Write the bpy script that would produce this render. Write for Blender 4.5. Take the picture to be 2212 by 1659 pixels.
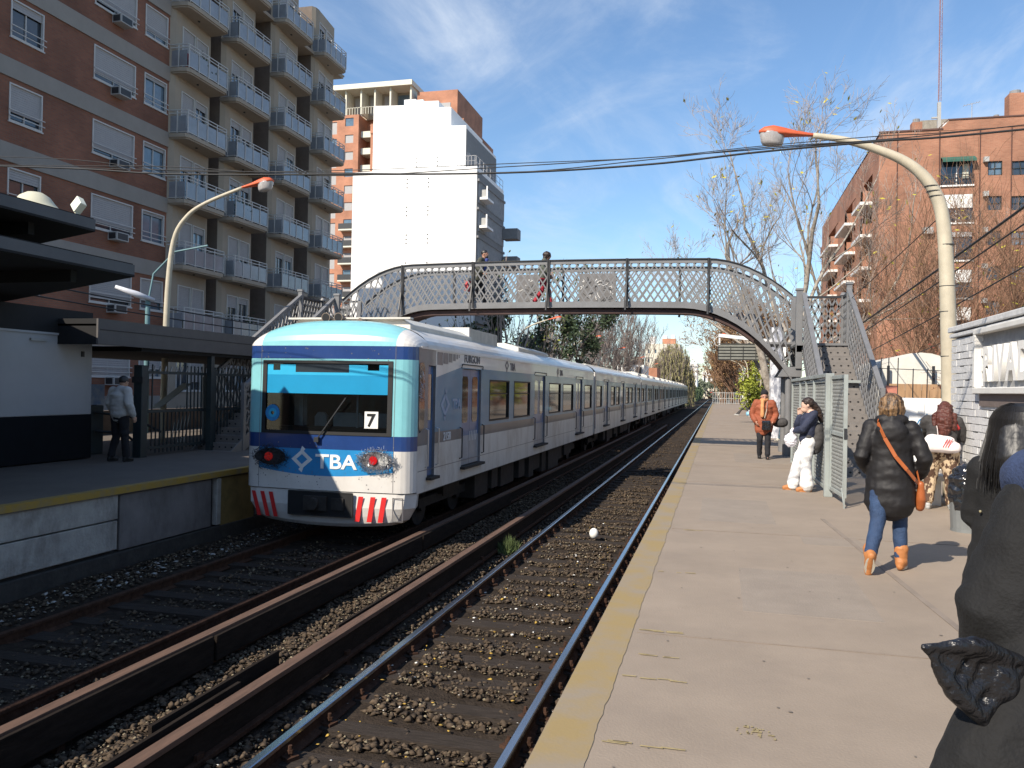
import bpy, math, random
import numpy as np
from mathutils import Vector, Matrix, noise as mnoise

for o in list(bpy.data.objects): bpy.data.objects.remove(o)
scn = bpy.context.scene
COL = scn.collection
R = math.radians
random.seed(7)

# ------------------------------------------------------------------ camera, sky, sun, exposure
F = 1750.0 / 2212.0
yaw, pitch, roll = math.atan2(446, 1750), math.atan2(9.3, 1750), 0.0183
fw = Vector((-math.sin(yaw)*math.cos(pitch), math.cos(yaw)*math.cos(pitch), math.sin(pitch)))
r0 = Vector((math.cos(yaw), math.sin(yaw), 0)); u0 = r0.cross(fw)
rr = r0*math.cos(roll) + u0*math.sin(roll); uu = u0*math.cos(roll) - r0*math.sin(roll)
cam = bpy.data.objects.new('camera', bpy.data.cameras.new('camera')); COL.objects.link(cam)
M = Matrix((rr, uu, -fw)).transposed().to_4x4(); M.translation = (0, 0, 1.58)
cam.matrix_world = M
cam.data.sensor_width = 36; cam.data.lens = 36*F; cam.data.clip_start = .05; cam.data.clip_end = 4000
scn.camera = cam
scn.render.resolution_x, scn.render.resolution_y = 1024, 768
scn.view_settings.view_transform = 'Standard'; scn.view_settings.look = 'None'
scn.view_settings.gamma = 1; scn.view_settings.exposure = 0.50
scn.view_settings.use_curve_mapping = False

SUN = Vector((-.60, -1.10, 1.0)).normalized()
elev = math.asin(SUN.z); azim = math.atan2(SUN.x, SUN.y)
w = bpy.data.worlds.new('World'); scn.world = w; w.use_nodes = True
nt = w.node_tree; N = nt.nodes; L = nt.links; N.clear()
out = N.new('ShaderNodeOutputWorld'); bg = N.new('ShaderNodeBackground'); bg.inputs[1].default_value = .10
sky = N.new('ShaderNodeTexSky'); sky.sky_type = 'NISHITA'; sky.sun_disc = False
sky.sun_elevation = elev; sky.sun_rotation = azim % (2*math.pi); sky.air_density = 1.15; sky.dust_density = .25; sky.ozone_density = 3.2
tc = N.new('ShaderNodeTexCoord'); sep = N.new('ShaderNodeSeparateXYZ'); L.new(tc.outputs['Generated'], sep.inputs[0])
def wm(op, a, b=None, c=None):
    n = N.new('ShaderNodeMath'); n.operation = op
    for i, x in enumerate((a, b, c)):
        if x is None: continue
        if isinstance(x, (int, float)): n.inputs[i].default_value = x
        else: L.new(x, n.inputs[i])
    return n.outputs[0]
zc = wm('MAXIMUM', sep.outputs[2], .03); zc = wm('ADD', zc, .08)
px = wm('DIVIDE', sep.outputs[0], zc); py = wm('DIVIDE', sep.outputs[1], zc)
cmb = N.new('ShaderNodeCombineXYZ'); L.new(px, cmb.inputs[0]); L.new(py, cmb.inputs[1])
def cloud(scale, rot, sx, sy, det, dist, lo, hi, off):
    mp = N.new('ShaderNodeMapping'); mp.inputs['Rotation'].default_value = (0, 0, R(rot)); mp.inputs['Scale'].default_value = (sx, sy, 1)
    mp.inputs['Location'].default_value = off
    L.new(cmb.outputs[0], mp.inputs[0])
    n = N.new('ShaderNodeTexNoise'); n.inputs['Scale'].default_value = scale; n.inputs['Detail'].default_value = det
    n.inputs['Distortion'].default_value = dist; n.inputs['Roughness'].default_value = .62
    L.new(mp.outputs[0], n.inputs[0])
    r = N.new('ShaderNodeMapRange'); r.inputs[1].default_value = lo; r.inputs[2].default_value = hi; r.interpolation_type = 'SMOOTHSTEP'
    L.new(n.outputs[0], r.inputs[0]); return r.outputs[0]
c1 = cloud(1.1, 20, 1.0, .6, 9, .7, .45, .80, (5.1, 2.7, 0))
c2 = cloud(2.6, 35, 1.0, .34, 10, .7, .44, .80, (.7, 4.2, 0))
c3 = cloud(.7, 10, 1, .8, 4, .3, .40, .62, (9.3, 2.2, 0))
cf = wm('MULTIPLY', wm('ADD', wm('MULTIPLY', c1, .85), wm('MULTIPLY', c2, .30)), wm('ADD', wm('MULTIPLY', c3, .75), .52))
cf = wm('MINIMUM', cf, .78)
mx = N.new('ShaderNodeMix'); mx.data_type = 'RGBA'; L.new(cf, mx.inputs[0]); tn = N.new('ShaderNodeVectorMath'); tn.operation = 'MULTIPLY'; tn.inputs[1].default_value = (1.0, 1.11, 1.2); L.new(sky.outputs[0], tn.inputs[0]); L.new(tn.outputs[0], mx.inputs[6]); mx.inputs[7].default_value = (6.0, 6.6, 7.4, 1)
L.new(mx.outputs[2], bg.inputs[0]); L.new(bg.outputs[0], out.inputs[0])
sl = bpy.data.objects.new('sun', bpy.data.lights.new('sun', 'SUN')); COL.objects.link(sl)
sl.data.energy = 5.0; sl.data.angle = R(.53); sl.data.color = (1.0, .90, .76)
sl.rotation_euler = SUN.to_track_quat('Z', 'Y').to_euler(); sl.location = (0, 0, 60)

# ------------------------------------------------------------------ materials
MATS = {}
def mat(name, col, rough=.7, metal=0., var=.15, scale=4., bump=.0, bscale=None, col2=None, spec=.5, emit=None, stretch=(1, 1, 1), dirt=0., dcol=(.05, .04, .03), coat=0., detail=5, contrast=(.3, .7), world=True):
    if name in MATS: return MATS[name]
    m = bpy.data.materials.new(name); m.use_nodes = True; t = m.node_tree; n = t.nodes; l = t.links
    b = n['Principled BSDF']
    b.inputs['Roughness'].default_value = rough; b.inputs['Metallic'].default_value = metal
    b.inputs['Specular IOR Level'].default_value = spec; b.inputs['Coat Weight'].default_value = coat
    if world: src = n.new('ShaderNodeNewGeometry').outputs['Position']
    else: src = n.new('ShaderNodeTexCoord').outputs['Object']
    mp = n.new('ShaderNodeMapping'); mp.inputs['Scale'].default_value = stretch; l.new(src, mp.inputs[0])
    nz = n.new('ShaderNodeTexNoise'); nz.inputs['Scale'].default_value = scale; nz.inputs['Detail'].default_value = detail
    nz.inputs['Roughness'].default_value = .65; l.new(mp.outputs[0], nz.inputs[0])
    mr = n.new('ShaderNodeMapRange'); mr.inputs[1].default_value = contrast[0]; mr.inputs[2].default_value = contrast[1]; l.new(nz.outputs[0], mr.inputs[0])
    mix = n.new('ShaderNodeMix'); mix.data_type = 'RGBA'; l.new(mr.outputs[0], mix.inputs[0])
    c1 = col2 if col2 else tuple(x*(1-var) for x in col)
    mix.inputs[6].default_value = (*c1, 1); mix.inputs[7].default_value = (*(tuple(min(1, x*(1+(0 if col2 else var))) for x in col)), 1)
    last = mix.outputs[2]
    if dirt > 0:
        n2 = n.new('ShaderNodeTexNoise'); n2.inputs['Scale'].default_value = 1.7; n2.inputs['Detail'].default_value = 9; n2.inputs['Roughness'].default_value = .72
        mp2 = n.new('ShaderNodeMapping'); mp2.inputs['Scale'].default_value = (1, 1, .45); l.new(src, mp2.inputs[0]); l.new(mp2.outputs[0], n2.inputs[0])
        r2 = n.new('ShaderNodeMapRange'); r2.inputs[1].default_value = .48; r2.inputs[2].default_value = .78; r2.inputs[4].default_value = dirt; l.new(n2.outputs[0], r2.inputs[0])
        m2 = n.new('ShaderNodeMix'); m2.data_type = 'RGBA'; l.new(r2.outputs[0], m2.inputs[0]); l.new(last, m2.inputs[6]); m2.inputs[7].default_value = (*dcol, 1)
        last = m2.outputs[2]
    l.new(last, b.inputs['Base Color'])
    if bump > 0:
        nb = n.new('ShaderNodeTexNoise'); nb.inputs['Scale'].default_value = bscale or scale*4; nb.inputs['Detail'].default_value = 4
        l.new(mp.outputs[0], nb.inputs[0]); bp = n.new('ShaderNodeBump'); bp.inputs['Strength'].default_value = bump; bp.inputs['Distance'].default_value = .02
        l.new(nb.outputs[0], bp.inputs['Height']); l.new(bp.outputs[0], b.inputs['Normal'])
    if emit: b.inputs['Emission Color'].default_value = (*emit[:3], 1); b.inputs['Emission Strength'].default_value = emit[3]
    MATS[name] = m; return m

def brickmat(name, c1, c2, mortar, axis='y', bw=.24, bh=.075, ms=.012):
    m = bpy.data.materials.new(name); m.use_nodes = True; t = m.node_tree; n = t.nodes; l = t.links; b = n['Principled BSDF']
    b.inputs['Roughness'].default_value = .85
    g = n.new('ShaderNodeNewGeometry'); s = n.new('ShaderNodeSeparateXYZ'); l.new(g.outputs['Position'], s.inputs[0])
    ad = n.new('ShaderNodeMath'); ad.operation = 'ADD'; l.new(s.outputs[0], ad.inputs[0]); l.new(s.outputs[1], ad.inputs[1])
    c = n.new('ShaderNodeCombineXYZ'); l.new(ad.outputs[0], c.inputs[0]); l.new(s.outputs[2], c.inputs[1])
    br = n.new('ShaderNodeTexBrick'); br.inputs['Scale'].default_value = 1; br.inputs['Brick Width'].default_value = bw; br.inputs['Row Height'].default_value = bh
    br.inputs['Mortar Size'].default_value = ms; br.inputs['Color1'].default_value = (*c1, 1); br.inputs['Color2'].default_value = (*c2, 1); br.inputs['Mortar'].default_value = (*mortar, 1)
    l.new(c.outputs[0], br.inputs[0])
    nz = n.new('ShaderNodeTexNoise'); nz.inputs['Scale'].default_value = .6; nz.inputs['Detail'].default_value = 8; l.new(g.outputs['Position'], nz.inputs[0])
    mr = n.new('ShaderNodeMapRange'); mr.inputs[1].default_value = .3; mr.inputs[2].default_value = .7; mr.inputs[3].default_value = .72; mr.inputs[4].default_value = 1.2; l.new(nz.outputs[0], mr.inputs[0])
    mu = n.new('ShaderNodeVectorMath'); mu.operation = 'SCALE'; l.new(br.outputs[0], mu.inputs[0]); l.new(mr.outputs[0], mu.inputs['Scale'])
    l.new(mu.outputs[0], b.inputs['Base Color'])
    MATS[name] = m; return m

def glassmat(name, tint, alpha, rough=.03):
    m = bpy.data.materials.new(name); m.use_nodes = True; t = m.node_tree; n = t.nodes; l = t.links
    n.remove(n['Principled BSDF']); o = n['Material Output']
    tr = n.new('ShaderNodeBsdfTransparent'); tr.inputs[0].default_value = (*tint, 1)
    df = n.new('ShaderNodeBsdfDiffuse'); df.inputs[0].default_value = (*tint, 1)
    gl = n.new('ShaderNodeBsdfGlossy'); gl.inputs['Roughness'].default_value = rough
    m1 = n.new('ShaderNodeMixShader'); m1.inputs[0].default_value = alpha; l.new(tr.outputs[0], m1.inputs[1]); l.new(df.outputs[0], m1.inputs[2])
    fr = n.new('ShaderNodeFresnel'); fr.inputs[0].default_value = 1.5
    m2 = n.new('ShaderNodeMixShader'); l.new(fr.outputs[0], m2.inputs[0]); l.new(m1.outputs[0], m2.inputs[1]); l.new(gl.outputs[0], m2.inputs[2])
    l.new(m2.outputs[0], o.inputs[0]); MATS[name] = m; return m

# ------------------------------------------------------------------ mesh helpers
def wloc(o):
    v = Vector((0, 0, 0))
    while o: v += o.location; o = o.parent
    return v
class MB:
    def __init__(s): s.v = []; s.f = []; s.m = []
    def add(s, vs, fs, mi=0):
        k = len(s.v); s.v += [tuple(p) for p in vs]
        for q in fs: s.f.append(tuple(i+k for i in q)); s.m.append(mi)
        return s
    def box(s, x0, x1, y0, y1, z0, z1, mi=0):
        if x0 > x1: x0, x1 = x1, x0
        if y0 > y1: y0, y1 = y1, y0
        if z0 > z1: z0, z1 = z1, z0
        return s.add([(x0,y0,z0),(x1,y0,z0),(x1,y1,z0),(x0,y1,z0),(x0,y0,z1),(x1,y0,z1),(x1,y1,z1),(x0,y1,z1)],
                     [(0,3,2,1),(4,5,6,7),(0,1,5,4),(1,2,6,5),(2,3,7,6),(3,0,4,7)], mi)
    def bar(s, p0, p1, w, h, mi=0, up=(0, 0, 1)):
        p0, p1 = Vector(p0), Vector(p1); d = (p1-p0).normalized(); u = Vector(up)
        a = d.cross(u)
        if a.length < 1e-4: a = d.cross(Vector((0, 1, 0)))
        a.normalize(); b = a.cross(d)
        c = []
        for p in (p0, p1):
            for i, j in ((-1,-1),(1,-1),(1,1),(-1,1)): c.append(p + a*(i*w/2) + b*(j*h/2))
        return s.add(c, [(3,2,1,0),(4,5,6,7),(0,1,5,4),(1,2,6,5),(2,3,7,6),(3,0,4,7)], mi)
    def tube(s, pts, rad, n=8, mi=0, cap=True, flat=1.):
        pts = [Vector(p) for p in pts]; k = len(pts)
        if not hasattr(rad, '__len__'): rad = [rad]*k
        rings = []; a = None
        for i, p in enumerate(pts):
            d = (pts[min(i+1, k-1)] - pts[max(i-1, 0)])
            d = d.normalized() if d.length > 1e-9 else Vector((0, 0, 1))
            if a is None:
                a = d.cross(Vector((0, 0, 1)))
                if a.length < .1: a = d.cross(Vector((0, 1, 0)))
            a = (a - d*a.dot(d)).normalized(); b = d.cross(a)
            rings.append([p + (a*math.cos(2*math.pi*j/n) + b*math.sin(2*math.pi*j/n)*flat)*rad[i] for j in range(n)])
        return s.loft(rings, mi, cap)
    def loft(s, rings, mi=0, cap=True):
        n = len(rings[0]); vs = [p for r in rings for p in r]; fs = []
        for i in range(len(rings)-1):
            for j in range(n):
                fs.append((i*n+j, i*n+(j+1) % n, (i+1)*n+(j+1) % n, (i+1)*n+j))
        if cap: fs.append(tuple(range(n-1, -1, -1))); fs.append(tuple((len(rings)-1)*n+j for j in range(n)))
        return s.add(vs, fs, mi)
    def cyl(s, c, r, h, n=16, mi=0, r2=None, axis='z'):
        r2 = r if r2 is None else r2; rings = []
        for t, q in ((0, r), (h, r2)):
            ring = []
            for j in range(n):
                a = 2*math.pi*j/n; x, y = q*math.cos(a), q*math.sin(a)
                ring.append({'z': (c[0]+x, c[1]+y, c[2]+t), 'y': (c[0]+x, c[1]+t, c[2]-y), 'x': (c[0]+t, c[1]+x, c[2]+y)}[axis])
            rings.append(ring)
        return s.loft(rings, mi)
    def ell(s, c, r, n=12, m=8, mi=0):
        rings = []
        for i in range(m+1):
            t = math.pi*i/m; t = min(max(t, .02), math.pi-.02)
            rings.append([(c[0]+r[0]*math.sin(t)*math.cos(2*math.pi*j/n), c[1]+r[1]*math.sin(t)*math.sin(2*math.pi*j/n), c[2]-r[2]*math.cos(t)) for j in range(n)])
        return s.loft(rings, mi)
    def prism(s, poly, axis, a0, a1, mi=0):
        def P(p, a): return {'x': (a, p[0], p[1]), 'y': (p[0], a, p[1]), 'z': (p[0], p[1], a)}[axis]
        n = len(poly); vs = [P(p, a0) for p in poly] + [P(p, a1) for p in poly]
        fs = [tuple(range(n)), tuple(range(2*n-1, n-1, -1))] + [(i, n+i, n+(i+1) % n, (i+1) % n) for i in range(n)]
        return s.add(vs, fs, mi)
    def quad(s, a, b, c, d, mi=0): return s.add([a, b, c, d], [(0, 1, 2, 3)], mi)
    def holed(s, u0, u1, v0, v1, holes, mp, depth, mi=0, vb=(), mf=None, rmi=None):
        """wall on (u,v) with rectangular holes; mp(u,v,d) -> point, d = depth inward"""
        us = sorted({u0, u1, *[h[0] for h in holes], *[h[1] for h in holes]}); vs = sorted({v0, v1, *[h[2] for h in holes], *[h[3] for h in holes], *vb})
        us = [u for u in us if u0 <= u <= u1]; vs = [v for v in vs if v0 <= v <= v1]
        for i in range(len(us)-1):
            for j in range(len(vs)-1):
                cu, cv = (us[i]+us[i+1])/2, (vs[j]+vs[j+1])/2
                if any(h[0] < cu < h[1] and h[2] < cv < h[3] for h in holes): continue
                s.quad(mp(us[i], vs[j], 0), mp(us[i+1], vs[j], 0), mp(us[i+1], vs[j+1], 0), mp(us[i], vs[j+1], 0), mf(cu, cv) if mf else mi)
        for h in holes:
            if h[0] == h[1]: continue
            a, b, c, d = h[:4]; q = rmi if rmi is not None else mi
            s.quad(mp(a, c, 0), mp(a, c, depth), mp(b, c, depth), mp(b, c, 0), q); s.quad(mp(a, d, 0), mp(b, d, 0), mp(b, d, depth), mp(a, d, depth), q)
            s.quad(mp(a, c, 0), mp(a, d, 0), mp(a, d, depth), mp(a, c, depth), q); s.quad(mp(b, c, 0), mp(b, c, depth), mp(b, d, depth), mp(b, d, 0), q)
        return s
    def build(s, name, mats, parent=None, smooth=False, origin=None, kind=None, bevel=0, label=None, cat=None, group=None):
        if not isinstance(mats, (list, tuple)): mats = [mats]
        if parent: og = wloc(parent)
        elif origin: og = Vector(origin)
        elif kind: og = Vector((0, 0, 0))
        else:
            a = np.array(s.v); og = Vector(((a[:, 0].min()+a[:, 0].max())/2, (a[:, 1].min()+a[:, 1].max())/2, a[:, 2].min()))
        me = bpy.data.meshes.new(name)
        me.from_pydata([(p[0]-og.x, p[1]-og.y, p[2]-og.z) for p in s.v], [], s.f)
        for m in mats: me.materials.append(m)
        me.polygons.foreach_set('material_index', s.m)
        if smooth: me.polygons.foreach_set('use_smooth', [True]*len(s.f))
        me.update()
        o = bpy.data.objects.new(name, me); COL.objects.link(o)
        if parent: o.parent = parent
        else: o.location = og
        if bevel:
            b = o.modifiers.new('bevel', 'BEVEL'); b.width = bevel; b.segments = 2; b.limit_method = 'ANGLE'
        if kind: o['kind'] = kind
        tag(o, label, cat, group)
        return o
def tag(o, label=None, cat=None, group=None):
    if label: o['label'] = label
    if cat: o['category'] = cat
    if group: o['group'] = group
    return o
def thing(name, label, cat, loc=(0, 0, 0), group=None):
    o = bpy.data.objects.new(name, None); o.empty_display_size = .1; COL.objects.link(o); o.location = loc
    return tag(o, label, cat, group)
def kids(o): return [c for c in COL.objects if c.parent == o]
def dup(root, loc, rz=None, label=None, group=None):
    table = {}
    for c in COL.objects:
        if c.parent: table.setdefault(c.parent.name, []).append(c)
    def rec(o, par):
        c = o.copy(); COL.objects.link(c)
        if par: c.parent = par
        for k in table.get(o.name, []): rec(k, c)
        return c
    r = rec(root, None); r.location = loc
    if rz is not None: r.rotation_euler = (0, 0, rz)
    if label: r['label'] = label
    if group: r['group'] = group
    return r
def inst(name, me, loc, parent, rot=(0, 0, 0), sc=(1, 1, 1)):
    o = bpy.data.objects.new(name, me); COL.objects.link(o); o.parent = parent
    o.location = Vector(loc) - wloc(parent); o.rotation_euler = rot; o.scale = sc; return o
def mesh_of(mb, mats, smooth=False):
    me = bpy.data.meshes.new('piece'); me.from_pydata(mb.v, [], mb.f)
    for m in (mats if isinstance(mats, (list, tuple)) else [mats]): me.materials.append(m)
    me.polygons.foreach_set('material_index', mb.m)
    if smooth: me.polygons.foreach_set('use_smooth', [True]*len(mb.f))
    return me
def text(body, size, loc, rot, m, parent, name='lettering', bold=0., depth=.004, align='LEFT', sx=1., shear=0.):
    c = bpy.data.curves.new('t', 'FONT'); c.body = body; c.size = size; c.extrude = depth; c.offset = bold; c.align_x = align; c.shear = shear
    t = bpy.data.objects.new('t', c); COL.objects.link(t)
    bpy.context.view_layer.update()
    me = bpy.data.meshes.new_from_object(t.evaluated_get(bpy.context.evaluated_depsgraph_get()))
    COL.objects.unlink(t); bpy.data.objects.remove(t)
    me.materials.clear(); me.materials.append(m)
    o = bpy.data.objects.new(name, me); COL.objects.link(o); o.parent = parent
    o.location = Vector(loc) - (wloc(parent) if parent else Vector((0, 0, 0))); o.rotation_euler = rot; o.scale = (sx, 1, 1)
    return o

# smooth organic solids: union of tapered limbs and ellipsoids by voxel remesh
def blob(name, shapes, m, parent, vox=.014, it=4, fold=0., fscale=9., seed=0, cut=None, box=None, post=None):
    mb = MB()
    for s in shapes:
        if s[0] == 'e': mb.ell(s[1], s[2], 16, 10)
        elif s[0] == 'b': mb.box(*s[1])
        else:      # ('t', pts, radii, flat)
            pts = [Vector(p) for p in s[1]]; rad = list(s[2]); flat = s[3] if len(s) > 3 else 1.
            d0 = (pts[0]-pts[1]).normalized(); d1 = (pts[-1]-pts[-2]).normalized()
            P = [pts[0]+d0*rad[0]*.95*min(flat, 1), pts[0]+d0*rad[0]*.65*min(flat, 1)] + pts + [pts[-1]+d1*rad[-1]*.65*min(flat, 1), pts[-1]+d1*rad[-1]*.95*min(flat, 1)]
            Q = [rad[0]*.25, rad[0]*.75] + rad + [rad[-1]*.75, rad[-1]*.25]
            if flat != 1.:
                # rings kept in the xz-ish frame: wide along x, thin along y
                rings = []
                for p, q in zip(P, Q): rings.append([(p.x+q*math.cos(2*math.pi*j/20), p.y+q*flat*math.sin(2*math.pi*j/20), p.z) for j in range(20)])
                mb.loft(rings)
            else: mb.tube(P, Q, 12)
    me = bpy.data.meshes.new('tmp'); me.from_pydata(mb.v, [], mb.f); o = bpy.data.objects.new(name, me); COL.objects.link(o)
    r = o.modifiers.new('r', 'REMESH'); r.mode = 'VOXEL'; r.voxel_size = vox; r.use_smooth_shade = True
    sm = o.modifiers.new('s', 'SMOOTH'); sm.factor = .5; sm.iterations = it
    dg = bpy.context.evaluated_depsgraph_get(); me2 = bpy.data.meshes.new_from_object(o.evaluated_get(dg))
    o.modifiers.clear(); o.data = me2; bpy.data.meshes.remove(me)
    if fold or post:
        n = len(me2.vertices); co = np.empty(n*3); me2.vertices.foreach_get('co', co); co = co.reshape(-1, 3)
        if fold:
            no = np.empty(n*3); me2.vertices.foreach_get('normal', no); no = no.reshape(-1, 3)
            for i in range(n):
                p = co[i]
                q = mnoise.noise(Vector((p[0]*fscale*.7+seed, p[1]*fscale*.7, p[2]*fscale*1.5+seed*.3))) + .5*mnoise.noise(Vector((p[0]*fscale*2+seed, p[1]*fscale*2, p[2]*fscale*2.6)))
                co[i] = p + no[i]*fold*q
        if post: co = post(co)
        me2.vertices.foreach_set('co', co.ravel())
    me2.materials.clear(); me2.materials.append(m)
    me2.polygons.foreach_set('use_smooth', [True]*len(me2.polygons)); me2.update()
    if parent: o.parent = parent
    return o
# ------------------------------------------------------------------ palette
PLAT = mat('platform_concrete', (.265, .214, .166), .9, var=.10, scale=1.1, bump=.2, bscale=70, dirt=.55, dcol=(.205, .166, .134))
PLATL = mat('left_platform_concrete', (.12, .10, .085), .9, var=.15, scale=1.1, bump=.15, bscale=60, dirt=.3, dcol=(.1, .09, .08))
YEL = mat('worn_yellow_paint', (.28, .205, .09), .8, col2=(.255, .208, .150), scale=2.2, contrast=(.40, .60), detail=9, bump=.1, bscale=50)
YEL2 = mat('yellow_edge_paint', (.33, .205, .035), .8, col2=(.22, .17, .10), scale=5, contrast=(.3, .55))
CRACK = mat('seam_tar', (.215, .175, .143), .95, var=.15)
CONC = mat('old_concrete', (.22, .2, .18), .95, var=.25, scale=3, bump=.4, dirt=.5)
WALLW = mat('flaking_white_paint', (.36, .34, .31), .85, var=.15, scale=6, bump=.5, dirt=1.0, dcol=(.12, .10, .085))
GREYP = mat('grey_panel', (.17, .155, .15), .85, var=.2, scale=2, dirt=.8)
OCHRE = mat('ochre_block', (.22, .15, .05), .9, var=.2, scale=5, dirt=.5)
DARKC = mat('grimy_concrete', (.040, .036, .032), .95, var=.3, scale=5, bump=.5)
SOIL = mat('track_soil', (.034, .026, .020), .98, spec=.1, var=.45, scale=9, bump=.9, bscale=40, detail=9)
EARTH = mat('ground_earth', (.10, .09, .07), .98, var=.25, scale=.5)
STONE = mat('ballast_stone', (.12, .088, .06), .95, spec=.12, col2=(.035, .028, .023), scale=14, contrast=(.35, .65))
STONEY = mat('ballast_pale', (.30, .25, .16), .95, col2=(.12, .10, .07), scale=14, contrast=(.35, .65))
WOOD = mat('sleeper_wood', (.042, .034, .029), .95, spec=.12, var=.35, scale=8, bump=.6, stretch=(.6, 6, 6))
STEEL = mat('worn_rail_head', (.42, .44, .48), .22, 1.0, var=.1, scale=6, stretch=(8, .3, 8))
RUST = mat('rail_rust', (.055, .029, .019), .9, spec=.15, var=.4, scale=12, bump=.4)
RUST3 = mat('contact_rail_rust', (.105, .060, .040), .8, var=.3, scale=5, stretch=(4, .5, 4), bump=.15)
BOARD_WEBSHADE = mat('tarred_board_web_shade', (.020, .015, .012), .95, spec=.12, var=.35, scale=6, bump=.4, stretch=(3, .6, 3))
WHITE = mat('white_paint', (.74, .73, .70), .5, var=.04)
LITTER = mat('litter', (.75, .74, .7), .7, var=.1)
GREYST = mat('bridge_grey_paint', (.165, .165, .168), .42, var=.12, scale=3, dirt=.35, dcol=(.10, .09, .08))
BLKST = mat('bridge_black_edge', (.022, .022, .024), .5)
REDUN = mat('bridge_red_underside', (.052, .026, .022), .7, var=.3, scale=3)
GATEP = mat('gate_grey_paint', (.29, .32, .31), .5, var=.1, scale=4, dirt=.55, dcol=(.12, .10, .085))
DARKM = mat('dark_metal', (.02, .022, .026), .5, var=.2)
DGREEN = mat('dark_green_metal', (.018, .03, .035), .5, var=.2)
POLEM = mat('lamp_pole_cream', (.46, .41, .31), .6, var=.12, scale=5, dirt=.4, dcol=(.28, .25, .2))
ORANGE = mat('orange_paint', (.55, .10, .035), .55, var=.2, scale=10, dirt=.3, dcol=(.3, .06, .03))
LAMPG = mat('lamp_diffuser', (.35, .33, .32), .25, var=.2, scale=10, coat=.5)
GLASS = mat('window_glass', (.03, .04, .055), .06, var=.3, scale=1.2, spec=.9)
GLASSB = mat('window_glass_bright', (.10, .15, .20), .08, var=.35, scale=1.0, spec=.9)
BALG = mat('balcony_glass', (.21, .23, .255), .15, var=.2, scale=1, spec=.8)
SHUT = mat('roller_shutter', (.34, .33, .33), .6, var=.05)
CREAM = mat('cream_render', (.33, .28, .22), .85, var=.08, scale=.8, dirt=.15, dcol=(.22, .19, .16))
CREAMD = mat('recess_render', (.15, .12, .10), .9, var=.12)  # cream darkened in its colour for bay recess shade; boundary wall shares it
BAND = mat('concrete_band', (.27, .25, .225), .85, var=.07, scale=1.5)
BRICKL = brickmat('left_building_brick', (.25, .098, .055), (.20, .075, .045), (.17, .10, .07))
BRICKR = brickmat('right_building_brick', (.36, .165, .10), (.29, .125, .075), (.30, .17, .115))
BRICKF = brickmat('far_brick', (.46, .20, .12), (.40, .17, .10), (.38, .2, .13))
WHITEB = mat('bright_white_render', (.86, .86, .85), .8, var=.01, scale=.3)
CONCG = mat('grey_render', (.22, .22, .225), .85, var=.1)
BLACK = mat('black_matte', (.008, .008, .009), .8)
AC = mat('ac_casing', (.36, .36, .35), .6, var=.05)

# ------------------------------------------------------------------ ground, platforms, tracks
g = MB().quad((-900, -60, -1.42), (900, -60, -1.42), (900, 1600, -1.42), (-900, 1600, -1.42)); g.build('ground', EARTH, kind='structure')
# track bed: gently uneven sheet
bed = MB(); nx, ys = 62, [-3+.16*i for i in range(260)] + [38.5+1.2*i for i in range(260)]
xs = [-8.5 + 7.72*i/nx for i in range(nx+1)]
def bedz(x, y):
    z = -1.235 + .05*mnoise.noise(Vector((x*1.3, y*.9, 0))) + .022*mnoise.noise(Vector((x*6, y*6, 3)))
    if -5.0 < x < -3.3: z += .035
    if x < -7.6: z += .06
    return z
vs = [(x, y, bedz(x, y)) for y in ys for x in xs]; k = len(xs)
bed.add(vs, [(j*k+i, j*k+i+1, (j+1)*k+i+1, (j+1)*k+i) for j in range(len(ys)-1) for i in range(nx)])
bed.build('track_bed', SOIL, kind='structure', smooth=True)
def stones(name, n, region, size, m, seed, kind='stuff', flat=.75, label=None, cat=None):
    rng = np.random.default_rng(seed)
    base = np.array([(0, 0, 1), (.9, .2, .25), (.1, .95, .1), (-.85, .3, .3), (-.3, -.9, .15), (.55, -.75, .2)], float)
    fb = np.array([(0, 1, 2), (0, 2, 3), (0, 3, 4), (0, 4, 5), (0, 5, 1), (1, 5, 4), (1, 4, 3), (1, 3, 2)])
    pts = region(rng, n); n = len(pts)
    sc = size[0] + (size[1]-size[0])*rng.random(n)**2
    V = np.repeat(base[None], n, 0)*(1+rng.normal(0, .22, (n, 6, 3)))
    V[:, :, 2] *= flat; a = rng.random(n)*6.28; tl = rng.normal(0, .4, n)
    ca, sa = np.cos(a)[:, None], np.sin(a)[:, None]
    X = V[:, :, 0]*ca - V[:, :, 1]*sa; Y = V[:, :, 0]*sa + V[:, :, 1]*ca
    V[:, :, 0] = X; V[:, :, 1] = Y*np.cos(tl)[:, None] - V[:, :, 2]*np.sin(tl)[:, None]; V[:, :, 2] = Y*np.sin(tl)[:, None] + V[:, :, 2]*np.cos(tl)[:, None]
    V = V*sc[:, None, None] + pts[:, None, :]
    F = (fb[None] + (np.arange(n)*6)[:, None, None]).reshape(-1, 3)
    me = bpy.data.meshes.new(name); me.vertices.add(n*6); me.vertices.foreach_set('co', V.reshape(-1))
    nf = len(F); me.loops.add(nf*3); me.loops.foreach_set('vertex_index', F.reshape(-1).astype(np.int32))
    me.polygons.add(nf); me.polygons.foreach_set('loop_start', np.arange(0, nf*3, 3, dtype=np.int32)); me.polygons.foreach_set('loop_total', np.full(nf, 3, np.int32))
    me.materials.append(m); me.update(); me.validate()
    o = bpy.data.objects.new(name, me); COL.objects.link(o)
    if kind: o['kind'] = kind
    tag(o, label, cat); return o
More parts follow.
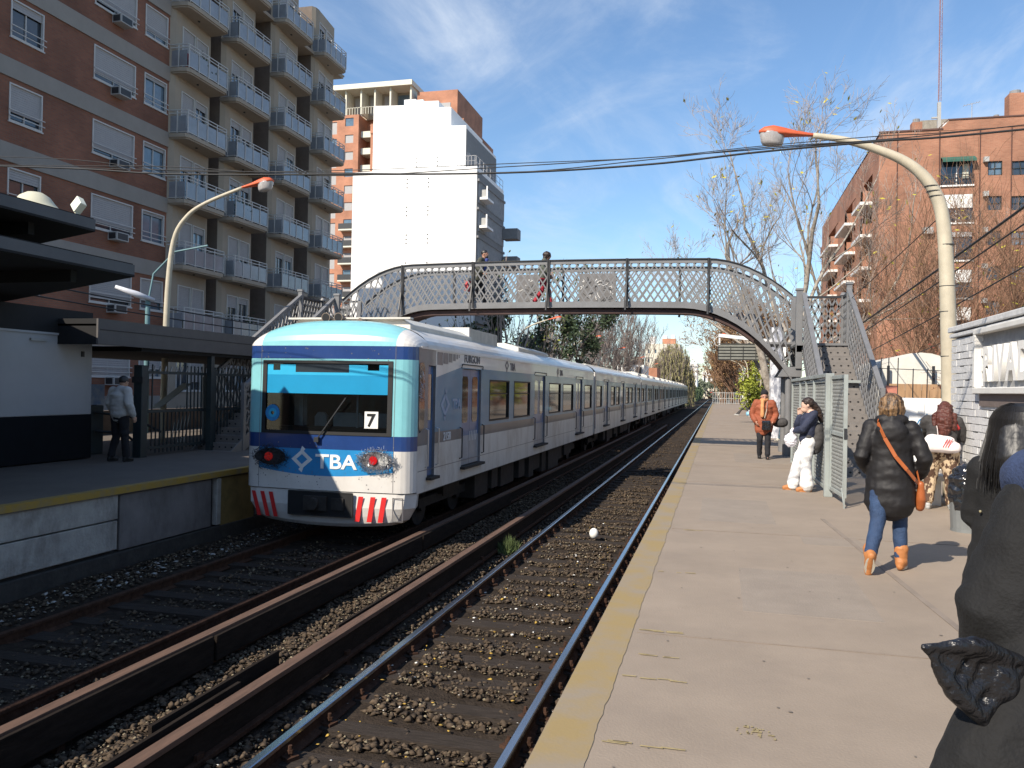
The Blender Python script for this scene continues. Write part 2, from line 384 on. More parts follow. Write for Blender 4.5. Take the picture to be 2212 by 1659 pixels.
def strips(bands, y0, y1, dens=1.):
    def reg(rng, n):
        x = np.empty(n); wts = np.array([b[2]*(b[1]-b[0]) for b in bands]); wts /= wts.sum()
        ch = rng.choice(len(bands), n, p=wts)
        for i, b in enumerate(bands):
            q = ch == i; x[q] = b[0] + (b[1]-b[0])*rng.random(q.sum())
        y = y0 + (y1-y0)*rng.random(n)**1.5
        # between the near rails the stones lie in patches between the sleepers
        inner = (x > -2.9) & (x < -1.65); ph = (y/.62) % 1
        keep = ~inner | ((ph > .33) & (rng.random(n) < .8)); x, y = x[keep], y[keep]
        z = np.array([bedz(a, b) for a, b in zip(x, y)]) + rng.random(len(x))*.022
        return np.stack([x, y, z], 1)
    return reg
B1 = [(-4.72, -3.72, 2.2), (-3.5, -3.2, 1.2), (-1.35, -.8, 2.2), (-2.9, -1.65, 2.6), (-6.9, -5.0, .7), (-8.4, -7.4, .8)]
stones('ballast', 52000, strips(B1, 2.6, 24), (.013, .050), STONE, 1)
stones('ballast_chips', 16000, strips(B1, 2.6, 22), (.008, .028), STONEY, 2)
stones('far_ballast', 9000, strips(B1, 20, 70), (.03, .06), STONE, 4)

def rail(mb, x, y0, y1, top, hw=.036, h=.16):
    prof = [(-.07, -h), (.07, -h), (.07, -h+.012), (.012, -h+.035), (.012, -.045), (hw, -.036), (hw, -.006), (hw-.008, 0), (-hw+.008, 0), (-hw, -.006), (-hw, -.036), (-.012, -.045), (-.012, -h+.035), (-.07, -h+.012)]
    n = len(prof); ys = [y0, y1]
    vs = [(x+p[0], y, top+p[1]) for y in ys for p in prof]
    for i in range(n):
        j = (i+1) % n; mb.add([vs[i], vs[j], vs[n+j], vs[n+i]], [(3, 2, 1, 0)], 1 if 5 <= i <= 9 else 0)
    mb.add([vs[i] for i in range(n)], [tuple(range(n))], 0)
def track(cx, label, y1, smooth_top, nsl, detail):
    t = thing('railway_track', label, 'railway track', (cx, 0, -1.25), 'railway tracks')
    for s in (-1, 1):
        mb = MB(); rail(mb, cx+s*.838, -2, y1, -1.075 if detail else -1.085); mb.build('rail', [RUST, smooth_top], t)
    sb = MB(); sb.box(-1.3, 1.3, -.12, .12, -.11, .0)
    v = []
    for p in sb.v: v.append((p[0]*random.uniform(.98, 1.0), p[1], p[2]))
    me = mesh_of(sb, WOOD); bolt = MB(); bolt.cyl((0, 0, 0), .016, .085, 6); bolt.cyl((0, 0, .035), .026, .022, 6); bolt.box(-.045, .05, -.05, .05, -.03, .015); bme = mesh_of(bolt, RUST)
    for i in range(nsl):
        y = 3.0+.62*i
        inst('sleeper', me, (cx+random.uniform(-.03, .03), y, -1.205+random.uniform(-.012, .008)), t, (0, 0, random.uniform(-.02, .02)), (1, random.uniform(.85, 1.1), 1))
        if detail and i < 34:
            for sx in (-.838+.085, .838+.085, .838-.085):
                inst('rail_bolt', bme, (cx+sx, y+random.uniform(-.02, .02), -1.2), t, (random.uniform(-.1, .1), random.uniform(-.1, .1), random.random()*3), (1, 1, random.uniform(.8, 1.15)))
    return t
track(-2.29, 'bright worn rails on dark sleepers, empty track beside the right platform', 420, STEEL, 150, True)
track(-6.41, 'shaded track in the dark under the white and blue train', 420, RUST, 110, False)

# contact rails and their boards
def contact(x, y0, y1, label, boards):
    t = thing('contact_rail', label, 'contact rail', (x, y0, -1.2), 'rusty contact rails')
    mb = MB(); mb.box(x-.055, x+.055, y0, y1, -.905, -.86, 0); mb.box(x-.02, x+.02, y0, y1, -1.12, -.906, 2); mb.box(x-.07, x+.07, y0, y1, -1.16, -1.121, 1)
    mb.build('rail', [RUST3, RUST, BOARD_WEBSHADE], t, bevel=.004)  # web coloured near-black like the boards, painting the shadow under the head
    for (a, b, dx, dz0, dz1, tilt, h) in boards:
        m = MB(); m.bar((x+dx, a, -1.0+dz0), (x+dx+tilt, b, -1.0+dz1), .035, h); m.build('protection_board', BOARD_WEBSHADE, t, bevel=.004)
    st = MB(); st.box(-.05, .05, -.04, .04, 0, .16); me = mesh_of(st, RUST)
    y = y0+1.2
    while y < min(y1, 24): inst('bracket', me, (x+.0, y, -1.24), t); inst('peg', me, (x-.1, y+.4, -1.1), t, (0, 0, 0), (.16, .3, 1.3)); y += 2.4
contact(-4.80, 1.5, 60, 'rusty contact rail nearest the train, dark board hanging along its right side', [(1.5, 6.9, .10, 0, 0, 0, .26), (6.95, 12.6, .10, .0, 0, 0, .24), (12.65, 18.5, .10, 0, 0, 0, .24), (1.5, 7.2, -.13, 0, 0, 0, .16)])
contact(-3.60, 1.5, 60, 'rusty contact rail between the two tracks, broken dark boards on its left', [(1.5, 5.9, -.16, -.02, .0, 0, .28), (5.0, 6.65, -.30, .02, .06, .05, .2), (7.6, 10.9, -.13, .0, .0, 0, .26), (11.2, 15.4, -.12, 0, 0, 0, .2), (4.6, 6.4, -.1, -.09, -.02, -.03, .05)])

# right platform
p = MB(); p.box(-.76, 26, -3, 112.9, -.14, 0); p.box(-.66, 26, -3, 112.9, -1.4, -.14, 1); p.build('right_platform', [PLAT, CONC], kind='structure')
p = MB(); yy_ = [-2.9+.06*i for i in range(500)]+[27.2+.8*i for i in range(107)]
xe_ = [-.52+.02*mnoise.noise(Vector((y*1.7, 0, 0)))+.012*mnoise.noise(Vector((y*9, 4, 0))) for y in yy_]
for (ya, xa_), (yb, xb_) in zip(zip(yy_, xe_), zip(yy_[1:], xe_[1:])): p.quad((-.757, ya, .004), (xa_, ya, .004), (xb_, yb, .004), (-.757, yb, .004))
p.build('platform_edge_line', YEL, kind='structure')
p = MB()
for y in (5.35, 9.5, 17.9, 24.6, 14.6, 24.6, 29, 34, 40, 47, 55, 64, 75):
    p.bar((-.49, y, .003), (26, y+.02, .003), .008, .004)
p.bar((1.30, 10.9, .003), (1.62, 5.9, .003), .05, .004); p.bar((1.62, 5.9, .003), (1.9, 4.4, .003), .02, .004)

p.build('platform_seams', CRACK, kind='structure')
p = MB()
rng = random.Random(3)
for y in (3.65, 4.5, 5.4, 7.2, 9.45, 4.9):
    for q in range(5):
        x = -.5+rng.random()*.28; dy = rng.uniform(-.012, .012); p.bar((x, y+dy, .0065), (x+.04+rng.random()*.08, y+dy+rng.uniform(-.008, .008), .0065), .004+.005*rng.random(), .003)
for i in range(30):
    cx, cy = .18+.07*rng.gauss(0, .6), 3.95+.06*rng.gauss(0, .6); p.box(cx, cx+.006+.012*rng.random(), cy, cy+.006+.01*rng.random(), .0045, .0062)
p.build('yellow_paint_specks', mat('faded_yellow_fleck', (.29, .235, .125), .8, var=.2, scale=20), kind='structure')
p = MB(); rng = random.Random(8)
for i in range(150):
    x = rng.uniform(-.45, 3.2); y = 2.6+rng.random()**1.6*22; r_ = rng.choice([.004, .006, .008, .011]); p.add([(x+r_*math.cos(a)*rng.uniform(.8, 1.2), y+r_*math.sin(a)*rng.uniform(.8, 1.2), .0055) for a in [k*math.pi/4 for k in range(8)]], [tuple(range(8))])
p.build('gum_spots', mat('gum_dark', (.17, .14, .115), .9, var=.2), kind='structure')
p = MB()
for (a, b, c, d) in ((.2, 1.15, 6.1, 7.6), (1.5, 2.9, 3.4, 5.0), (-.2, .7, 10.2, 12.4), (.9, 1.5, 9.0, 9.6), (.4, 2.6, 19, 21.8)): p.box(a, b, c, d, .0, .0018)
p.build('repair_patches', mat('repair_concrete', (.252, .210, .170), .92, var=.1, scale=2.5, bump=.3, bscale=60, dirt=.5, dcol=(.2, .165, .135)), kind='structure')

# left platform
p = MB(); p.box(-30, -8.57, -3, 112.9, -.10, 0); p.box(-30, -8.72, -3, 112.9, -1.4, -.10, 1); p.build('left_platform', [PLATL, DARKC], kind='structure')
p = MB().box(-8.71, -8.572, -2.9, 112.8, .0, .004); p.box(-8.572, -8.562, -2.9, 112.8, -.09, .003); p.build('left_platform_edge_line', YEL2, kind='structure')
wl = thing('platform_wall', 'painted retaining wall of white slabs and grey panels under the left platform edge', 'wall', (-8.65, 8, -1.3))
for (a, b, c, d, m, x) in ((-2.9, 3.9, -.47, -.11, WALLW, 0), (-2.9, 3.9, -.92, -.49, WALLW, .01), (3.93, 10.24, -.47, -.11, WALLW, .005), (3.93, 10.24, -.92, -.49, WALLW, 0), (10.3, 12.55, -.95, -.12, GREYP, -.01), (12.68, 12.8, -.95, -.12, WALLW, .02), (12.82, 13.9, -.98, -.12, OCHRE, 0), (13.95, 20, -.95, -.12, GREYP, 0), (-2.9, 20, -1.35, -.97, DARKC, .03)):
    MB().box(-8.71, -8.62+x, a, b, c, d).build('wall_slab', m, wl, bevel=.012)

# litter along the left wall and on the near track
rng = np.random.default_rng(11)
def lreg(r, n): 
    x = -7.9+r.normal(0, .22, n); y = 7+r.random(n)*6.5; return np.stack([x, y, np.array([bedz(a, b)+.02 for a, b in zip(x, y)])], 1)
stones('litter_heap', 150, lreg, (.015, .06), mat('dull_litter', (.34, .33, .31), .8, var=.4, scale=9), 5, flat=.4, label='pale scraps of rubbish heaped along the foot of the left platform wall', cat='litter')
def lreg2(r, n):
    x = -3.4+r.random(n)*2.6; y = 3+r.random(n)**1.3*14; return np.stack([x, y, np.array([bedz(a, b)+.035 for a, b in zip(x, y)])], 1)
stones('litter_scraps', 330, lreg2, (.008, .026), LITTER, 6, flat=.3, label='tiny white and yellow scraps scattered over the near track', cat='litter')
stones('fallen_leaves', 260, lreg2, (.012, .032), mat('dry_leaf', (.42, .27, .05), .8, var=.3), 8, flat=.25, label='dry yellow leaves scattered over the near track', cat='leaves')
mb = MB(); mb.ell((-2.20, 15.0, -1.09), (.085, .085, .1), 14, 10); mb.build('plastic_bottle', LITTER, smooth=True, label='round white plastic container lying between the near rails', cat='litter')
for i, (x, y, lab) in enumerate(((-3.02, 5.05, 'larger brown stone lying left of the pair beside the near left rail'), (-2.86, 5.0, 'pale brown stone right of its twin beside the near left rail'), (-2.15, 5.25, 'grey-brown stone alone in the middle of the near track'))):
    o = stones('loose_stone', 1, lambda r, n: np.array([[0., 0, .03]]), (.055, .056), STONEY, 20+i, kind=None, flat=.9); o.location = (x+.1, y, bedz(x, y)); tag(o, lab, 'stone', 'large loose stones')
# weed clump
mb = MB(); rng = random.Random(5)
for i in range(420):
    a = rng.random()*6.28; rr_ = rng.random()**.6*.2; x, y = -3.42+rr_*math.cos(a)*.8, 13.35+rr_*math.sin(a)*1.6; h = (.24-rr_*.6)*(.5+rng.random())
    b = rng.random()*6.28; dx, dy = .012*math.cos(b), .012*math.sin(b); lx, ly = rng.gauss(0, .05), rng.gauss(0, .05)
    mb.add([(x-dx, y-dy, -1.2), (x+dx, y+dy, -1.2), (x+lx, y+ly, -1.2+h)], [(0, 1, 2)])
mb.build('weed_clump', mat('weed_green', (.07, .10, .03), .8, var=.3), label='small green weed clump beside the left rail of the near track', cat='weed')
# ------------------------------------------------------------------ train
TW = mat('train_white', (.64, .62, .59), .34, var=.06, scale=2, dirt=.38, dcol=(.40, .36, .31), coat=.25)
TWL = mat('train_lower_white', (.60, .585, .55), .45, var=.08, scale=2, dirt=.9, dcol=(.30, .25, .20), coat=.1, stretch=(1, 1, .3))
TG = mat('train_grey_band', (.15, .145, .15), .4, var=.12, scale=2, dirt=.2, coat=.2)
TB = mat('train_blue_band', (.035, .185, .31), .35, var=.12, scale=.8, dirt=.2, dcol=(.10, .13, .2), coat=.2)
TGF = mat('train_front_grey', (.16, .16, .17), .4, var=.15, dirt=.2, coat=.2)
TC = mat('train_cyan', (.21, .50, .54), .34, var=.06, dirt=.25, dcol=(.15, .4, .45), coat=.3)
TN = mat('train_navy', (.014, .045, .17), .3, var=.1, dirt=.15, dcol=(.1, .15, .3), coat=.3)
TP = mat('train_panel_blue', (.02, .23, .52), .35, var=.12, scale=3, dirt=.25, dcol=(.05, .14, .25), coat=.3)
TVIS = mat('sunshade_blue', (.010, .25, .47), .35, var=.06, scale=2)
TVIS2 = mat('sunshade_cyan', (.03, .38, .62), .35, var=.05)
TDOOR = mat('door_blue', (.06, .13, .27), .35, var=.15, scale=2, dirt=.2, coat=.2)
TDOORL = mat('door_lower', (.30, .32, .35), .4, var=.15, dirt=.3, coat=.2)
RED = mat('red_paint', (.62, .03, .03), .4, var=.08)
REDL = mat('tail_lamp_red', (.42, .008, .012), .2, coat=.6, emit=(1, .05, .03, .06))
RUB = mat('rubber_black', (.012, .012, .013), .6)
UND = mat('underframe_grime', (.028, .024, .021), .85, var=.4, scale=4, bump=.4)
ROOFW = mat('roof_offwhite', (.60, .58, .52), .55, var=.08, scale=2, dirt=.4, dcol=(.33, .3, .25))
SEAT = mat('seat_grey', (.35, .37, .38), .7)
TGLASS = mat('train_window_glass', (.012, .014, .016), .05, var=.2, spec=1.0)
CABG = glassmat('windscreen_glass', (.55, .62, .62), .006)
CHROME = mat('wire_mesh_metal', (.55, .56, .58), .3, .9)
LENS = mat('lamp_lens', (.5, .5, .48), .08, coat=1, spec=1)
CX, HW = -6.41, 1.56
def rooftop(u):
    a = min(abs(u)/HW, 1); return 2.24 + .47*math.sqrt(max(0, 1-a**3.2))*(1-.12*a*a)
def nose(u):
    a = abs(u); y = 12.40 + .10*(a/HW)**2
    if a > 1.33: q = (a-1.33)/.23; y += .24*(1-math.sqrt(max(0, 1-q*q)))
    return y
def text_side(body, size, y, z, m, par, bold=.0, sx=1.): return text(body, size, (CX+HW+.004, y, z), (R(90), 0, R(90)), m, par, bold=bold, sx=sx)
LOGO = [(0, .5), (.22, 1.0), (.34, .86), (.30, .76), (.66, .76), (.66, .60), (1.0, .5), (.78, 0), (.66, .14), (.70, .24), (.34, .24), (.34, .40)]
def logo(par, fn, m, s):
    # interlocked diamond outline built as four mitred strokes with two tabs
    out_, inn = [(0, .5), (.5, 1), (1, .5), (.5, 0)], [(.24, .5), (.5, .76), (.76, .5), (.5, .24)]
    mb = MB()
    for i in range(4):
        j = (i+1) % 4; mb.quad(*[fn(*q) for q in (out_[i], out_[j], inn[j], inn[i])])
    for q in (((.42, .92), (.5, 1.18), (.66, 1.02), (.58, .92)), ((.42, .08), (.34, -.02), (.5, -.18), (.58, .08))): mb.quad(*[fn(*k) for k in q])
    return mb.build('logo', m, par)

car = thing('train_car', 'leading white and cyan train car with a 7 in its windscreen', 'train car', (CX, 12.4, -1.08), 'cars of the commuter train')
# front mask as a curved height field, cells coloured by paint zone
us = sorted({round(-1.56+.065*i, 4) for i in range(49)} | {-1.2, 1.2, -1.24, 1.24, 1.33, -1.33, 1.45, -1.45, 1.53, -1.53, 1.555, -1.555})
def low(u): return .05 + .10*(abs(u)/1.24)**2
rows = [lambda u: -.19, lambda u: -.12, lambda u: (-.12+low(u))/2, low, lambda u: (low(u)+.50)/2, lambda u: .50, lambda u: .62, lambda u: .745, lambda u: 1.1, lambda u: 1.5, lambda u: 1.99, lambda u: 2.02, lambda u: 2.24]
for q in (.2, .4, .6, .75, .87, .95, 1): rows.append(lambda u, q=q: 2.24+q*(rooftop(u)-2.24))
def fy(u, z):
    y = nose(u); t = rooftop(u)
    if z > 2.24 and t > 2.241: b = min(1, (z-2.24)/(t-2.24)); y += .55*(1-math.sqrt(max(0, 1-b*b)))
    if z > .7 and z <= 2.24: y += .03*(z-.7)/1.5
    if z > 2.24: y += .03
    return y
P_ = [[(CX+u, fy(u, r(u)), r(u)) for u in us] for r in rows]
mb = MB(); ZM = [0, 0, 0, 3, 3, 2, 2, 1, 1, 1, 1, 2] + [1]*7
for j in range(len(rows)-1):
    for i in range(len(us)-1):
        cu = (us[i]+us[i+1])/2; z = ZM[j]
        if z == 3 and abs(cu) > 1.24: z = 0
        if j >= 12 and abs(cu) > 1.24: z = 0
        if 7 <= j <= 9 and abs(cu) < 1.2: continue      # windscreen opening
        mb.add([P_[j][i], P_[j][i+1], P_[j+1][i+1], P_[j+1][i]], [(0, 1, 2, 3)], z)
front = mb.build('front_mask', [TW, TC, TN, TP], car, smooth=True)
# bumper skirt
mb = MB(); rings = []
for z, s, dy, wd in ((-.205, 1.0, .02, 1), (-.45, .985, .0, 1), (-.62, .95, .03, 1), (-.74, .90, .07, 1), (-.80, .82, .13, 1)):
    ring = []
    for k in range(25):
        u = (-1+2*k/24)*HW*s; zz = z + (.10*(abs(u)/HW)**2 if z < -.6 else 0); ring.append((CX+u, nose(u/s)+dy, zz))
    for k in range(25):
        u = (1-2*k/24)*HW*s*.96; ring.append((CX+u, 13.0, z+(.10*(abs(u)/HW)**2 if z < -.6 else 0)))
    rings.append(ring)
mb.loft(rings, 0); sk = mb.build('bumper', TW, car, smooth=False)
MB().box(CX-HW+.02, CX+HW-.02, 12.66, 12.95, -.206, -.188).build('bumper_gap', RUB, car)
mb = MB(); mb.box(CX-.60, CX+.56, 12.36, 12.375, -.60, -.21, 0)
mb.build('coupler_recess', BLACK, car)
mb = MB(); mb.box(CX-.60, CX+.56, 12.355, 12.38, -.225, -.205); mb.box(CX-.60, CX+.56, 12.355, 12.38, -.615, -.595); mb.box(CX-.615, CX-.595, 12.355, 12.38, -.61, -.21); mb.box(CX+.555, CX+.575, 12.355, 12.38, -.61, -.21)
mb.build('recess_rim', RUB, car)
mb = MB(); mb.box(CX-.3, CX+.12, 12.30, 12.36, -.52, -.28); mb.cyl((CX-.1, 12.22, -.4), .1, .12, 14, axis='y'); mb.box(CX+.2, CX+.42, 12.33, 12.36, -.5, -.3)
mb.build('coupler', UND, car)
def onnose(u, z, e=.006): return (CX+u, nose(u)-e, z)
for (ua, ub, sh) in ((-1.37, -1.29, .12), (-1.19, -1.11, .11), (-1.02, -.94, .10), (.66, .745, -.07), (.87, .955, -.07), (1.06, 1.145, -.07)):
    mb = MB(); mb.quad(onnose(ua+sh, -.68, .0), onnose(ub+sh, -.68, .0), onnose(ub, -.26, .018), onnose(ua, -.26, .018)); mb.build('red_stripe', RED, car)
mb = MB()
for (a, b, c, d) in ((1.24, 1.26, -.66, -.26), (1.40, 1.42, -.64, -.28), (1.24, 1.42, -.28, -.265), (1.24, 1.42, -.66, -.645)): mb.quad(onnose(a, c, .01), onnose(b, c, .01), onnose(b, d, .012), onnose(a, d, .012))
mb.build('hatch_outline', TG, car)
# windscreen: frame, sunshade, glass, cab behind
ws = lambda u, z, e=0: (CX+u, nose(u)+.03*(z-.7)/1.5-e, z)
def curved(mbx, u0, u1, z0, z1, e, mi=0, n=10):
    for i in range(n):
        a, b = u0+(u1-u0)*i/n, u0+(u1-u0)*(i+1)/n; mbx.quad(ws(a, z0, e), ws(b, z0, e), ws(b, z1, e), ws(a, z1, e), mi)
fr = MB()
for (a, b, c, d) in ((-1.2, -1.12, .745, 1.99), (1.12, 1.2, .745, 1.99), (-1.12, 1.12, .745, .80), (-1.12, 1.12, 1.94, 1.99)): curved(fr, a, b, c, d, .012)
wf = fr.build('windscreen_frame', RUB, car)
gl = MB(); curved(gl, -1.12, 1.12, .80, 1.94, -.01); gl.build('windscreen', CABG, car, smooth=True)
sv = MB(); curved(sv, -1.12, 1.12, 1.43, 1.745, -.004, 0)
curved(sv, -1.12, -1.0, 1.745, 1.92, -.004, 1, 2); curved(sv, -.86, -.56, 1.745, 1.92, -.004, 1, 3); curved(sv, .43, .76, 1.745, 1.92, -.004, 1, 3); curved(sv, .96, 1.12, 1.745, 1.92, -.004, 1, 2)
curved(sv, -1.0, -.86, 1.745, 1.82, -.004, 1, 2); curved(sv, -.56, .43, 1.745, 1.79, -.004, 1, 5); curved(sv, .76, .96, 1.745, 1.83, -.004, 1, 2)
sv.build('sunshade', [TVIS, TVIS2], car)
dk = MB(); curved(dk, -.56, .43, 1.79, 1.94, -.006, 0, 5); dk.build('destination_box', mat('destination_glass', (.03, .04, .05), .2), car)
mb = MB(); mb.box(CX-1.4, CX+1.4, 13.9, 13.92, .3, 2.2); mb.box(CX-1.4, CX+1.4, 12.7, 13.9, .28, .3); mb.box(CX-1.4, CX-1.38, 12.75, 13.9, .3, 2.2); mb.box(CX+1.38, CX+1.4, 12.75, 13.9, .3, 2.2); mb.box(CX-1.4, CX+1.4, 12.75, 13.9, 2.18, 2.2)
mb.box(CX-1.1, CX+1.1, 12.62, 12.95, .7, .86)
mb.build('cab_interior', mat('cab_dark', (.012, .014, .014), .8), car)
for (a, b) in ((-.52, -.28), (-.16, .42), (.62, .95)):
    mb = MB(); mb.prism([(a, .8), (b, .8), (b, 1.02), (b-.06, 1.1), (a+.06, 1.1), (a, 1.02)], 'y', 13.05, 13.15); mb.v = [(v[0]+CX, v[1], v[2]) for v in mb.v]; mb.build('seat', SEAT, car, bevel=.02)
mb = MB(); mb.box(CX+.47, CX+.50, 12.66, 12.69, .8, 1.43); mb.box(CX-.72, CX-.66, 12.9, 12.93, .8, 1.43); mb.box(CX-1.05, CX-.80, 13.3, 13.33, .8, 1.43); mb.build('cab_post', SEAT, car)
mb = MB(); curved(mb, .73, .965, .87, 1.15, .004, 0, 2); nb = mb.build('number_card', WHITE, car)
t7 = text('7', .30, (CX+.765, nose(.9)-.008, .905), (R(90), 0, R(2)), BLACK, nb, 'numeral', bold=.006)
mb = MB(); wy = nose(.1)-.05
mb.bar((CX-.1, wy, .66), (CX+.42, wy-.0, 1.37), .018, .018); mb.box(CX-.14, CX-.06, wy-.02, wy+.06, .62, .70); mb.build('wiper', DARKM, car)
mb = MB()
for i in range(24):
    a0, a1 = 2*math.pi*i/24, 2*math.pi*(i+1)/24
    for (ra, rb, mi) in ((.03, .075, 0), (.075, .135, 1)):
        f = lambda r, a: (CX-.985+r*math.cos(a), ws(-.985, 1.1, .006)[1], 1.09+r*math.sin(a)*1.05)
        mb.quad(f(ra, a0), f(rb, a0), f(rb, a1), f(ra, a1), mi)
mb.build('round_sticker', [TVIS2, TP], car)
logo(car, lambda a, b: onnose(-.59+.40*a, .155+.33*b+.0), mat('logo_white', (.72, .73, .72), .5), 1)
tx = text('TBA', .33, (CX-.13, nose(.2)-.012, .185), (R(90), 0, R(1.2)), MATS['logo_white'], car, 'lettering', bold=.007, sx=1.22)
# lamps behind torn wire mesh
for s in (-1, 1):
    x0 = CX + (.93 if s > 0 else -1.0)
    mb = MB(); y = nose(.93); mb.prism([(x0+.02+.27*math.cos(a)*(1 if abs(math.cos(a))<.99 else 1), .345+.145*math.sin(a)) for a in [2*math.pi*q/24 for q in range(24)]], 'y', y-.02, y+.05); lamp = mb.build('lamp_housing', DARKM if s < 0 else TG, car)
    mb = MB(); mb.cyl((x0-.02, y-.05, .345), .072, .04, 20, axis='y'); mb.build('tail_light', REDL, lamp, smooth=False)
    if s > 0: mb = MB(); mb.cyl((x0+.165, y-.05, .345), .085, .04, 20, axis='y'); mb.build('headlight', LENS, lamp)
    else: mb = MB(); mb.cyl((x0-.20, y-.05, .345), .075, .04, 20, axis='y'); mb.build('headlight', DARKM, lamp)
    rng = random.Random(9+s); mb = MB()
    for i in range(420 if s > 0 else 300):
        t = rng.random()*6.28; q = rng.uniform(.35, 1.15) if rng.random() < .35 else rng.uniform(.8, 1.15); u = x0+.02+.30*q*math.cos(t); z = .345+.17*q*math.sin(t)
        l = rng.uniform(.02, .08); a = rng.random()*6.28
        mb.tube([(u, y-.03-rng.random()*.03, z), (u+l*.5*math.cos(a), y-.06-rng.random()*.03, z+l*.5*math.sin(a)), (u+l*math.cos(a+.5), y-.04, z+l*math.sin(a+.5))], .0034, 3, 0, False)
    mb.build('wire_mesh', CHROME if s > 0 else DARKM, lamp)
# side walls, roof, doors for a car body
VB = (.15, .58, .78, 1.97)
def zone(v): return 0 if v > 1.97 else 1 if v > .78 else 2 if v > .58 else 3
def body(car, y0, y1, doors, wins, first=False):
    for s in (1, -1):
        X = CX+s*HW; H = [(a, b, .02, 1.95) for a, b in doors] + [(a, b, .85, 1.76) for a, b in wins]
        if first: H += [(13.19, 13.56, .02, 1.95)]
        st = y0+.0
        mb = MB(); ub = (13.57,) if first else ()
        mpf = lambda u, v, d: (X-s*d, u, v)
        hh = H + [(q, q, 0, 0) for q in ub]
        mb.holed(st, y1, -.22, 2.24, H, mpf, .06, 0, VB, (lambda u, v: (4 if (first and u < 13.5 and v < 1.97 and v > .58) else zone(v) if not (first and u < 13.5 and v > 1.97) else 4 if v < 2.2 else 0)), 4)
        mb.build('side_wall', [TW, TB, TG, TWL, TGF], car)
        if s < 0: continue
        for (a, b) in doors:
            c = (a+b)/2; X0 = X-.045
            mb = MB(); mb.box(X0-.02, X0, a+.01, c-.008, .62, 1.94, 0); mb.box(X0-.02, X0, c+.008, b-.01, .62, 1.94, 0); mb.box(X0-.02, X0, a+.01, c-.008, .04, .62, 1); mb.box(X0-.02, X0, c+.008, b-.01, .04, .62, 1)
            d = mb.build('door', [TDOOR, TDOORL], car)
            for (p0, p1) in ((a+.13, c-.14), (c+.14, b-.13)):
                MB().prism([(p0+.06, .88), (p1-.06, .88), (p1, .94), (p1, 1.74), (p1-.06, 1.80), (p0+.06, 1.80), (p0, 1.74), (p0, .94)], 'x', X0, X0+.006).build('pane', TGLASS, d)
            mb = MB(); mb.box(X-.03, X+.10, a-.06, b+.06, -.02, .03); mb.build('step', UND, d)
            mb = MB(); mb.box(X0-.021, X0-.001, c-.008, c+.008, .04, 1.94)
            for yy in (a-.1, b+.1): mb.tube([(X, yy, .2), (X+.05, yy, .22), (X+.05, yy, .78), (X, yy, .8)], .014, 6)
            mb.build('handrail', DARKM, d)
            mb = MB(); mb.tube([(X+.01, a-.08, 1.955), (X+.02, a-.05, 2.03), (X+.02, b+.05, 2.03), (X+.01, b+.08, 1.955)], .010, 5); mb.build('rain_gutter', RUB, d)
        for (a, b) in wins:
            X0 = X-.03
            mb = MB(); mb.box(X-.04, X+.006, a, a+.035, .85, 1.76); mb.box(X-.04, X+.006, b-.035, b, .85, 1.76); mb.box(X-.04, X+.006, a+.035, b-.035, .85, .885); mb.box(X-.04, X+.006, a+.035, b-.035, 1.725, 1.76)
            f = mb.build('window', RUB, car)
            MB().box(X0-.01, X0, a+.035, b-.035, .885, 1.725).build('pane', TGLASS, f)
            if b-a > 1: MB().box(X0+.001, X0+.012, a+.035, b-.035, 1.44, 1.465).build('mullion', RUB, f)
    # roof shell
    mb = MB(); rings = []
    for y in (y0+(.45 if first else 0), y1):
        ring = [(CX+HW*math.cos(t), y, 0) for t in ()]
        for k in range(25):
            u = HW*(1-2*k/24) if 0 < k < 24 else HW*(1 if k == 0 else -1); u = HW*math.cos(math.pi*k/24); ring.append((CX+u, y, rooftop(u)))
        rings.append(ring)
    n = 25; mb.add([p for r in rings for p in r], [(i, i+1, n+i+1, n+i) for i in range(n-1)])
    mb.box(CX-HW-.012, CX-HW+.02, y0+.05, y1, 2.225, 2.26); mb.box(CX+HW-.02, CX+HW+.012, y0+.1, y1, 2.225, 2.26)
    mb.build('roof', TW, car, smooth=False)
    mb = MB(); mb.box(CX-HW+.02, CX+HW-.02, y1-.02, y1, -.2, 2.3)
    if not first: mb.box(CX-HW+.02, CX+HW-.02, y0, y0+.02, -.2, 2.3)
    mb.box(CX-.6, CX+.6, y1, y1+.45, 0, 2.1, 1); mb.build('end_wall', [TW, RUB], car)
    # underframe
    mb = MB(); mb.box(CX-1.35, CX+1.35, y0+.6, y1-.1, -.32, -.2)
    rng = random.Random(int(y0)); y = y0+4.2
    while y < y1-4.6:
        l = rng.uniform(.5, 1.6); dep = rng.uniform(.35, .62)
        mb.box(CX+.55, CX+1.38-rng.random()*.12, y, y+l, -.3-dep, -.32); mb.box(CX-1.38, CX-.5, y, y+l, -.3-dep*.8, -.32); y += l+rng.uniform(.12, .5)
    mb.build('underframe', UND, car)
    for yb in (y0+2.9, y1-3.0):
        mb = MB(); mb.box(CX-1.1, CX+1.1, yb-.2, yb+.2, -.6, -.36)
        for s in (-1, 1):
            mb.box(CX+s*1.02-.06, CX+s*1.02+.06, yb-1.5, yb+1.5, -.68, -.50); mb.box(CX+s*1.1-.1, CX+s*1.1+.1, yb-.5, yb+.5, -.52, -.34)
        bg_ = mb.build('bogie', UND, car)
        for dy in (-1.05, 1.05):
            for s in (-1, 1):
                m2 = MB(); m2.cyl((CX+s*.838-.06, yb+dy, -.64), .42, .12, 24, axis='x'); m2.cyl((CX+s*.838-.1, yb+dy, -.64), .16, .26, 12, axis='x'); m2.build('wheel', UND, bg_)
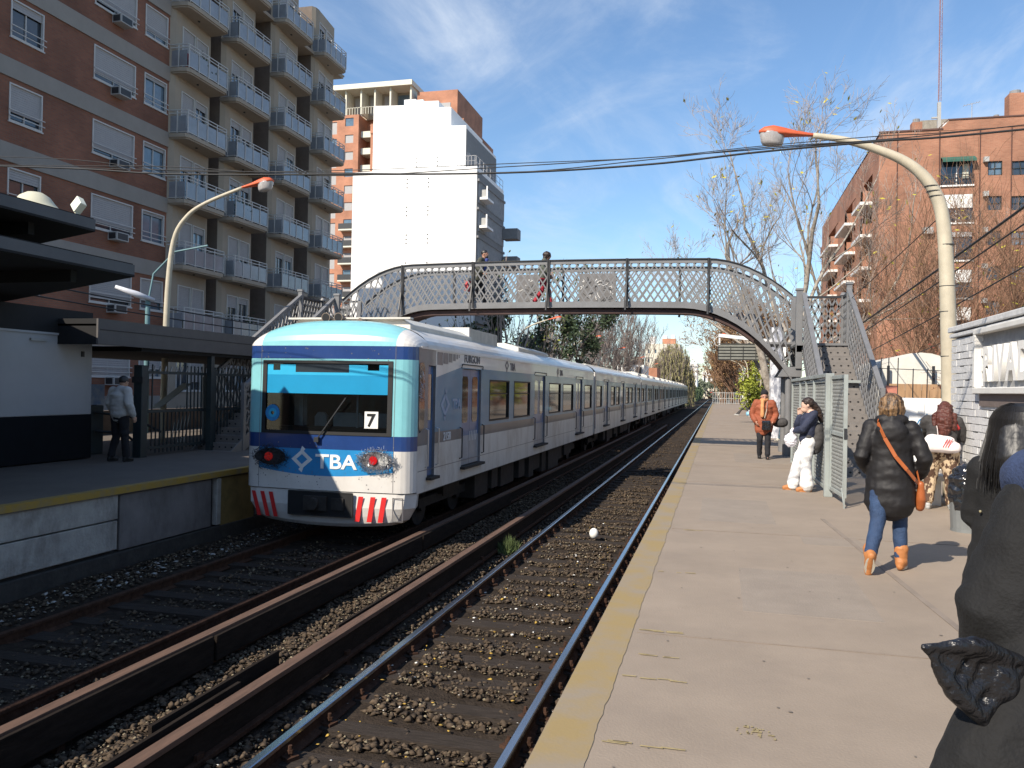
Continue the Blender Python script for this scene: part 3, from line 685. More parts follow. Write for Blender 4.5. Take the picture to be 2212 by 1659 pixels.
body(car, 12.72, 32.3, [(15.1, 16.4), (21.55, 22.95), (28.15, 29.5)], [(17.05, 18.77), (19.24, 21.0), (23.5, 25.3), (25.7, 27.6), (30.05, 31.8)], True)
X = CX+HW
mb = MB(); mb.box(X-.08, X-.05, 13.19, 13.56, .03, 1.94); cd = mb.build('cab_door', TDOOR, car)
MB().box(X-.05, X-.044, 13.27, 13.48, 1.0, 1.8).build('pane', TGLASS, cd)
mb = MB()
for yy in (13.10, 13.64): mb.tube([(X, yy, .2), (X+.05, yy, .22), (X+.05, yy, .84), (X, yy, .86)], .014, 6)
mb.build('handrail', CHROME, cd); MB().box(X-.03, X+.10, 13.15, 13.6, -.03, .02).build('step', UND, cd)
MB().prism([(12.80, .80), (12.97, .88), (13.0, 1.0), (13.0, 1.88), (12.94, 1.99), (12.77, 1.98), (12.745, 1.9), (12.745, .88)], 'x', X, X+.008).build('cab_side_window', TGLASS, car)
rng = random.Random(4); mb = MB()
for i in range(60):
    y, z = rng.uniform(12.74, 12.92), rng.uniform(1.35, 1.85); a = rng.random()*6.28; l = .06+.1*rng.random()
    mb.tube([(X+.01, y, z), (X+.04, y+l*.5*math.cos(a), z+l*.5*math.sin(a)), (X+.02, y+l*math.cos(a), z+l*math.sin(a))], .0025, 3, 0, False)
mb.build('torn_window_mesh', CHROME, car)
LG = mat('side_lettering_grey', (.10, .10, .11), .5)
LW = mat('side_lettering_white', (.62, .63, .64), .5, var=.12)
text_side('FURGON', .22, 15.2, 2.075, LG, car, bold=.004, sx=1.18)
for yy in (18.33, 24.6): text_side('TBA', .24, yy+.5, 1.985+.03, LG, car, bold=.008, sx=1.1); logo(car, lambda a, b, yy=yy: (X+.005, yy+.36*a, 1.99+.25*b), LG, 1)
text_side('2158', .21, 14.02, .605, LW, car, bold=.003, sx=1.0)
text_side('TBA', .25, 14.5, 1.18, mat('faded_lettering', (.26, .33, .44), .5), car, bold=.012, sx=1.1); logo(car, lambda a, b: (X+.005, 13.83+.52*a, 1.03+.46*b), MATS['faded_lettering'], 1)
mb = MB(); yq = 13.62
for wq, gq, hh in ((.30, .05, .23), (.26, .06, .20), (.21, .07, .165), (.15, .08, .13), (.09, .09, .09), (.05, .1, .06)):
    mb.quad((X+.004, yq, 2.205-hh), (X+.004, yq+wq, 2.205-hh), (X+.004, yq+wq, 2.205), (X+.004, yq, 2.205)); yq += wq+gq*.6
mb.build('tapering_blocks', TGF, car)
mb = MB(); mb.quad((X+.003, 13.57, 1.97), (X+.003, 15.0, 1.97), (X+.003, 15.0, 1.97), (X+.003, 13.57, 1.75)); mb.build('white_wedge', TW, car)
for k in range(5):
    mb = MB(); y = 15.72+.11*k; mb.quad((X-.038, y, .50), (X-.038, y+.05, .50), (X-.038, y+.09, .70), (X-.038, y+.04, .70)); mb.build('white_slash', LW, car)
# lower skirt seam
mb = MB(); mb.box(X, X+.003, 12.75, 32.2, .145, .157); mb.build('panel_seam', TG, car)
seam = MB()
for u in (-1.24, 1.24):
    for j in range(18):
        z0_, z1_ = -.18+.135*j, -.18+.135*(j+1); q = rooftop(u); z1_ = min(z1_, q-.01)
        if z1_ > z0_: seam.quad((CX+u-.004, fy(u, z0_)-.003, z0_), (CX+u+.004, fy(u, z0_)-.003, z0_), (CX+u+.004, fy(u, z1_)-.003, z1_), (CX+u-.004, fy(u, z1_)-.003, z1_))
seam.build('front_seam', TG, car)
gr = MB(); rng = random.Random(14)
for i in range(110):
    u = rng.uniform(-1.3, 1.3); z = rng.choice([rng.uniform(1.95, 2.2), rng.uniform(.0, .12), rng.uniform(.1, .6), rng.uniform(-.15, .1)]); s_ = rng.uniform(.004, .013); y = fy(u, z)-.003
    gr.quad((CX+u-s_, y, z), (CX+u+s_*.6, y, z-s_), (CX+u+s_, y, z+s_*.5), (CX+u, y, z+s_))
gr.build('paint_chips', [TG], car)['kind'] = 'stuff'
# roof gear of the leading car
def roofbox(car, a, b, h, hw=.95, cut=.25, nm='roof_unit'):
    mb = MB(); mb.prism([(CX-hw, 2.5), (CX+hw, 2.5), (CX+hw, 2.5+h*.72), (CX+hw-cut, 2.55+h), (CX-hw+cut, 2.55+h), (CX-hw, 2.5+h*.72)], 'y', a, b); return mb.build(nm, ROOFW, car, bevel=.02)
roofbox(car, 13.35, 17.0, .24, 1.15, .2); MB().box(CX-1.18, CX+1.18, 13.25, 13.4, 2.76, 2.79).build('roof_lip', ROOFW, car)
MB().box(CX-1.1, CX+1.1, 16.95, 19.3, 2.45, 2.88).build('roof_housing', mat('roof_cream', (.50, .47, .40), .6, dirt=.3), car, bevel=.015)
MB().box(CX-1.12, CX+1.12, 16.88, 16.96, 2.45, 2.89).build('roof_housing_end', TW, car)
roofbox(car, 19.35, 20.3, .12, .95, .1)
roofbox(car, 21.3, 25.2, .26, 1.15, .4); roofbox(car, 25.25, 28.6, .14, 1.0, .3); roofbox(car, 30.3, 32.1, .12, .9, .2)
for dx in (-.32, -.08): 
    mb = MB(); mb.cyl((CX+dx, 13.02, 2.77), .085, .22, 16, r2=.035, axis='y'); mb.cyl((CX+dx, 13.018, 2.77), .07, .004, 16, 1, axis='y'); mb.build('horn', [mat('horn_brown', (.16, .12, .09), .5), BLACK], car)
mb = MB(); mb.cyl((CX+.3, 13.1, 2.72), .045, .3, 12, r2=.02, axis='y'); mb.build('horn', MATS['horn_brown'], car)

c2 = thing('train_car', 'second train car, coupled right behind the leading one', 'train car', (CX, 32.75, -1.08), 'cars of the commuter train')
y0 = 32.75
body(c2, y0, y0+19.95, [(y0+2.55, y0+4.0), (y0+9.0, y0+10.45), (y0+15.4, y0+16.9)], [(y0+.35, y0+1.95), (y0+5.0, y0+6.5), (y0+7.0, y0+8.4), (y0+11.2, y0+12.8), (y0+13.3, y0+14.8), (y0+17.6, y0+19.3)])
MB().box(X-.002, X+.004, y0+.02, y0+.28, .0, 1.97).build('blue_end_band', TN, c2)
mb = MB()
for i in range(40): mb.box(CX-.5, CX+1.05, y0+.6+i*.34, y0+.8+i*.34, 2.60, 2.66)
mb.build('roof_grille', ROOFW, c2); MB().box(CX-.55, CX+1.1, y0+.4, y0+14.5, 2.50, 2.61).build('roof_unit', mat('roof_gap', (.08, .08, .08), .7), c2)
roofbox(c2, y0+15.6, y0+18.8, .18, 1.1, .3)
for i, lab in enumerate(('third train car, first of those with two humps on the roof', 'fourth train car from the front, far along the train', 'fifth train car, next to last of the train', 'last and farthest train car')):
    if i == 0:
        c3 = dup(c2, (CX, 32.75+20.4, -1.08), label=lab)
        for ch in kids(c3):
            if ch.name.startswith(('roof_grille', 'roof_unit')): bpy.data.objects.remove(ch)
        for a in (2.2, 9.5, 15.5):
            mb = MB(); yy = 53.15+a; mb.prism([(CX-1.1, 2.5), (CX+1.1, 2.5), (CX+1.1, 2.72), (CX+.8, 2.86), (CX-.8, 2.86), (CX-1.1, 2.72)], 'y', yy, yy+2.4); mb.build('roof_unit', ROOFW, c3)
    else: dup(c3, (CX, 32.75+20.4*(i+1), -1.08), label=lab)
# ------------------------------------------------------------------ footbridge
BC = -4.40
def ztop(x): q = abs(x-BC); d = max(0, q-4.0); return 5.05-.04*min(1, q/4)**2-.205*d*d
def zbot(x): q = abs(x-BC); d = max(0, q-3.4); return 3.79-.03*min(1, q/3.4)**2-(.2*d*d+.005*d**4)
br = thing('footbridge', 'grey arched iron lattice footbridge crossing over the train and tracks', 'footbridge', (BC, 22.2, 0))
HS = 6.18
def arc(fn, n=46, hs=HS): return [(BC-hs+2*hs*i/n, fn(BC-hs+2*hs*i/n)) for i in range(n+1)]
def strip(mb, pts, y0, y1, t, mi=0):
    for (xa, za), (xb, zb) in zip(pts, pts[1:]): mb.add([(xa, y0, za), (xb, y0, zb), (xb, y0, zb+t), (xa, y0, za+t), (xa, y1, za), (xb, y1, zb), (xb, y1, zb+t), (xa, y1, za+t)], [(0, 1, 2, 3), (7, 6, 5, 4), (0, 4, 5, 1), (3, 2, 6, 7)], mi)
for gi, gy in enumerate((21.5, 22.95)):
    sgn = -1 if gi == 0 else 1
    gd = MB(); strip(gd, arc(lambda x: zbot(x)), gy-.02, gy+.02, .15, 0); strip(gd, arc(lambda x: zbot(x)-.015), gy-.07, gy+.07, .018, 0); gd = gd.build('lattice_girder', GREYST, br)
    mb = MB(); strip(mb, arc(lambda x: ztop(x)), gy-.06, gy+.06, .022, 1); strip(mb, arc(lambda x: ztop(x)-.10), gy-.02, gy+.02, .10, 0)
    mb.build('top_chord', [GREYST, BLKST], gd)
    n = 60
    def pt(u, v):
        x = BC-HS+2*HS*u; # end verticals lean out at the top
        a, b = zbot(x)+.13, ztop(x)-.08
        return (x, a+(b-a)*v)
    for i in range(-4, n):
        for s in (1, -1):
            ua, ub = (i/n, (i+3.4)/n) if s > 0 else ((i+3.4)/n, i/n)
            va, vb = 0., 1.
            if ua < 0: va = -ua/(ub-ua); ua = 0
            if ub < 0: vb = 1+ub/(ua-ub)*1.0; vb = 1-(0-ub)/(ua-ub); ub = 0
            if ub > 1: vb = (1-ua)/(ub-ua); ub = 1
            if ua > 1: va = (ua-1)/(ua-ub); ua = 1
            if vb-va < .12: continue
            pa, pb = pt(ua, va), pt(ub, vb); m = MB(); yy = gy+.012*s
            m.bar((pa[0], yy, pa[1]), (pb[0], yy, pb[1]), .010, .036); m.build('lattice_bar', GREYST, gd)
    for k in range(5 if gi == 0 else 3):
        x = [-8.75, -6.66, -4.52, -2.4, -.30][k] if gi == 0 else [-7.7, -4.4, -1.1][k]
        a, b = zbot(x)-.1, ztop(x)+.03; yo = gy+sgn*.05
        m = MB(); m.tube([(x, yo+sgn*.20, a), (x, yo+sgn*.17, a+.25), (x, yo+sgn*.02, a+.75), (x, yo-.01*sgn, a+1.05), (x, yo, b)], [.03, .03, .026, .026, .03], 6); m.box(x-.008, x+.05, gy-.05, gy+.05, a+.1, b)
        m.build('stiffener', BLKST, gd)
mb = MB()
PG = mat('patch_grey', (.13, .125, .125), .6, var=.2, scale=8)
pp = [MB().box(-5.75, -5.1, 22.90, 22.915, zbot(-4.4)+.05, ztop(-4.4)-.16).build('patch_panel', PG, br), MB().box(-3.9, -2.85, 22.90, 22.915, zbot(-4.4)+.05, ztop(-4.4)-.16).build('patch_panel', PG, br)]
rng = random.Random(77); mg, mk = MB(), MB()
for i in range(46):
    x = rng.uniform(-3.8, -2.95) if i % 4 else rng.uniform(-5.65, -5.2); z = rng.uniform(3.95, 4.75); q = rng.uniform(.03, .09); P = [(x+rng.gauss(0, q), 22.894, z+rng.gauss(0, q)) for _ in range(4)]
    for a, b in zip(P, P[1:]): (mg if i % 3 == 0 else mk).bar(a, b, .004, .014)
mg.build('graffiti', WHITE, pp[1]); mk.build('graffiti', DARKM, pp[1])
# deck over the span and red underside
mb = MB(); pts = [(x, max(z+.06, 2.82)) for x, z in arc(zbot, 40)]; strip(mb, pts, 21.53, 22.92, .05, 0); strip(mb, [(x, z-.16) for x, z in arc(zbot, 40) if abs(x-BC) < 5.3], 21.56, 21.9, .12, 1)
pu = arc(lambda x: zbot(x)-.02, 40)
for (xa, za), (xb, zb) in zip(pu, pu[1:]): mb.add([(xa, 21.53, za), (xb, 21.53, zb), (xb, 22.92, zb), (xa, 22.92, za)], [(0, 1, 2, 3)], 1)
mb.build('deck', [GREYST, REDUN], br)
def lattice_panel(mbl, fn, n, w=.045):
    """fn(u,v) -> 3D point; collects crossing bars"""
    for i in range(-3, n):
        for s in (1, -1):
            ua, ub = (i, i+3) if s > 0 else (i+3, i); va, vb = 0., 1.
            if ua < 0: va = -ua/(ub-ua); ua = 0
            if ub < 0: vb = 1-(0-ub)/(ua-ub); ub = 0
            if ub > n: vb = (n-ua)/(ub-ua); ub = n
            if ua > n: va = (ua-n)/(ua-ub); ua = n
            if vb-va < .1: continue
            mbl.append((fn(ua/n, va), fn(ub/n, vb)))
def side(sx):      # landing, columns, stair on one end; sx=+1 right, -1 left
    P = lambda dx, y, z: (BC+sx*dx, y, z)
    for y in (21.5, 22.95):
        m = MB(); m.cyl(P(6.12, y+.12, 0), .085, 2.2, 18); m.cyl(P(6.12, y+.12, 0), .13, .30, 18); m.cyl(P(6.12, y+.12, 2.08), .13, .12, 18)
        m.box(BC+sx*6.28, BC+sx*6.40, y+.0, y+.16, 0, 2.9); m.build('column', GREYST, br, smooth=False)
        m = MB(); m.prism([(BC+sx*5.85, 2.0), (BC+sx*6.42, 2.0), (BC+sx*6.42, 2.25), (BC+sx*6.0, 2.25)], 'y', y-.03, y+.20); m.build('bracket', GREYST, br)
    m = MB(); m.box(BC+sx*6.26, BC+sx*6.42, 21.42, 21.52, 2.2, 4.16); m.box(BC+sx*6.24, BC+sx*6.44, 21.40, 21.54, 4.16, 4.22); m.build('end_post', GREYST, br, bevel=.01)
    m = MB(); m.box(BC+sx*6.26, BC+sx*6.38, 22.9, 23.0, 2.2, 4.16); m.build('end_post', GREYST, br, bevel=.01)
    m = MB(); m.box(BC+sx*6.28, BC+sx*7.66, 21.3, 23.0, 2.78, 2.84); m.box(BC+sx*6.28, BC+sx*7.66, 21.42, 21.5, 2.62, 2.78); m.build('landing', GREYST, br)
    m = MB(); m.box(BC+sx*7.52, BC+sx*7.62, 22.9, 23.0, 0, 4.2); m.cyl(P(7.57, 22.95, 4.2), .09, .08, 10, r2=.05); m.build('landing_post', GREYST, br)
    m = MB(); m.box(BC+sx*7.44, BC+sx*7.56, 21.4, 21.5, 0.0, 4.30); m.box(BC+sx*7.42, BC+sx*7.58, 21.38, 21.52, 4.30, 4.36); m.build('landing_post', GREYST, br)
    m = MB(); m.bar(P(6.3, 22.95, 4.16), P(7.6, 22.95, 4.16), .05, .06); m.build('top_rail', BLKST, br)
    m = MB(); m.bar(P(7.57, 21.45, 4.16), P(7.57, 22.95, 4.16), .05, .06); m.build('top_rail', BLKST, br)
    B = []; lattice_panel(B, lambda u, v: P(6.36+1.18*u, 22.95, 2.95+1.15*v), 7); lattice_panel(B, lambda u, v: P(7.57, 21.5+1.4*u, 2.95+1.15*v), 8)
    for a, b in B: MB().bar(a, b, .012, .045).build('lattice_bar', GREYST, br)
    # stair towards the camera
    n = 17; run = 4.95/n; rise = 2.84/n; xa, xb = 6.46, 7.46
    for k in range(n):
        y = 21.35-run*k; z = 2.84-rise*(k+1)
        m = MB(); m.box(BC+sx*xa, BC+sx*xb, y-run, y+.02, z-.018, z+.004); m.box(BC+sx*xa, BC+sx*xb, y-.012, y, z, z+rise-.02)
        st = m.build('stair_step', STEPM, br)
        m = MB(); h = 6
        for i in range(h):
            x = BC+sx*(xa+.10+(xb-xa-.2)*i/(h-1)); m.prism([(x-.028, z+.085), (x, z+.062), (x+.028, z+.085), (x, z+.108)], 'y', y-.0165, y-.0125)
        m.build('riser_holes', BLACK, st)['kind'] = 'stuff'
    for q, xs_ in ((0, xa-.02), (1, xb+.02)):
        m = MB(); m.bar(P(xs_, 21.4, 2.66), P(xs_, 21.4-4.95, -.16+.0), .03, .30); m.build('stringer', GREYST, br)
        m = MB(); zz = 4.08 if q == 0 else 4.20; yb = 16.95
        m.bar(P(xs_, 21.45, zz), P(xs_, yb, zz-.574*(21.45-yb)), .10, .07); m.box(BC+sx*xs_-.04, BC+sx*xs_+.04, yb-.05, yb+.05, 0, zz-.574*(21.45-yb)+.1); m.build('handrail', GREYST, br)
        B = []; lattice_panel(B, lambda u, v: P(xs_, 21.35-4.35*u, 2.84-2.5*u+.0+(1.18 if q == 0 else 1.28)*v), 22)
        for a, b in B: MB().bar(a, b, .012, .042).build('lattice_bar', GREYST, br)
STEPM = mat('stair_tread_grey', (.17, .155, .145), .75, var=.12, scale=5, dirt=.3, dcol=(.15, .13, .11))
side(1); side(-1)

# ------------------------------------------------------------------ gate cage beside the stair
MESHM = mat('cage_mesh_fill', (.20, .21, .205), .7, var=.3, scale=30, dirt=.4)
cg = thing('stair_enclosure', 'weathered grey metal enclosure of mesh panels beside the stair, the girl leaning on it', 'fence', (1.67, 16.5, 0))
def frame_panel(root, x0, y0, x1, y1, z0, z1, nm='mesh_panel', midz=None, pitch=.075):
    m = MB(); w = .055
    for (x, y) in ((x0, y0), (x1, y1)): m.box(x-w/2, x+w/2, y-w/2, y+w/2, z0, z1)
    zs = [z0+w/2, z1-w/2] + ([midz] if midz else [])
    for z in zs: m.bar((x0, y0, z), (x1, y1, z), w*.8, w)
    p = m.build(nm, GATEP, root, bevel=.004)
    m = MB(); L_ = math.hypot(x1-x0, y1-y0); n = max(2, int(L_/pitch)); B = []
    k = max(1, round((z1-z0)/pitch/1.6))
    for j in range(k):
        za, zb = z0+w+(z1-z0-2*w)*j/k, z0+w+(z1-z0-2*w)*(j+1)/k
        for i in range(n):
            xa, ya = x0+(x1-x0)*i/n, y0+(y1-y0)*i/n; xb, yb = x0+(x1-x0)*(i+1)/n, y0+(y1-y0)*(i+1)/n
            xm, ym, zm = (xa+xb)/2, (ya+yb)/2, (za+zb)/2
            m.bar((xa, ya, za), (xb, yb, zb), .010, .010); m.bar((xa, ya, zb), (xb, yb, za), .010, .010)
    s = m.build('wire_mesh', MESHM, p); s['kind'] = 'stuff'; return p
ys_ = [13.35, 15.2, 16.5, 17.7, 19.5]
for a, b in zip(ys_, ys_[1:]): frame_panel(cg, 1.66, a+.03, 1.66, b-.03, .08, 1.82)
MB().box(1.60, 1.72, 13.25, 13.37, 0, 1.9).build('post', GATEP, cg, bevel=.008)
for y in ys_[1:]: MB().box(1.62, 1.70, y-.04, y+.04, 0, 1.86).build('post', GATEP, cg, bevel=.006)
m = MB(); m.box(1.60, 1.74, 13.38, 19.5, 1.84, 1.90); m.box(1.66, 3.3, 19.46, 19.54, 1.84, 1.9); m.build('top_rail', GATEP, cg, bevel=.006)
gt = thing('gate_leaf', 'open grey mesh gate leaf standing on a thin foot bar, nearest part of the enclosure', 'gate', (1.69, 13.2, 0))
frame_panel(gt, 1.69, 13.22, 1.74, 12.22, .12, 1.86, 'gate_panel', 1.0)
m = MB(); m.box(1.70, 1.72, 12.0, 12.02, 0, .5); m.tube([(1.71, 12.01, .02), (1.715, 12.3, .25)], .01, 5); m.build('foot_bar', GATEP, gt)
m = MB(); m.box(1.72, 1.76, 12.18, 12.26, .95, 1.1); m.build('latch', DARKM, gt)

# ------------------------------------------------------------------ station lamps
def lamp(name, label, x, y, sgn, ztip, reach, r, head=1., zb=0., big=False):
    t = thing(name, label, 'street lamp', (x, y, zb), 'curved platform lamps')
    pts = [(x, y, zb)]; zs = ztip-reach*.62
    for i in range(1, 8): pts.append((x-sgn*.02*i*.3, y, zb+(zs-zb)*i/7))
    for i in range(1, 13):
        a = math.pi/2*i/12*.86; pts.append((x-sgn*.04+sgn*reach*.62*(1-math.cos(a)), y, zs+reach*.56*math.sin(a)))
    last = pts[-1]; pts.append((x+sgn*reach*.86, y, last[2]+reach*.24*.55)) if not big else pts.append((x+sgn*reach*.80, y, last[2]+.08))
    n = len(pts); MBp = MB(); MBp.tube(pts, [r*(1-.45*i/(n-1)) for i in range(n)], 12)
    MBp.build('pole', POLEM, t, smooth=True)
    e = Vector(pts[-1]); d = (e-Vector(pts[-2])).normalized(); hl = head
    prof = [(-.05, .035), (.05, .05), (.3, .075), (.55, .12), (.72, .135), (.86, .10), (.93, .03)]
    rings = []
    for s_, q in prof:
        c = e + Vector((sgn*s_*hl, 0, d.z*s_*hl*.55)); rings.append([(c.x, c.y+q*hl*1.15*math.cos(a), c.z+q*hl*.95*max(math.sin(a), -.35)) for a in [2*math.pi*j/14 for j in range(14)]])
    m = MB(); m.loft(rings); hd = m.build('lamp_head', ORANGE, t, smooth=True)
    c = e + Vector((sgn*.68*hl, 0, d.z*.68*hl*.55-.05*hl)); rings = []
    for q, dz in ((1, 0), (.98, -.07), (.82, -.13), (.5, -.155)): rings.append([(c.x+.24*hl*q*math.cos(a), c.y+.14*hl*q*math.sin(a), c.z+dz*hl) for a in [2*math.pi*j/14 for j in range(14)]])
    m = MB(); m.loft(rings); m.build('diffuser', LAMPG, t, smooth=True)
    return t
# right pole: cream curved concrete lamp
def lamp_from(name, label, pts, rads, head_dir, hl, group='curved platform lamps', pm=None):
    t = thing(name, label, 'street lamp', pts[0], group)
    # smooth the poly-line
    P = [Vector(p) for p in pts]; out_ = []; RR = []
    for i in range(len(P)-1):
        p0, p1, p2, p3 = P[max(i-1, 0)], P[i], P[i+1], P[min(i+2, len(P)-1)]
        for k in range(5):
            s = k/5; out_.append(.5*((2*p1)+(p2-p0)*s+(2*p0-5*p1+4*p2-p3)*s*s+(3*p1-p0-3*p2+p3)*s**3)); RR.append(rads[i]+(rads[i+1]-rads[i])*s)
    out_.append(P[-1]); RR.append(rads[-1])
    m = MB(); m.tube(out_, RR, 14); m.build('pole', pm or POLEM, t, smooth=True)
    e = P[-1]; sgn = 1 if head_dir[0] > 0 else -1; d = Vector(head_dir).normalized()
    prof = [(-.04, .032, .03), (.05, .045, .04), (.28, .075, .06), (.5, .12, .10), (.68, .14, .125), (.84, .12, .09), (.93, .05, .03)]
    rings = []
    for s_, q, h in prof:
        c = e + d*s_*hl; rings.append([(c.x, c.y+q*hl*1.1*math.cos(a), c.z+h*hl*1.1*max(math.sin(a), -.3)) for a in [2*math.pi*j/16 for j in range(16)]])
    m = MB(); m.loft(rings); m.build('lamp_head', ORANGE, t, smooth=True)
    c = e + d*.70*hl + Vector((0, 0, -.02*hl)); rings = []
    for q, dz in ((1.03, .02), (1.03, 0), (1.0, -.06), (.92, -.15), (.8, -.2), (.5, -.21)): rings.append([(c.x+.21*hl*q*math.cos(a), c.y+.15*hl*q*math.sin(a), c.z+dz*hl+d.z*(.21*hl*q*math.cos(a))*sgn) for a in [2*math.pi*j/16 for j in range(16)]])
    m = MB(); m.loft(rings); m.build('diffuser', LAMPG, t, smooth=True)
    return t
RL = lamp_from('platform_lamp', 'tall cream lamp post with orange head at the near end of the painted wall', [(3.56, 14, 0), (3.51, 14, 1.8), (3.46, 14, 3.2), (3.40, 14, 4.17), (3.31, 14, 4.66), (3.12, 14, 5.02), (2.82, 14, 5.30), (2.42, 14, 5.51), (1.90, 14, 5.70), (1.43, 14, 5.80)], [.125, .12, .115, .105, .098, .09, .078, .067, .055, .045], (-1, 0, .12), .92)
m = MB()
for z in (2.2, 2.9, 3.3, 3.95, 4.72, 4.80, 4.88): m.cyl((3.56-.032*z if z < 4.6 else 3.33-(z-4.6)*.45, 14, z), .116 if z < 4.5 else .105, .012, 14)
m.build('cable_clip', DARKM, RL)
x0 = -14.0
LL = lamp_from('platform_lamp', 'nearest left lamp post with orange head, behind the dark fence', [(-14.02, 18.2, 0), (-13.98, 18.2, 1.7), (-13.93, 18.2, 3.9), (-13.78, 18.2, 5.25), (-13.42, 18.2, 5.85), (-12.85, 18.2, 6.20), (-11.80, 18.2, 6.55)], [.085, .082, .075, .065, .055, .047, .04], (1, 0, .16), .95)
for i, lab in enumerate(('second left lamp post, hidden mostly behind the bridge arch', 'left lamp post seen under the bridge deck, right of the dark evergreen', 'fourth left lamp, its orange head against the bare trees', 'fifth left lamp with orange head above the train roof', 'sixth left lamp, small orange head by the white house', 'farthest left lamp, tiny orange head')):
    if i == 0: continue
    dup(LL, (-13.0, (0, 51.6, 70, 89, 113, 140)[i], -.45), label=lab)
# right side lamps further along
for i, (x, y, lab) in enumerate(((3.25, 66, 'right lamp with pale head just behind the hanging sign board'), (3.3, 95, 'small curved lamp on the right platform left of the yellow bush'), (3.3, 112, 'farthest curved lamp on the right platform'))):
    o = dup(LL, (x, y, -.55), rz=math.pi, label=lab)
# small street lamps beyond the left platform
def streetlamp(x, y, h, label, sgn=1):
    t = thing('street_lamp', label, 'street lamp', (x, y, -1)); m = MB(); m.tube([(x, y, -1), (x, y, h)], [.09, .06], 8); m.build('pole', POLEM, t)
    m = MB(); m.box(x, x+sgn*1.1, y-.12, y+.12, h-.08, h+.06); m.build('lamp_head', AC, t); return t
streetlamp(-10.8, 125, 6.6, 'straight lamp post standing before the willow, left one'); streetlamp(-9.2, 145, 6.0, 'straight lamp post standing before the willow, right one')
# teal post with white head behind left platform
t = thing('street_lamp', 'teal post with a white cobra head beside the nearest left lamp post', 'street lamp', (-17.0, 21.3, -1))
m = MB(); m.tube([(-17.0, 21.3, -1), (-17.0, 21.3, 4.1)], [.09, .07], 10); m.tube([(-17.0, 21.3, 4.0), (-16.9, 21.4, 4.9), (-16.3, 21.6, 5.6), (-15.3, 21.8, 5.8)], .03, 6); m.build('pole', mat('teal_paint', (.10, .20, .22), .6, var=.15, dirt=.3), t)
m = MB(); m.tube([(-16.8, 21.35, 4.08), (-17.15, 21.0, 4.22), (-17.6, 20.6, 4.42)], [.05, .10, .05], 10); m.build('lamp_head', mat('pale_lamp', (.55, .56, .6), .4), t, smooth=True)

# ------------------------------------------------------------------ left canopies, awning, kiosk, fence
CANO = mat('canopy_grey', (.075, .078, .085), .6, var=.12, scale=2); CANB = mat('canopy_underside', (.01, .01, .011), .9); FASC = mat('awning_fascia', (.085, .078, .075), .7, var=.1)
def canopy(label, xe, ye, z, th, posts, sl, back=-17.5):
    t = thing('platform_canopy', label, 'canopy', (xe-3, 5, 0))
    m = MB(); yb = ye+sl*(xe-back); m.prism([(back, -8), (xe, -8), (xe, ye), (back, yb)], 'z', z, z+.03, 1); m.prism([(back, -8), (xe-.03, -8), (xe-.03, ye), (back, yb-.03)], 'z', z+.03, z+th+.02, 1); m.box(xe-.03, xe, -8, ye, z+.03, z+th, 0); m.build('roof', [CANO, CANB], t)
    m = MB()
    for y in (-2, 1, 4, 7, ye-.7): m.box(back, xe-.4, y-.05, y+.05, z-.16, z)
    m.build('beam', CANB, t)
    for x, y in posts: MB().box(x-.05, x+.05, y-.05, y+.05, 0, z-.16).build('post', mat('canopy_post_red', (.03, .014, .014), .7), t)
    return t
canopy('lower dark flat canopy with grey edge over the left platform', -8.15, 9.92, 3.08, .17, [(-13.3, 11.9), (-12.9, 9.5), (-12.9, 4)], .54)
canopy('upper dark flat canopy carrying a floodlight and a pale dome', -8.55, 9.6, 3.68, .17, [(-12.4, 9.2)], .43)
t = thing('siren_dome', 'pale cream domed housing standing on the upper canopy edge', 'loudspeaker', (-8.95, 8.9, 3.85))
m = MB(); rings = [[(-8.95+r*math.cos(a), 8.95+r*math.sin(a)*1.0, 3.85+z0) for a in [2*math.pi*j/20 for j in range(20)]] for r, z0 in ((.36, 0), (.31, .03), (.24, .11), (.18, .19), (.10, .24), (.01, .255))]; m.loft(rings); m.build('dome', mat('cream_plastic', (.55, .53, .40), .5, var=.05), t, smooth=True)
m = MB(); m.tube([(-8.95, 9.3, 3.85), (-8.95, 9.32, 3.97)], .008, 5); m.build('pin', DARKM, t)
t = thing('floodlight', 'small white square floodlight tilted on the upper canopy edge', 'floodlight', (-8.75, 9.45, 3.85))
m = MB(); m.box(-.10, .10, -.05, .05, -.085, .085); fl = m.build('lamp_box', mat('flood_cream', (.72, .72, .58), .4), None, bevel=.01, origin=(0, 0, 0)); fl.parent = t; fl.location = (0, .05, .19); fl.rotation_euler = (R(-20), R(38), R(-30))
m = MB(); m.box(-8.77, -8.73, 9.45, 9.51, 3.85, 4.0); m.build('bracket', MATS['flood_cream'], t)
t = thing('ticket_awning', 'low dark awning with deep grey fascia over the left platform fence', 'awning', (-13, 18, 0))
m = MB(); m.box(-16.5, -11.42, 12.9, 40, 2.62, 2.66, 1); m.box(-11.42, -11.38, 12.9, 40, 2.27, 2.76, 0); m.box(-16.5, -11.42, 12.9, 12.94, 2.27, 2.76, 1); m.box(-16.5, -11.46, 14.2, 40, 2.2, 2.3, 1); m.box(-11.378, -11.372, 12.95, 39.9, 2.55, 2.56, 1); m.build('roof', [FASC, CANB], t)
for y in (16.6, 20.5, 26, 32, 38): MB().box(-11.56, -11.44, y-.06, y+.06, 0, 2.2).build('post', DGREEN, t)
m = MB(); m.box(-15, -12.3, 10.9, 13.8, 2.46, 2.95); m.box(-16, -12.5, 6, 10.9, 2.46, 2.85); m.build('roof_box', BLACK, t)
t = thing('kiosk', 'white and dark blue station kiosk at the left edge', 'kiosk', (-13.6, 11, 0))
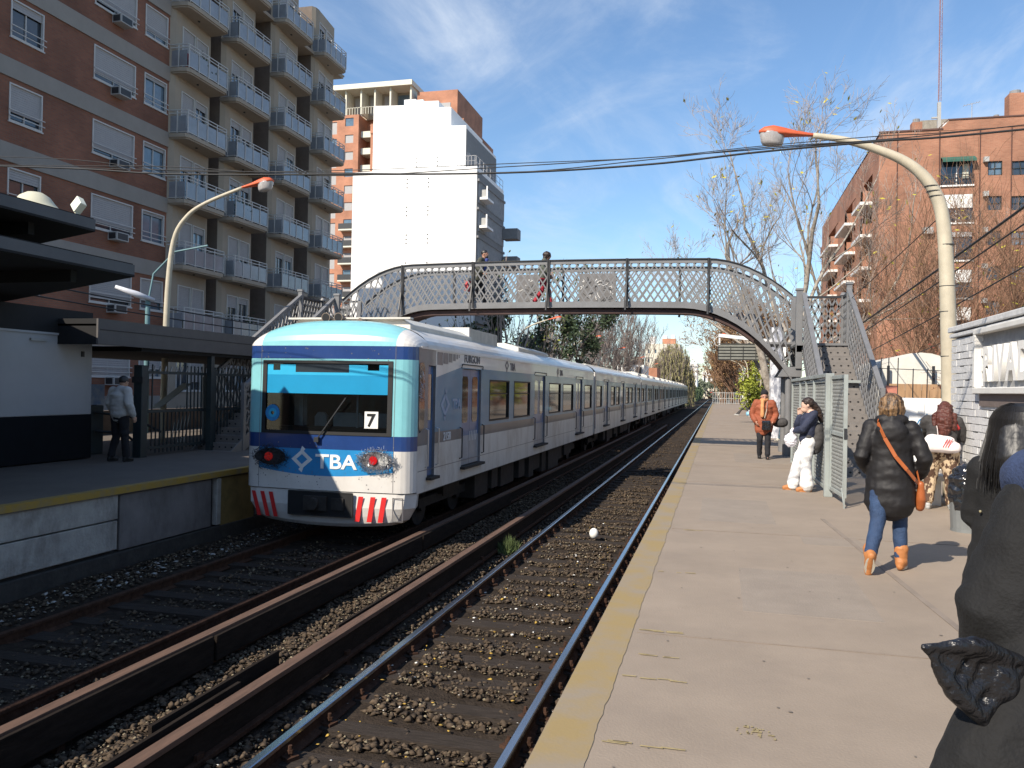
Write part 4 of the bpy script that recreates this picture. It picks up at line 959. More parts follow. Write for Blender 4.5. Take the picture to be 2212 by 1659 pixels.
KW = mat('kiosk_white', (.38, .385, .40), .6, var=.04, scale=2, dirt=.15, dcol=(.2, .2, .2)); KB = mat('kiosk_dark_blue', (.005, .007, .010), .8, var=.2, spec=.2)
m = MB(); m.box(-15, -12.3, 7, 13.8, .90, 2.45, 0); m.box(-15, -12.29, 7, 13.81, .02, .90, 1); m.build('body', [KW, KB], t, bevel=.015)
m = MB(); m.box(-15, -12.27, 7, 13.83, 2.44, 2.48); m.box(-12.3, -12.285, 7, 11.56, 2.30, 2.315); m.build('rim', KW, t)
m = MB(); m.box(-12.3, -12.294, 11.56, 11.58, .95, 2.3); m.build('door_seam', MATS['dark_metal'], t)
m = MB(); m.box(-12.3, -12.26, 12.25, 12.62, 2.30, 2.35); m.build('handle', AC, t); m = MB(); m.box(-12.3, -12.27, 13.5, 13.56, 2.05, 2.16); m.build('hinge', DARKM, t); m = MB(); m.box(-12.3, -12.27, 11.5, 11.55, 2.02, 2.15); m.build('hinge', DARKM, t)
t = thing('platform_fence', 'dark steel fence with spiked top rail behind the left platform', 'fence', (-11.6, 17, 0))
MB().box(-11.76, -11.56, 14.35, 14.55, 0, 1.92).build('gate_post', DGREEN, t, bevel=.01); MB().box(-11.74, -11.56, 16.75, 16.93, 0, 1.9).build('gate_post', DGREEN, t, bevel=.01)
MB().box(-11.78, -11.52, 14.32, 14.4, 1.55, 1.68).build('lock_box', DARKM, t)
m = MB()
for a, b in ((14.6, 16.7), (17.0, 40)):
    for z in (.18, .95, 1.78): m.box(-11.68, -11.64, a, b, z-.03, z+.03)
m.build('rail', DGREEN, t)
me = mesh_of(MB().box(-.012, .012, -.012, .012, .12, 1.95), DGREEN); y = 14.8
while y < 30:
    if not (14.9 < y < 15.9): inst('bar', me, (-11.66, y, 0), t)
    else: inst('bar', me, (-11.66, y, -.0), t, sc=(1, 1, .5))
    y += .13
m = MB(); 
me = mesh_of(MB().box(-.01, .01, 0, .03, 0, .12), AC)
for i in range(60): inst('spike', me, (-11.66, 14.65+i*.18, 1.81), t, (R(-20), 0, 0))
t = thing('turnstile', 'grey turnstile rails behind the man in the pale jacket', 'turnstile', (-13.2, 15.6, 0))
m = MB(); m.tube([(-12.9, 14.6, .9), (-12.5, 15.2, .8), (-12.2, 15.8, .45)], .03, 6); m.tube([(-12.9, 14.6, .5), (-12.6, 15.1, .45), (-12.5, 15.4, .2)], .03, 6); m.build('rail', DARKM, t); MB().box(-13.3, -12.95, 14.5, 14.9, 0, 1.05).build('housing', DGREEN, t, bevel=.02)
t = thing('leaning_sheet', 'perforated pale metal sheet leaning behind the dark fence', 'metal sheet', (-13.2, 18, 0)); m = MB(); m.bar((-13.2, 16.9, .95), (-13.0, 17.8, 1.55), .3, .02); m.build('sheet', AC, t)
for i in range(5): MB().bar((-12.9, 17.1+i*.12, .1), (-12.9, 17.3+i*.14, 1.0), .015, .015).build('strut', AC, t)
# low walls / street clutter behind the left fence
t = thing('boundary_wall', 'low pale wall along the street behind the left fence', 'wall', (-17.5, 25, -1)); MB().box(-17.7, -17.5, 12, 60, -1.2, .7).build('wall', CREAMD, t)
t = thing('notice_board', 'small blue and white notice on a post beside the kiosk', 'sign', (-13.4, 15, 0)); MB().box(-13.42, -13.38, 14.9, 15.4, 1.05, 1.5).build('panel', mat('notice_blue', (.12, .2, .36), .6, col2=(.4, .42, .45), scale=5), t); MB().box(-13.43, -13.37, 15.1, 15.16, 0, 1.05).build('post', DARKM, t)

# ------------------------------------------------------------------ painted brick wall with raised letters
SW = mat('painted_brick_grey', (.58, .58, .58), .75, var=.1, scale=7, bump=.35, dirt=.3, dcol=(.27, .27, .275)); SG = mat('brick_joint_dark', (.20, .20, .205), .9, var=.3, scale=10)
t = thing('sign_wall', 'grey painted brick wall with raised white letters beside the right platform', 'wall', (3.5, 11.5, 0))
m = MB(); m.box(3.42, 3.75, 6.5, 13.28, 0, 2.48); m.build('core', SG, t)
b = MB(); b.box(-.035, .0, -.130, .130, .0, .092); bm_ = mesh_of(b, SW); rng = random.Random(2); left = MB(); cnt = 0
for r_ in range(24):
    z = .01+r_*.1005; off = .13 if r_ % 2 else 0; y = 13.15-off
    if r_ % 2: 
        o = inst('brick', bm_, (3.385, 13.215, z), t, sc=(1, .47, 1))
    while y > 6.6:
        infr = (1.66 < z < 2.36 and y < 11.95)
        if not infr:
            if y > 10.2: 
                inst('brick', bm_, (3.385+rng.uniform(-.006, .006), y+rng.uniform(-.004, .004), z+rng.uniform(-.004, .004)), t, (rng.uniform(-.012, .012), 0, 0), (1, .98, rng.uniform(.92, 1.04))); cnt += 1
            else: left.box(3.35, 3.39, y-.125, y+.125, z, z+.086)
        y -= .262
lb = left.build('bricks_beyond', SW, t); lb['kind'] = 'stuff'
m = MB(); m.box(3.32, 3.78, 6.5, 13.30, 2.44, 2.50); m.box(3.30, 3.80, 6.5, 13.32, 2.52, 2.60); m.build('coping', SW, t, bevel=.012)
m = MB(); m.box(3.27, 3.42, 6.8, 11.97, 2.40, 2.47); m.box(3.27, 3.42, 6.8, 11.97, 1.62, 1.70); m.box(3.27, 3.42, 11.88, 11.97, 1.70, 2.40); m.build('sign_frame', mat('sign_frame_white', (.66, .65, .62), .7, var=.06, dirt=.4, dcol=(.4, .38, .35)), t, bevel=.01)
m = MB(); m.box(3.37, 3.42, 6.8, 11.88, 1.70, 2.40); m.build('sign_back', mat('sign_back', (.30, .30, .30), .8, dirt=.4), t)
m = MB(); m.box(3.33, 3.40, 6.8, 11.86, 1.46, 1.615); m.build('under_frame_board', mat('brown_board', (.15, .12, .11), .8), t)  # brown strip running below the sign frame
yy = 11.70
for ch, wd in (('R', .34), ('I', .15), ('V', .35), ('A', .36), ('D', .36)):
    o = text(ch, .60, (3.368, yy, 1.80), (R(90), 0, R(-90)), mat('letter_white', (.74, .73, .70), .7, var=.05), t, 'letter', bold=.022, depth=.05, sx=.78); yy -= wd+.015
# ------------------------------------------------------------------ left apartment building
lbld = thing('apartment_building', 'brick and cream apartment block with rows of glass balconies, shaded side facing the tracks', 'building', (-29, 33, -1.3))
XF = -22.9; ZB = [1.0, 3.8, 6.6, 9.4, 12.2, 15.0, 17.8]
ROOFZ = 20.75
cols = [(21.77, 23.13), (25.45, 27.69), (28.2, 29.58)]
holes = [(a, b, z+.75, z+2.02) for z in ZB for a, b in cols] + [(a, b, -.9, .3) for a, b in cols[:0]]
m = MB(); m.holed(20.6, 29.72, -1.3, ROOFZ, holes, lambda u, v, d: (XF-d, u, v), .16, 0)
m.holed(-36, XF, -1.3, ROOFZ, [(-34, -32, z+.75, z+2.0) for z in ZB]+[(-29, -27, z+.75, z+2.0) for z in ZB], lambda u, v, d: (u, 20.6+d, v), .16, 0)
m.quad((-36, 20.6, ROOFZ), (XF, 20.6, ROOFZ), (XF, 29.72, ROOFZ), (-36, 29.72, ROOFZ)); m.quad((-36, 45.8, -1.3), (-36, 20.6, -1.3), (-36, 20.6, ROOFZ), (-36, 45.8, ROOFZ))
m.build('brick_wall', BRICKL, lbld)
MB().box(-35.8, XF-.2, 20.8, 29.6, -1.2, ROOFZ-.1).build('inner_core', BLACK, lbld)
for z in ZB+[20.6]:
    m = MB(); m.box(XF-.02, XF+.05, 20.55, 29.72, z-.62, z); m.box(-36, XF+.05, 20.53, 20.6, z-.62, z); m.build('concrete_band', BAND, lbld)
WF = mat('window_frame_white', (.50, .49, .47), .5, var=.05)
rng = random.Random(21)
def fac_window(par, y0, y1, z0, z1, shut, mp, rails=True, mull=1, nm='window', gm=None):
    """mp(u,v,d): facade point; d negative = proud"""
    def bx(mb, a, b, c, d, e0, e1, mi=0):
        P8 = [mp(a, c, e1), mp(b, c, e1), mp(b, c, e0), mp(a, c, e0), mp(a, d, e1), mp(b, d, e1), mp(b, d, e0), mp(a, d, e0)]
        mb.add(P8, [(0, 3, 2, 1), (4, 5, 6, 7), (0, 1, 5, 4), (1, 2, 6, 5), (2, 3, 7, 6), (3, 0, 4, 7)], mi)
    m = MB(); f = .05
    for a, b, c, d in ((y0, y0+f, z0, z1), (y1-f, y1, z0, z1), (y0+f, y1-f, z1-f, z1), (y0+f, y1-f, z0, z0+f)): bx(m, a, b, c, d, -.025, .08)
    bx(m, y0-.03, y1+.03, z0-.05, z0, -.05, .06)
    for i in range(mull): c = y0+(y1-y0)*(i+1)/(mull+1); bx(m, c-.02, c+.02, z0+f, z1-f, .06, .10)
    w_ = m.build(nm, WF, par)
    m = MB(); bx(m, y0+f, y1-f, z0+f, z1-f, .10, .13); m.build('pane', gm or rng.choice([GLASS, GLASS, GLASSB]), w_)
    if shut > 0:
        m = MB(); zb = z1-f-(z1-z0-2*f)*shut; n = max(2, int((z1-f-zb)/.075)); h = (z1-f-zb)/n
        for i in range(n): bx(m, y0+f, y1-f, zb+h*i+.006, zb+h*(i+1), .028, .05)
        m.build('shutter', SHUT, w_)
    if rails:
        m = MB()
        for zz in (z0+.16, z0+.36): bx(m, y0-.06, y1+.06, zz, zz+.028, -.09, -.065)
        m.build('guard_rail', WF, w_)
    return w_
mp0 = lambda u, v, d: (XF-d, u, v)
for k, z in enumerate(ZB):
    for ci, (a, b) in enumerate(cols):
        sh = (.22, .75, .82, .82, .7, .22, .3)[(k*3+ci*2) % 7] if ci == 0 else (.80, 1.0, .9, .84, .86, .82, .9)[(k+ci) % 7] if ci == 1 else (.12, .15, .1, .12, .12, .8, .1)[k]
        if ci == 0 and k in (4, 5): sh = .22
        if ci == 0 and k == 3: sh = .78
        if k < 2: sh = max(sh, .75)
        fac_window(lbld, a, b, z+.75, z+2.02, sh, mp0, gm=GLASSB if ci == 2 else GLASS)
    m = MB(); m.box(XF, XF+.42, 26.35, 27.0, z+.42, z+.74, 0); m.box(XF+.42, XF+.425, 26.4, 26.95, z+.46, z+.70, 1); m.box(XF+.05, XF+.36, 26.345, 26.35, z+.46, z+.70, 1); m.build('air_conditioner', [AC, DARKM], lbld, bevel=.01)
# balcony bays
def wall_line(p0, p1):
    d = Vector((p1[0]-p0[0], p1[1]-p0[1])); Ln = d.length; d.normalize(); nrm = Vector((d.y, -d.x))   # towards +X side
    return Ln, (lambda u, v, dd: (p0[0]+d.x*u-nrm.x*dd, p0[1]+d.y*u-nrm.y*dd, v))
bays = [(29.72, 33.35), (33.35, 37.6), (37.6, 41.9), (41.9, 45.6)]
slab = MB(); slab.prism([(0, 0), (.55, 0), (.86, .06), (.95, .25), (.95, 2.78), (.86, 2.95), (0, 3.0)], 'z', 0, .17); slab.prism([(0, .05), (.5, .05), (.83, .12), (.9, .28), (.9, 2.75), (.8, 2.9), (0, 2.95)], 'z', -.06, 0)
slm = mesh_of(slab, CREAM)
lit = MB(); lit.cyl((.45, 1.4, -.1), .05, .05, 8); litm = mesh_of(lit, DARKM)
rl = MB()
pth = [(0, .05), (.88, .10), (.92, .16), (.92, 2.9), (0, 2.95)]
for zz in (1.0, .86): 
    for a, b in zip(pth, pth[1:]): rl.bar((a[0], a[1], zz+.17), (b[0], b[1], zz+.17), .035, .035)
for a, b in zip(pth, pth[1:]): rl.bar((a[0], a[1], .24), (b[0], b[1], .24), .03, .03)
for q in ((.45, .07), (.92, .14), (.92, .82), (.92, 1.5), (.92, 2.2), (.92, 2.9)): rl.box(q[0]-.018, q[0]+.018, q[1]-.018, q[1]+.018, .17, 1.17)
rlm = mesh_of(rl, WF)
g_ = MB(); g_.box(.90, .908, .18, .80, .27, .92); g_.box(.90, .908, .85, 1.48, .27, .92); g_.box(.90, .908, 1.53, 2.17, .27, .92); g_.box(.90, .908, 2.23, 2.87, .27, .92); g_.box(.06, .42, .07, .078, .27, .92); g_.box(.48, .86, .09, .098, .27, .92)
glm = mesh_of(g_, BALG)
FZ = [z-.2 for z in ZB[1:]] + [20.35]
for bi, (a, b) in enumerate(bays):
    for k in range(-1, 7):
        zf = 3.6+2.8*k-2.8*0 if k >= 0 else 1.0; zf = 3.65+2.8*k; zt = zf+2.8
        if k == -1: zf = -1.3; zt = 3.65
        # pier
        m = MB()
        Ln, mp1 = wall_line((-22.72, a+.5), (-22.98, a+2.95))
        h = [(.10, 1.15, zf+.25 if k >= 0 else 1.2, zf+2.15 if k >= 0 else 3.0), (1.22, 2.25, zf+.25 if k >= 0 else 1.2, zf+2.15 if k >= 0 else 3.0)]
        m.holed(0, Ln, zf, zt, h, mp1, .14, 0)
        m.quad((-22.74, a+.2, zf), (-22.72, a+.5, zf), (-22.72, a+.5, zt), (-22.74, a+.2, zt), 0)
        m.quad((-22.9, a, zf), (-22.74, a+.2, zf), (-22.74, a+.2, zt), (-22.9, a, zt), 0); m.quad((-22.98, a+2.95, zf), (-23.9, a+3.3, zf), (-23.9, a+3.3, zt), (-22.98, a+2.95, zt), 0)
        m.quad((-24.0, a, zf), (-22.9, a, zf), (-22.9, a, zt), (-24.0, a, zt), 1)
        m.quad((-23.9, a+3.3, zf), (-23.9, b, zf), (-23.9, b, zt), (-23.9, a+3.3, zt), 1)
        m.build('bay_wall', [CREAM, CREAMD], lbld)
        for hh in h: fac_window(lbld, hh[0], hh[1], hh[2], hh[3], rng.choice([.15, .15, .5, .95, .95, .8, .3]), mp1, rails=False, mull=1, nm='balcony_window')
        if k >= 0 or bi > 5:
            y = a+.0; s_ = inst('balcony', slm, (-22.95, y, zf-.25+.2), lbld, sc=(1, 1.0 if bi < 3 else .93, 1))
            for nm, mm in (('railing', rlm), ('glass_panel', glm), ('ceiling_light', litm)):
                o = bpy.data.objects.new(nm, mm); COL.objects.link(o); o.parent = s_
            if rng.random() < .3:
                o = MB().box(.1, .5, .5, 1.2, .17, .75).build('air_conditioner', AC, None, origin=(0, 0, 0)); o.parent = s_; o.location = (0, 0, 0)
PLT = mat('pot_plant_green', (.03, .055, .02), .8, var=.4)
for (bi, k, yy, h) in ((0, 4, 1.6, .7), (0, 4, 2.1, .5), (0, 5, .9, .8), (1, 2, 1.2, .6), (2, 5, 2.0, .7), (1, 0, 2.0, .8)):
    m = MB(); cx, cy, cz = -22.95+.55, bays[bi][0]+yy, 3.65+2.8*k+.12
    for i in range(130):
        q = Vector((cx+rng.gauss(0, .14), cy+rng.gauss(0, .2), cz+.3+abs(rng.gauss(0, .45))*h)); u = Vector((rng.gauss(0, 1), rng.gauss(0, 1), rng.gauss(0, 1))).normalized()*.07; v = u.orthogonal()*.6
        m.add([q-u, q-v, q+u, q+v], [(0, 1, 2, 3)])
    m.cyl((cx, cy, cz), .13, .28, 8); m.build('pot_plant', PLT, lbld)
for (bi, k, yy, c) in ((0, 4, .5, (.35, .03, .03)), (1, 3, 1.8, (.10, .16, .3)), (2, 1, 1.0, (.5, .5, .48)), (3, 4, 1.3, (.3, .3, .35))):
    m = MB(); m.box(-22.5, -22.46, bays[bi][0]+yy, bays[bi][0]+yy+.5, 3.65+2.8*k+.3, 3.65+2.8*k+.95); m.build('hanging_cloth', mat('cloth_%d%d' % (bi, k), c, .9), lbld)
# extra col slabs above, parapet, penthouse
for a, b in bays:
    s_ = inst('balcony', slm, (-22.95, a, 20.25+2.8*0+.0), lbld) if False else None
MB().box(-36, -22.7, 29.72, 45.6, 20.45, 20.62).build('roof_slab', CREAM, lbld)
MB().box(-36, -23.95, 45.58, 45.75, -1.3, 22.4).build('end_wall', BRICKL, lbld)
m = MB(); m.box(-34, -26.8, 22, 29.7, ROOFZ, 23.6); m.box(-34, -25.6, 29.72, 45.55, 20.62, 23.3, 1); m.box(-34.2, -25.2, 29.4, 45.9, 23.3, 23.5, 1); m.build('penthouse', [BRICKL, CREAM], lbld)
MB().box(-23.5, -22.72, 45.0, 45.8, 20.62, 20.7).build('roof_edge', CREAM, lbld)

# ------------------------------------------------------------------ white blank-walled building
wb = thing('apartment_building', 'tall blank white building with stepped top and dark ribbed side', 'building', (-23.5, 66, -1.3))
m = MB(); m.box(-28.85, -18.4, 60, 68, -1.3, 18.75); m.build('lower_block', WHITEB, wb)
m = MB(); m.prism([(-28.05, 18), (-20.0, 18), (-20.0, 22.65), (-21.28, 22.7), (-21.3, 24.22), (-22.37, 24.27), (-22.38, 24.8), (-23.7, 24.85), (-23.72, 25.0), (-24.35, 25.0), (-24.35, 25.08), (-25.36, 25.08), (-25.36, 24.63), (-28.05, 24.75)], 'y', 62, 71); m.build('upper_block', WHITEB, wb)
m = MB()
for x in (-24.16, -22.38):
    for z in (11.35, 13.56, 15.77, 17.98): 
        for j in range(3): zz = z-.335*j; m.box(x-.05, x+.05, 59.985, 60.0, zz-.05, zz+.05)
    for j in range(3): zz = 20.21-.335*j; m.box(x-.05, x+.05, 61.985, 62, zz-.05, zz+.05)
    for z in (9.1, 6.9): 
        for j in range(3): m.box(x-.05, x+.05, 59.985, 60.0, z-.335*j-.05, z-.335*j+.05)
m.build('vent_hole', DARKM, wb)
SID = mat('ribbed_side_grey', (.20, .205, .21), .8, var=.1); FIN = mat('ribbed_fin', (.42, .42, .43), .7)
m = MB(); m.box(-18.42, -18.36, 60.05, 68.02, -1.3, 18.4, 0); m.box(-20.01, -19.96, 62.05, 71.02, 18, 22.4, 0)
for z in (18.1, 15.9, 13.7, 11.5, 9.3, 7.1): m.box(-18.36, -18.2, 60.0, 68.0, z-.5, z-.32, 1)
m.build('side_face', [SID, CONCG], wb)
me = mesh_of(MB().box(0, .12, 0, .09, 0, 1.6), FIN)
for z in (16.0, 13.8, 11.6, 9.4, 7.2):
    for i in range(22): inst('fin', me, (-18.36, 60.3+i*.35, z), wb)
me = mesh_of(MB().box(0, .06, 0, .09, 0, 1.4), FIN)
for i in range(14): inst('fin', me, (-19.96, 62.3+i*.35, 19.2), wb)
for z in (16.4, 14.2):
    m = MB(); m.box(-18.4, -17.6, 60.3, 62.1, z-.18, z, 0); m.box(-17.7, -17.6, 60.3, 60.36, z, z+.85, 0); m.box(-18.3, -17.75, 60.5, 61.2, z, z+.62, 1); m.build('equipment_ledge', [WHITEB, AC], wb)
for z in (15.3, 12.9): MB().box(-18.2, -16.9, 67.2, 68.4, z-.9, z).build('equipment_box', SID, wb)
m = MB()
for i in range(9): m.box(-18.5+.02*i*0, -18.47, 60+i, 60.03+i, 18.75, 19.6)
m.box(-20.0, -18.47, 60, 60.03, 19.57, 19.6); m.box(-20.0, -18.47, 60, 60.03, 19.2, 19.22); m.box(-18.5, -18.47, 60, 68, 19.57, 19.6); m.box(-18.5, -18.47, 60, 68, 19.1, 19.12)
for i in range(6): m.box(-20+i*.28, -19.97+i*.28, 60, 60.03, 18.75, 19.6)
m.build('roof_railing', FIN, wb)

# red brick tower behind
rb = thing('apartment_building', 'orange brick tower with cream penthouse rising behind the white building', 'building', (-40, 95, -1.3))
wins = [(-44.42, -43.32, 34-2.05*i*1.0-1.0, 34-2.05*i) for i in range(14)]; wins2 = [(-46.4, -45.5, 33.6-2.05*i-1.5, 33.6-2.05*i) for i in range(13)]
m = MB(); m.holed(-52, -42.65, -1.3, 34.35, wins+wins2, lambda u, v, d: (u, 90+d, v), .12, 0)
m.quad((-42.65, 90, -1.3), (-42.65, 92.5, -1.3), (-42.65, 92.5, 34.35), (-42.65, 90, 34.35)); m.box(-42.65, -36, 92.5, 104, -1.3, 34.35); m.box(-41.2, -30.3, 90.3, 104, -1.3, 33.2); m.box(-52, -42.66, 90.2, 104, -1.3, 34.3); m.box(-41.2, -29.4, 90.2, 103, 32, 33.1)
m.build('brick_wall', BRICKF, rb)
for i, h in enumerate(wins+wins2): 
    MB().box(h[0]+.02, h[1]-.02, 90.09, 90.115, h[2]+.02, h[3]-.02).build('window', SHUT if i % 3 else GLASSB, rb)
WH2 = mat('cream_parapet', (.62, .60, .50), .7, var=.05)
for i in range(14):
    z = 33.0-2.05*i; m = MB(); m.box(-42.6, -41.2, 90.6, 92.4, z-1.3, z-1.12); m.box(-42.6, -41.2, 90.6, 90.66, z-1.12, z-.55); m.build('balcony', WH2, rb)
    if i > 4: m = MB(); m.box(-44.7, -42.9, 89.2, 90, z-2.55, z-2.38, 0); m.box(-44.7, -42.9, 89.2, 89.26, z-2.38, z-1.7, 1); m.build('balcony', [WH2, DARKM], rb)
m = MB(); m.box(-53, -35.7, 89.5, 104, 37.3, 37.9, 0); m.box(-52, -36, 92.0, 103, 34.3, 37.3, 1)
for x in (-45.9, -44.4, -42.4, -40.6, -38.6, -36.0): m.box(x-.1, x+.1, 90.0, 92, 34.35, 37.3, 0)
for x in (-47, -44.2, -42.2, -40.3): m.box(x+.15, x+1.45, 91.95, 92, 34.8, 37.0, 2)
m.box(-38.4, -36.3, 91.95, 92, 34.5, 37, 3); m.build('penthouse', [WH2, CREAM, SHUT, GLASSB], rb)
m = MB(); m.box(-35.4, -30.35, 90.6, 101, 33, 36.7); m.build('brick_stair_tower', BRICKF, rb)
m = MB(); m.box(-32.4, -31.2, 90.55, 90.6, 34.0, 35.2); m.build('window', SHUT, rb)
m = MB()
for i in range(16): m.box(-46+i*.35, -45.95+i*.35, 90, 90.05, 34.35, 35.2)
m.box(-46, -40.6, 90, 90.05, 35.15, 35.2); m.build('terrace_rail', WH2, rb)

# ------------------------------------------------------------------ right brick building
rbd = thing('apartment_building', 'large red brick apartment building behind bare trees on the right', 'building', (20, 65, -1.3))
BX0 = 9.57
w1 = [(13.1, 14.95, 16.35-2.32*i-1.75, 16.35-2.32*i) for i in range(6)]; w2 = [(15.73, 16.52, 15.97-2.13*i-.86, 15.97-2.13*i) for i in range(6)]; w3 = [(17.05, 18.0, 15.92-2.13*i-.86, 15.92-2.13*i) for i in range(6)]
w4 = [(20.5, 22, 15.9-2.13*i-.9, 15.9-2.13*i) for i in range(6)]
m = MB(); m.holed(BX0, 30, -1.3, 18.1, w1+w2+w3+w4, lambda u, v, d: (u, 55+d, v), .18, 0)
sideh = [(57.2, 60.6, 16.1-2.13*i-1.1, 16.1-2.13*i) for i in range(7)]+[(64, 69, 16.1-2.13*i-1.1, 16.1-2.13*i) for i in range(7)]+[(73, 79, 16.1-2.13*i-1.1, 16.1-2.13*i) for i in range(7)]
m.holed(55, 84, -1.3, 17.9, sideh, lambda u, v, d: (BX0+d, u, v), .9, 0, rmi=0)
m.quad((BX0, 55, 18.1), (30, 55, 18.1), (30, 84, 17.9), (BX0, 84, 17.9)); m.quad((BX0, 84, -1.3), (30, 84, -1.3), (30, 84, 17.9), (BX0, 84, 17.9))
m.prism([(12.95, 18.0), (30, 18.0), (30, 18.62), (13.55, 18.62)], 'y', 54.98, 62)
m.build('brick_wall', BRICKR, rbd)
m = MB(); m.box(BX0+.95, 29.8, 55.22, 83.8, -1.2, 17.8); m.build('inner_core', mat('dark_interior', (.02, .022, .022), .8), rbd)
m = MB(); m.box(BX0-.04, 13.2, 54.94, 55, 18.06, 18.16)
m.add([(12.9, 54.93, 18.06), (13.5, 54.93, 18.64), (13.5, 54.93, 18.72), (12.9, 54.93, 18.14)], [(0, 1, 2, 3)]); m.box(13.5, 30, 54.93, 55, 18.62, 18.70); m.build('roof_edging', mat('roof_edge_brown', (.10, .05, .04), .8), rbd)
for x in (10.62, 13.02, 15.28, 17.0, 19.5): m = MB(); m.tube([(x, 54.97, 5), (x, 54.97, 18.0)], .03, 5); m.build('downpipe', MATS['roof_edge_brown'], rbd)
AWN = mat('awning_green', (.03, .10, .075), .8, var=.2)
for i, h in enumerate(w1):
    m = MB(); m.box(h[0], h[1], 55.14, 55.17, h[2], h[3]); wn = m.build('window', GLASS, rbd)
    m = MB(); m.box(h[0]-.03, h[1]+.03, 54.9, 55.05, h[2]-.1, h[2]); m.box((h[0]+h[1])/2-.03, (h[0]+h[1])/2+.03, 55.1, 55.14, h[2], h[3]); m.build('window_sill', WHITE, wn)
    if i == 0:
        m = MB(); m.add([(h[0], 55, h[3]), (h[1]+.05, 55, h[3]), (h[1]+.05, 54.5, h[3]-.28), (h[0], 54.5, h[3]-.28)], [(0, 1, 2, 3)]); m.box(h[0], h[1]+.05, 54.5, 54.51, h[3]-.42, h[3]-.28); m.build('awning', AWN, wn)
        m = MB(); m.box(14.35, 14.7, 55.08, 55.12, 15.0, 15.9); m.build('curtain', mat('curtain_pale', (.5, .5, .42), .8), wn)
    else:
        m = MB(); m.box(h[0]+.05, h[1]-.05, 54.98, 55.0, h[3]-(.85, .85, .3, .8, .8, .8)[i], h[3]-.02); m.build('shutter', WHITE if i in (1, 3, 4) else SHUT, wn)
    m = MB()
    for z in (h[2]+.12, h[2]+.35, h[2]+.6): m.box(h[0], h[1], 54.93, 54.96, z, z+.05)
    for k in range(9): x = h[0]+(h[1]-h[0])*k/8; m.box(x-.015, x+.015, 54.93, 54.96, h[2], h[2]+.65)
    m.build('railing', DARKM, wn)
for h in w2+w3+w4:
    m = MB(); m.box(h[0], h[1], 55.12, 55.15, h[2], h[3]); wn = m.build('window', GLASS if (h[0]*7+h[2]*3) % 2 < 1.2 else GLASSB, rbd)
    m = MB()
    for a, b, c, d in ((h[0], h[1], h[2], h[2]+.05), (h[0], h[1], h[3]-.05, h[3]), (h[0], h[0]+.05, h[2], h[3]), (h[1]-.05, h[1], h[2], h[3]), ((h[0]+h[1])/2-.02, (h[0]+h[1])/2+.02, h[2], h[3]), (h[0], h[1], (h[2]+h[3])/2-.02, (h[2]+h[3])/2+.02)): m.box(a, b, 55.06, 55.11, c, d)
    m.build('frame', DGREEN, wn)
for z in (16.0, 13.9, 11.7, 9.5, 7.4): MB().box(15.45, 15.72, 54.7, 55, z-.1, z+.2).build('air_conditioner', AC, rbd)
MB().box(12.12, 12.66, 54.65, 55, 11.6, 12.0).build('air_conditioner', AC, rbd)
rng = random.Random(6)
for h in sideh:
    m = MB(); m.box(BX0-.75, BX0+.05, h[0]-.1, h[1]+.1, h[2]-.95, h[2]-.75, 0); m.box(BX0-.7, BX0-.58, h[0], h[1], h[2]-.75, h[2]-.05, 1); m.box(BX0-.7, BX0, h[0], h[0]+.1, h[2]-.75, h[2]-.05, 1); m.build('balcony', [WHITE, BRICKR], rbd)
    m = MB(); m.box(BX0+.82, BX0+.86, h[0], h[1], h[2], h[3]); m.build('balcony_window', rng.choice([GLASS, AWN, GLASS]), rbd)
# rooftop
MB().box(12.5, 16.9, 58, 63, 18, 19.65).build('concrete_tank_house', mat('stained_concrete', (.26, .24, .2), .9, var=.25, dirt=.6, dcol=(.1, .09, .08)), rbd)
m = MB(); m.box(13.9, 14.4, 57.97, 58, 19.1, 19.4); m.box(15.9, 16.4, 57.97, 58, 19.1, 19.4); m.build('tank_house_vent', WHITE, rbd)
for x, z, r in ((11.95, 18.95, .3), (17.6, 20.4, .45), (16.5, 18.9, .22)):
    m = MB(); m.box(x-r, x+r, 56, 56+2*r, 18, z, 0); m.cyl((x, 56+r, z), r*.7, .25, 12, 1); m.build('chimney', [BRICKR, CONCG], rbd)
m = MB(); m.box(13.03, 13.22, 55.6, 55.8, 18, 20.0); m.box(12.7, 13.2, 55.65, 55.75, 19.0, 19.1); m.build('antenna_base', AC, rbd)
t = thing('radio_mast', 'thin red and white lattice radio mast on the right building roof', 'antenna', (13.15, 55.75, 20.1)); m = MB()
for a in range(3): m.tube([(13.15+.09*math.cos(a*2.1), 55.75+.09*math.sin(a*2.1), 20.1), (13.15+.09*math.cos(a*2.1), 55.75+.09*math.sin(a*2.1), 32)], .018, 4)
for i in range(36): m.bar((13.06, 55.7, 20.2+i*.33), (13.24, 55.7, 20.36+i*.33), .012, .012, i % 8 < 4); m.bar((13.24, 55.7, 20.36+i*.33), (13.06, 55.7, 20.53+i*.33), .012, .012, i % 8 < 4)
m.build('mast', [mat('mast_red', (.25, .12, .12), .6), AC], t)
t = thing('tv_antenna', 'small spiky television antenna on the right roof', 'antenna', (15.2, 56.5, 18.6)); m = MB(); m.tube([(15.2, 56.5, 18.6), (15.2, 56.5, 20.1)], .02, 4); m.bar((14.7, 56.5, 19.95), (15.7, 56.5, 20.15), .02, .02)
for i in range(6): m.bar((14.75+i*.17, 56.3, 19.97+i*.035), (14.75+i*.17, 56.7, 19.97+i*.035), .012, .012)
m.build('aerial', AC, t)
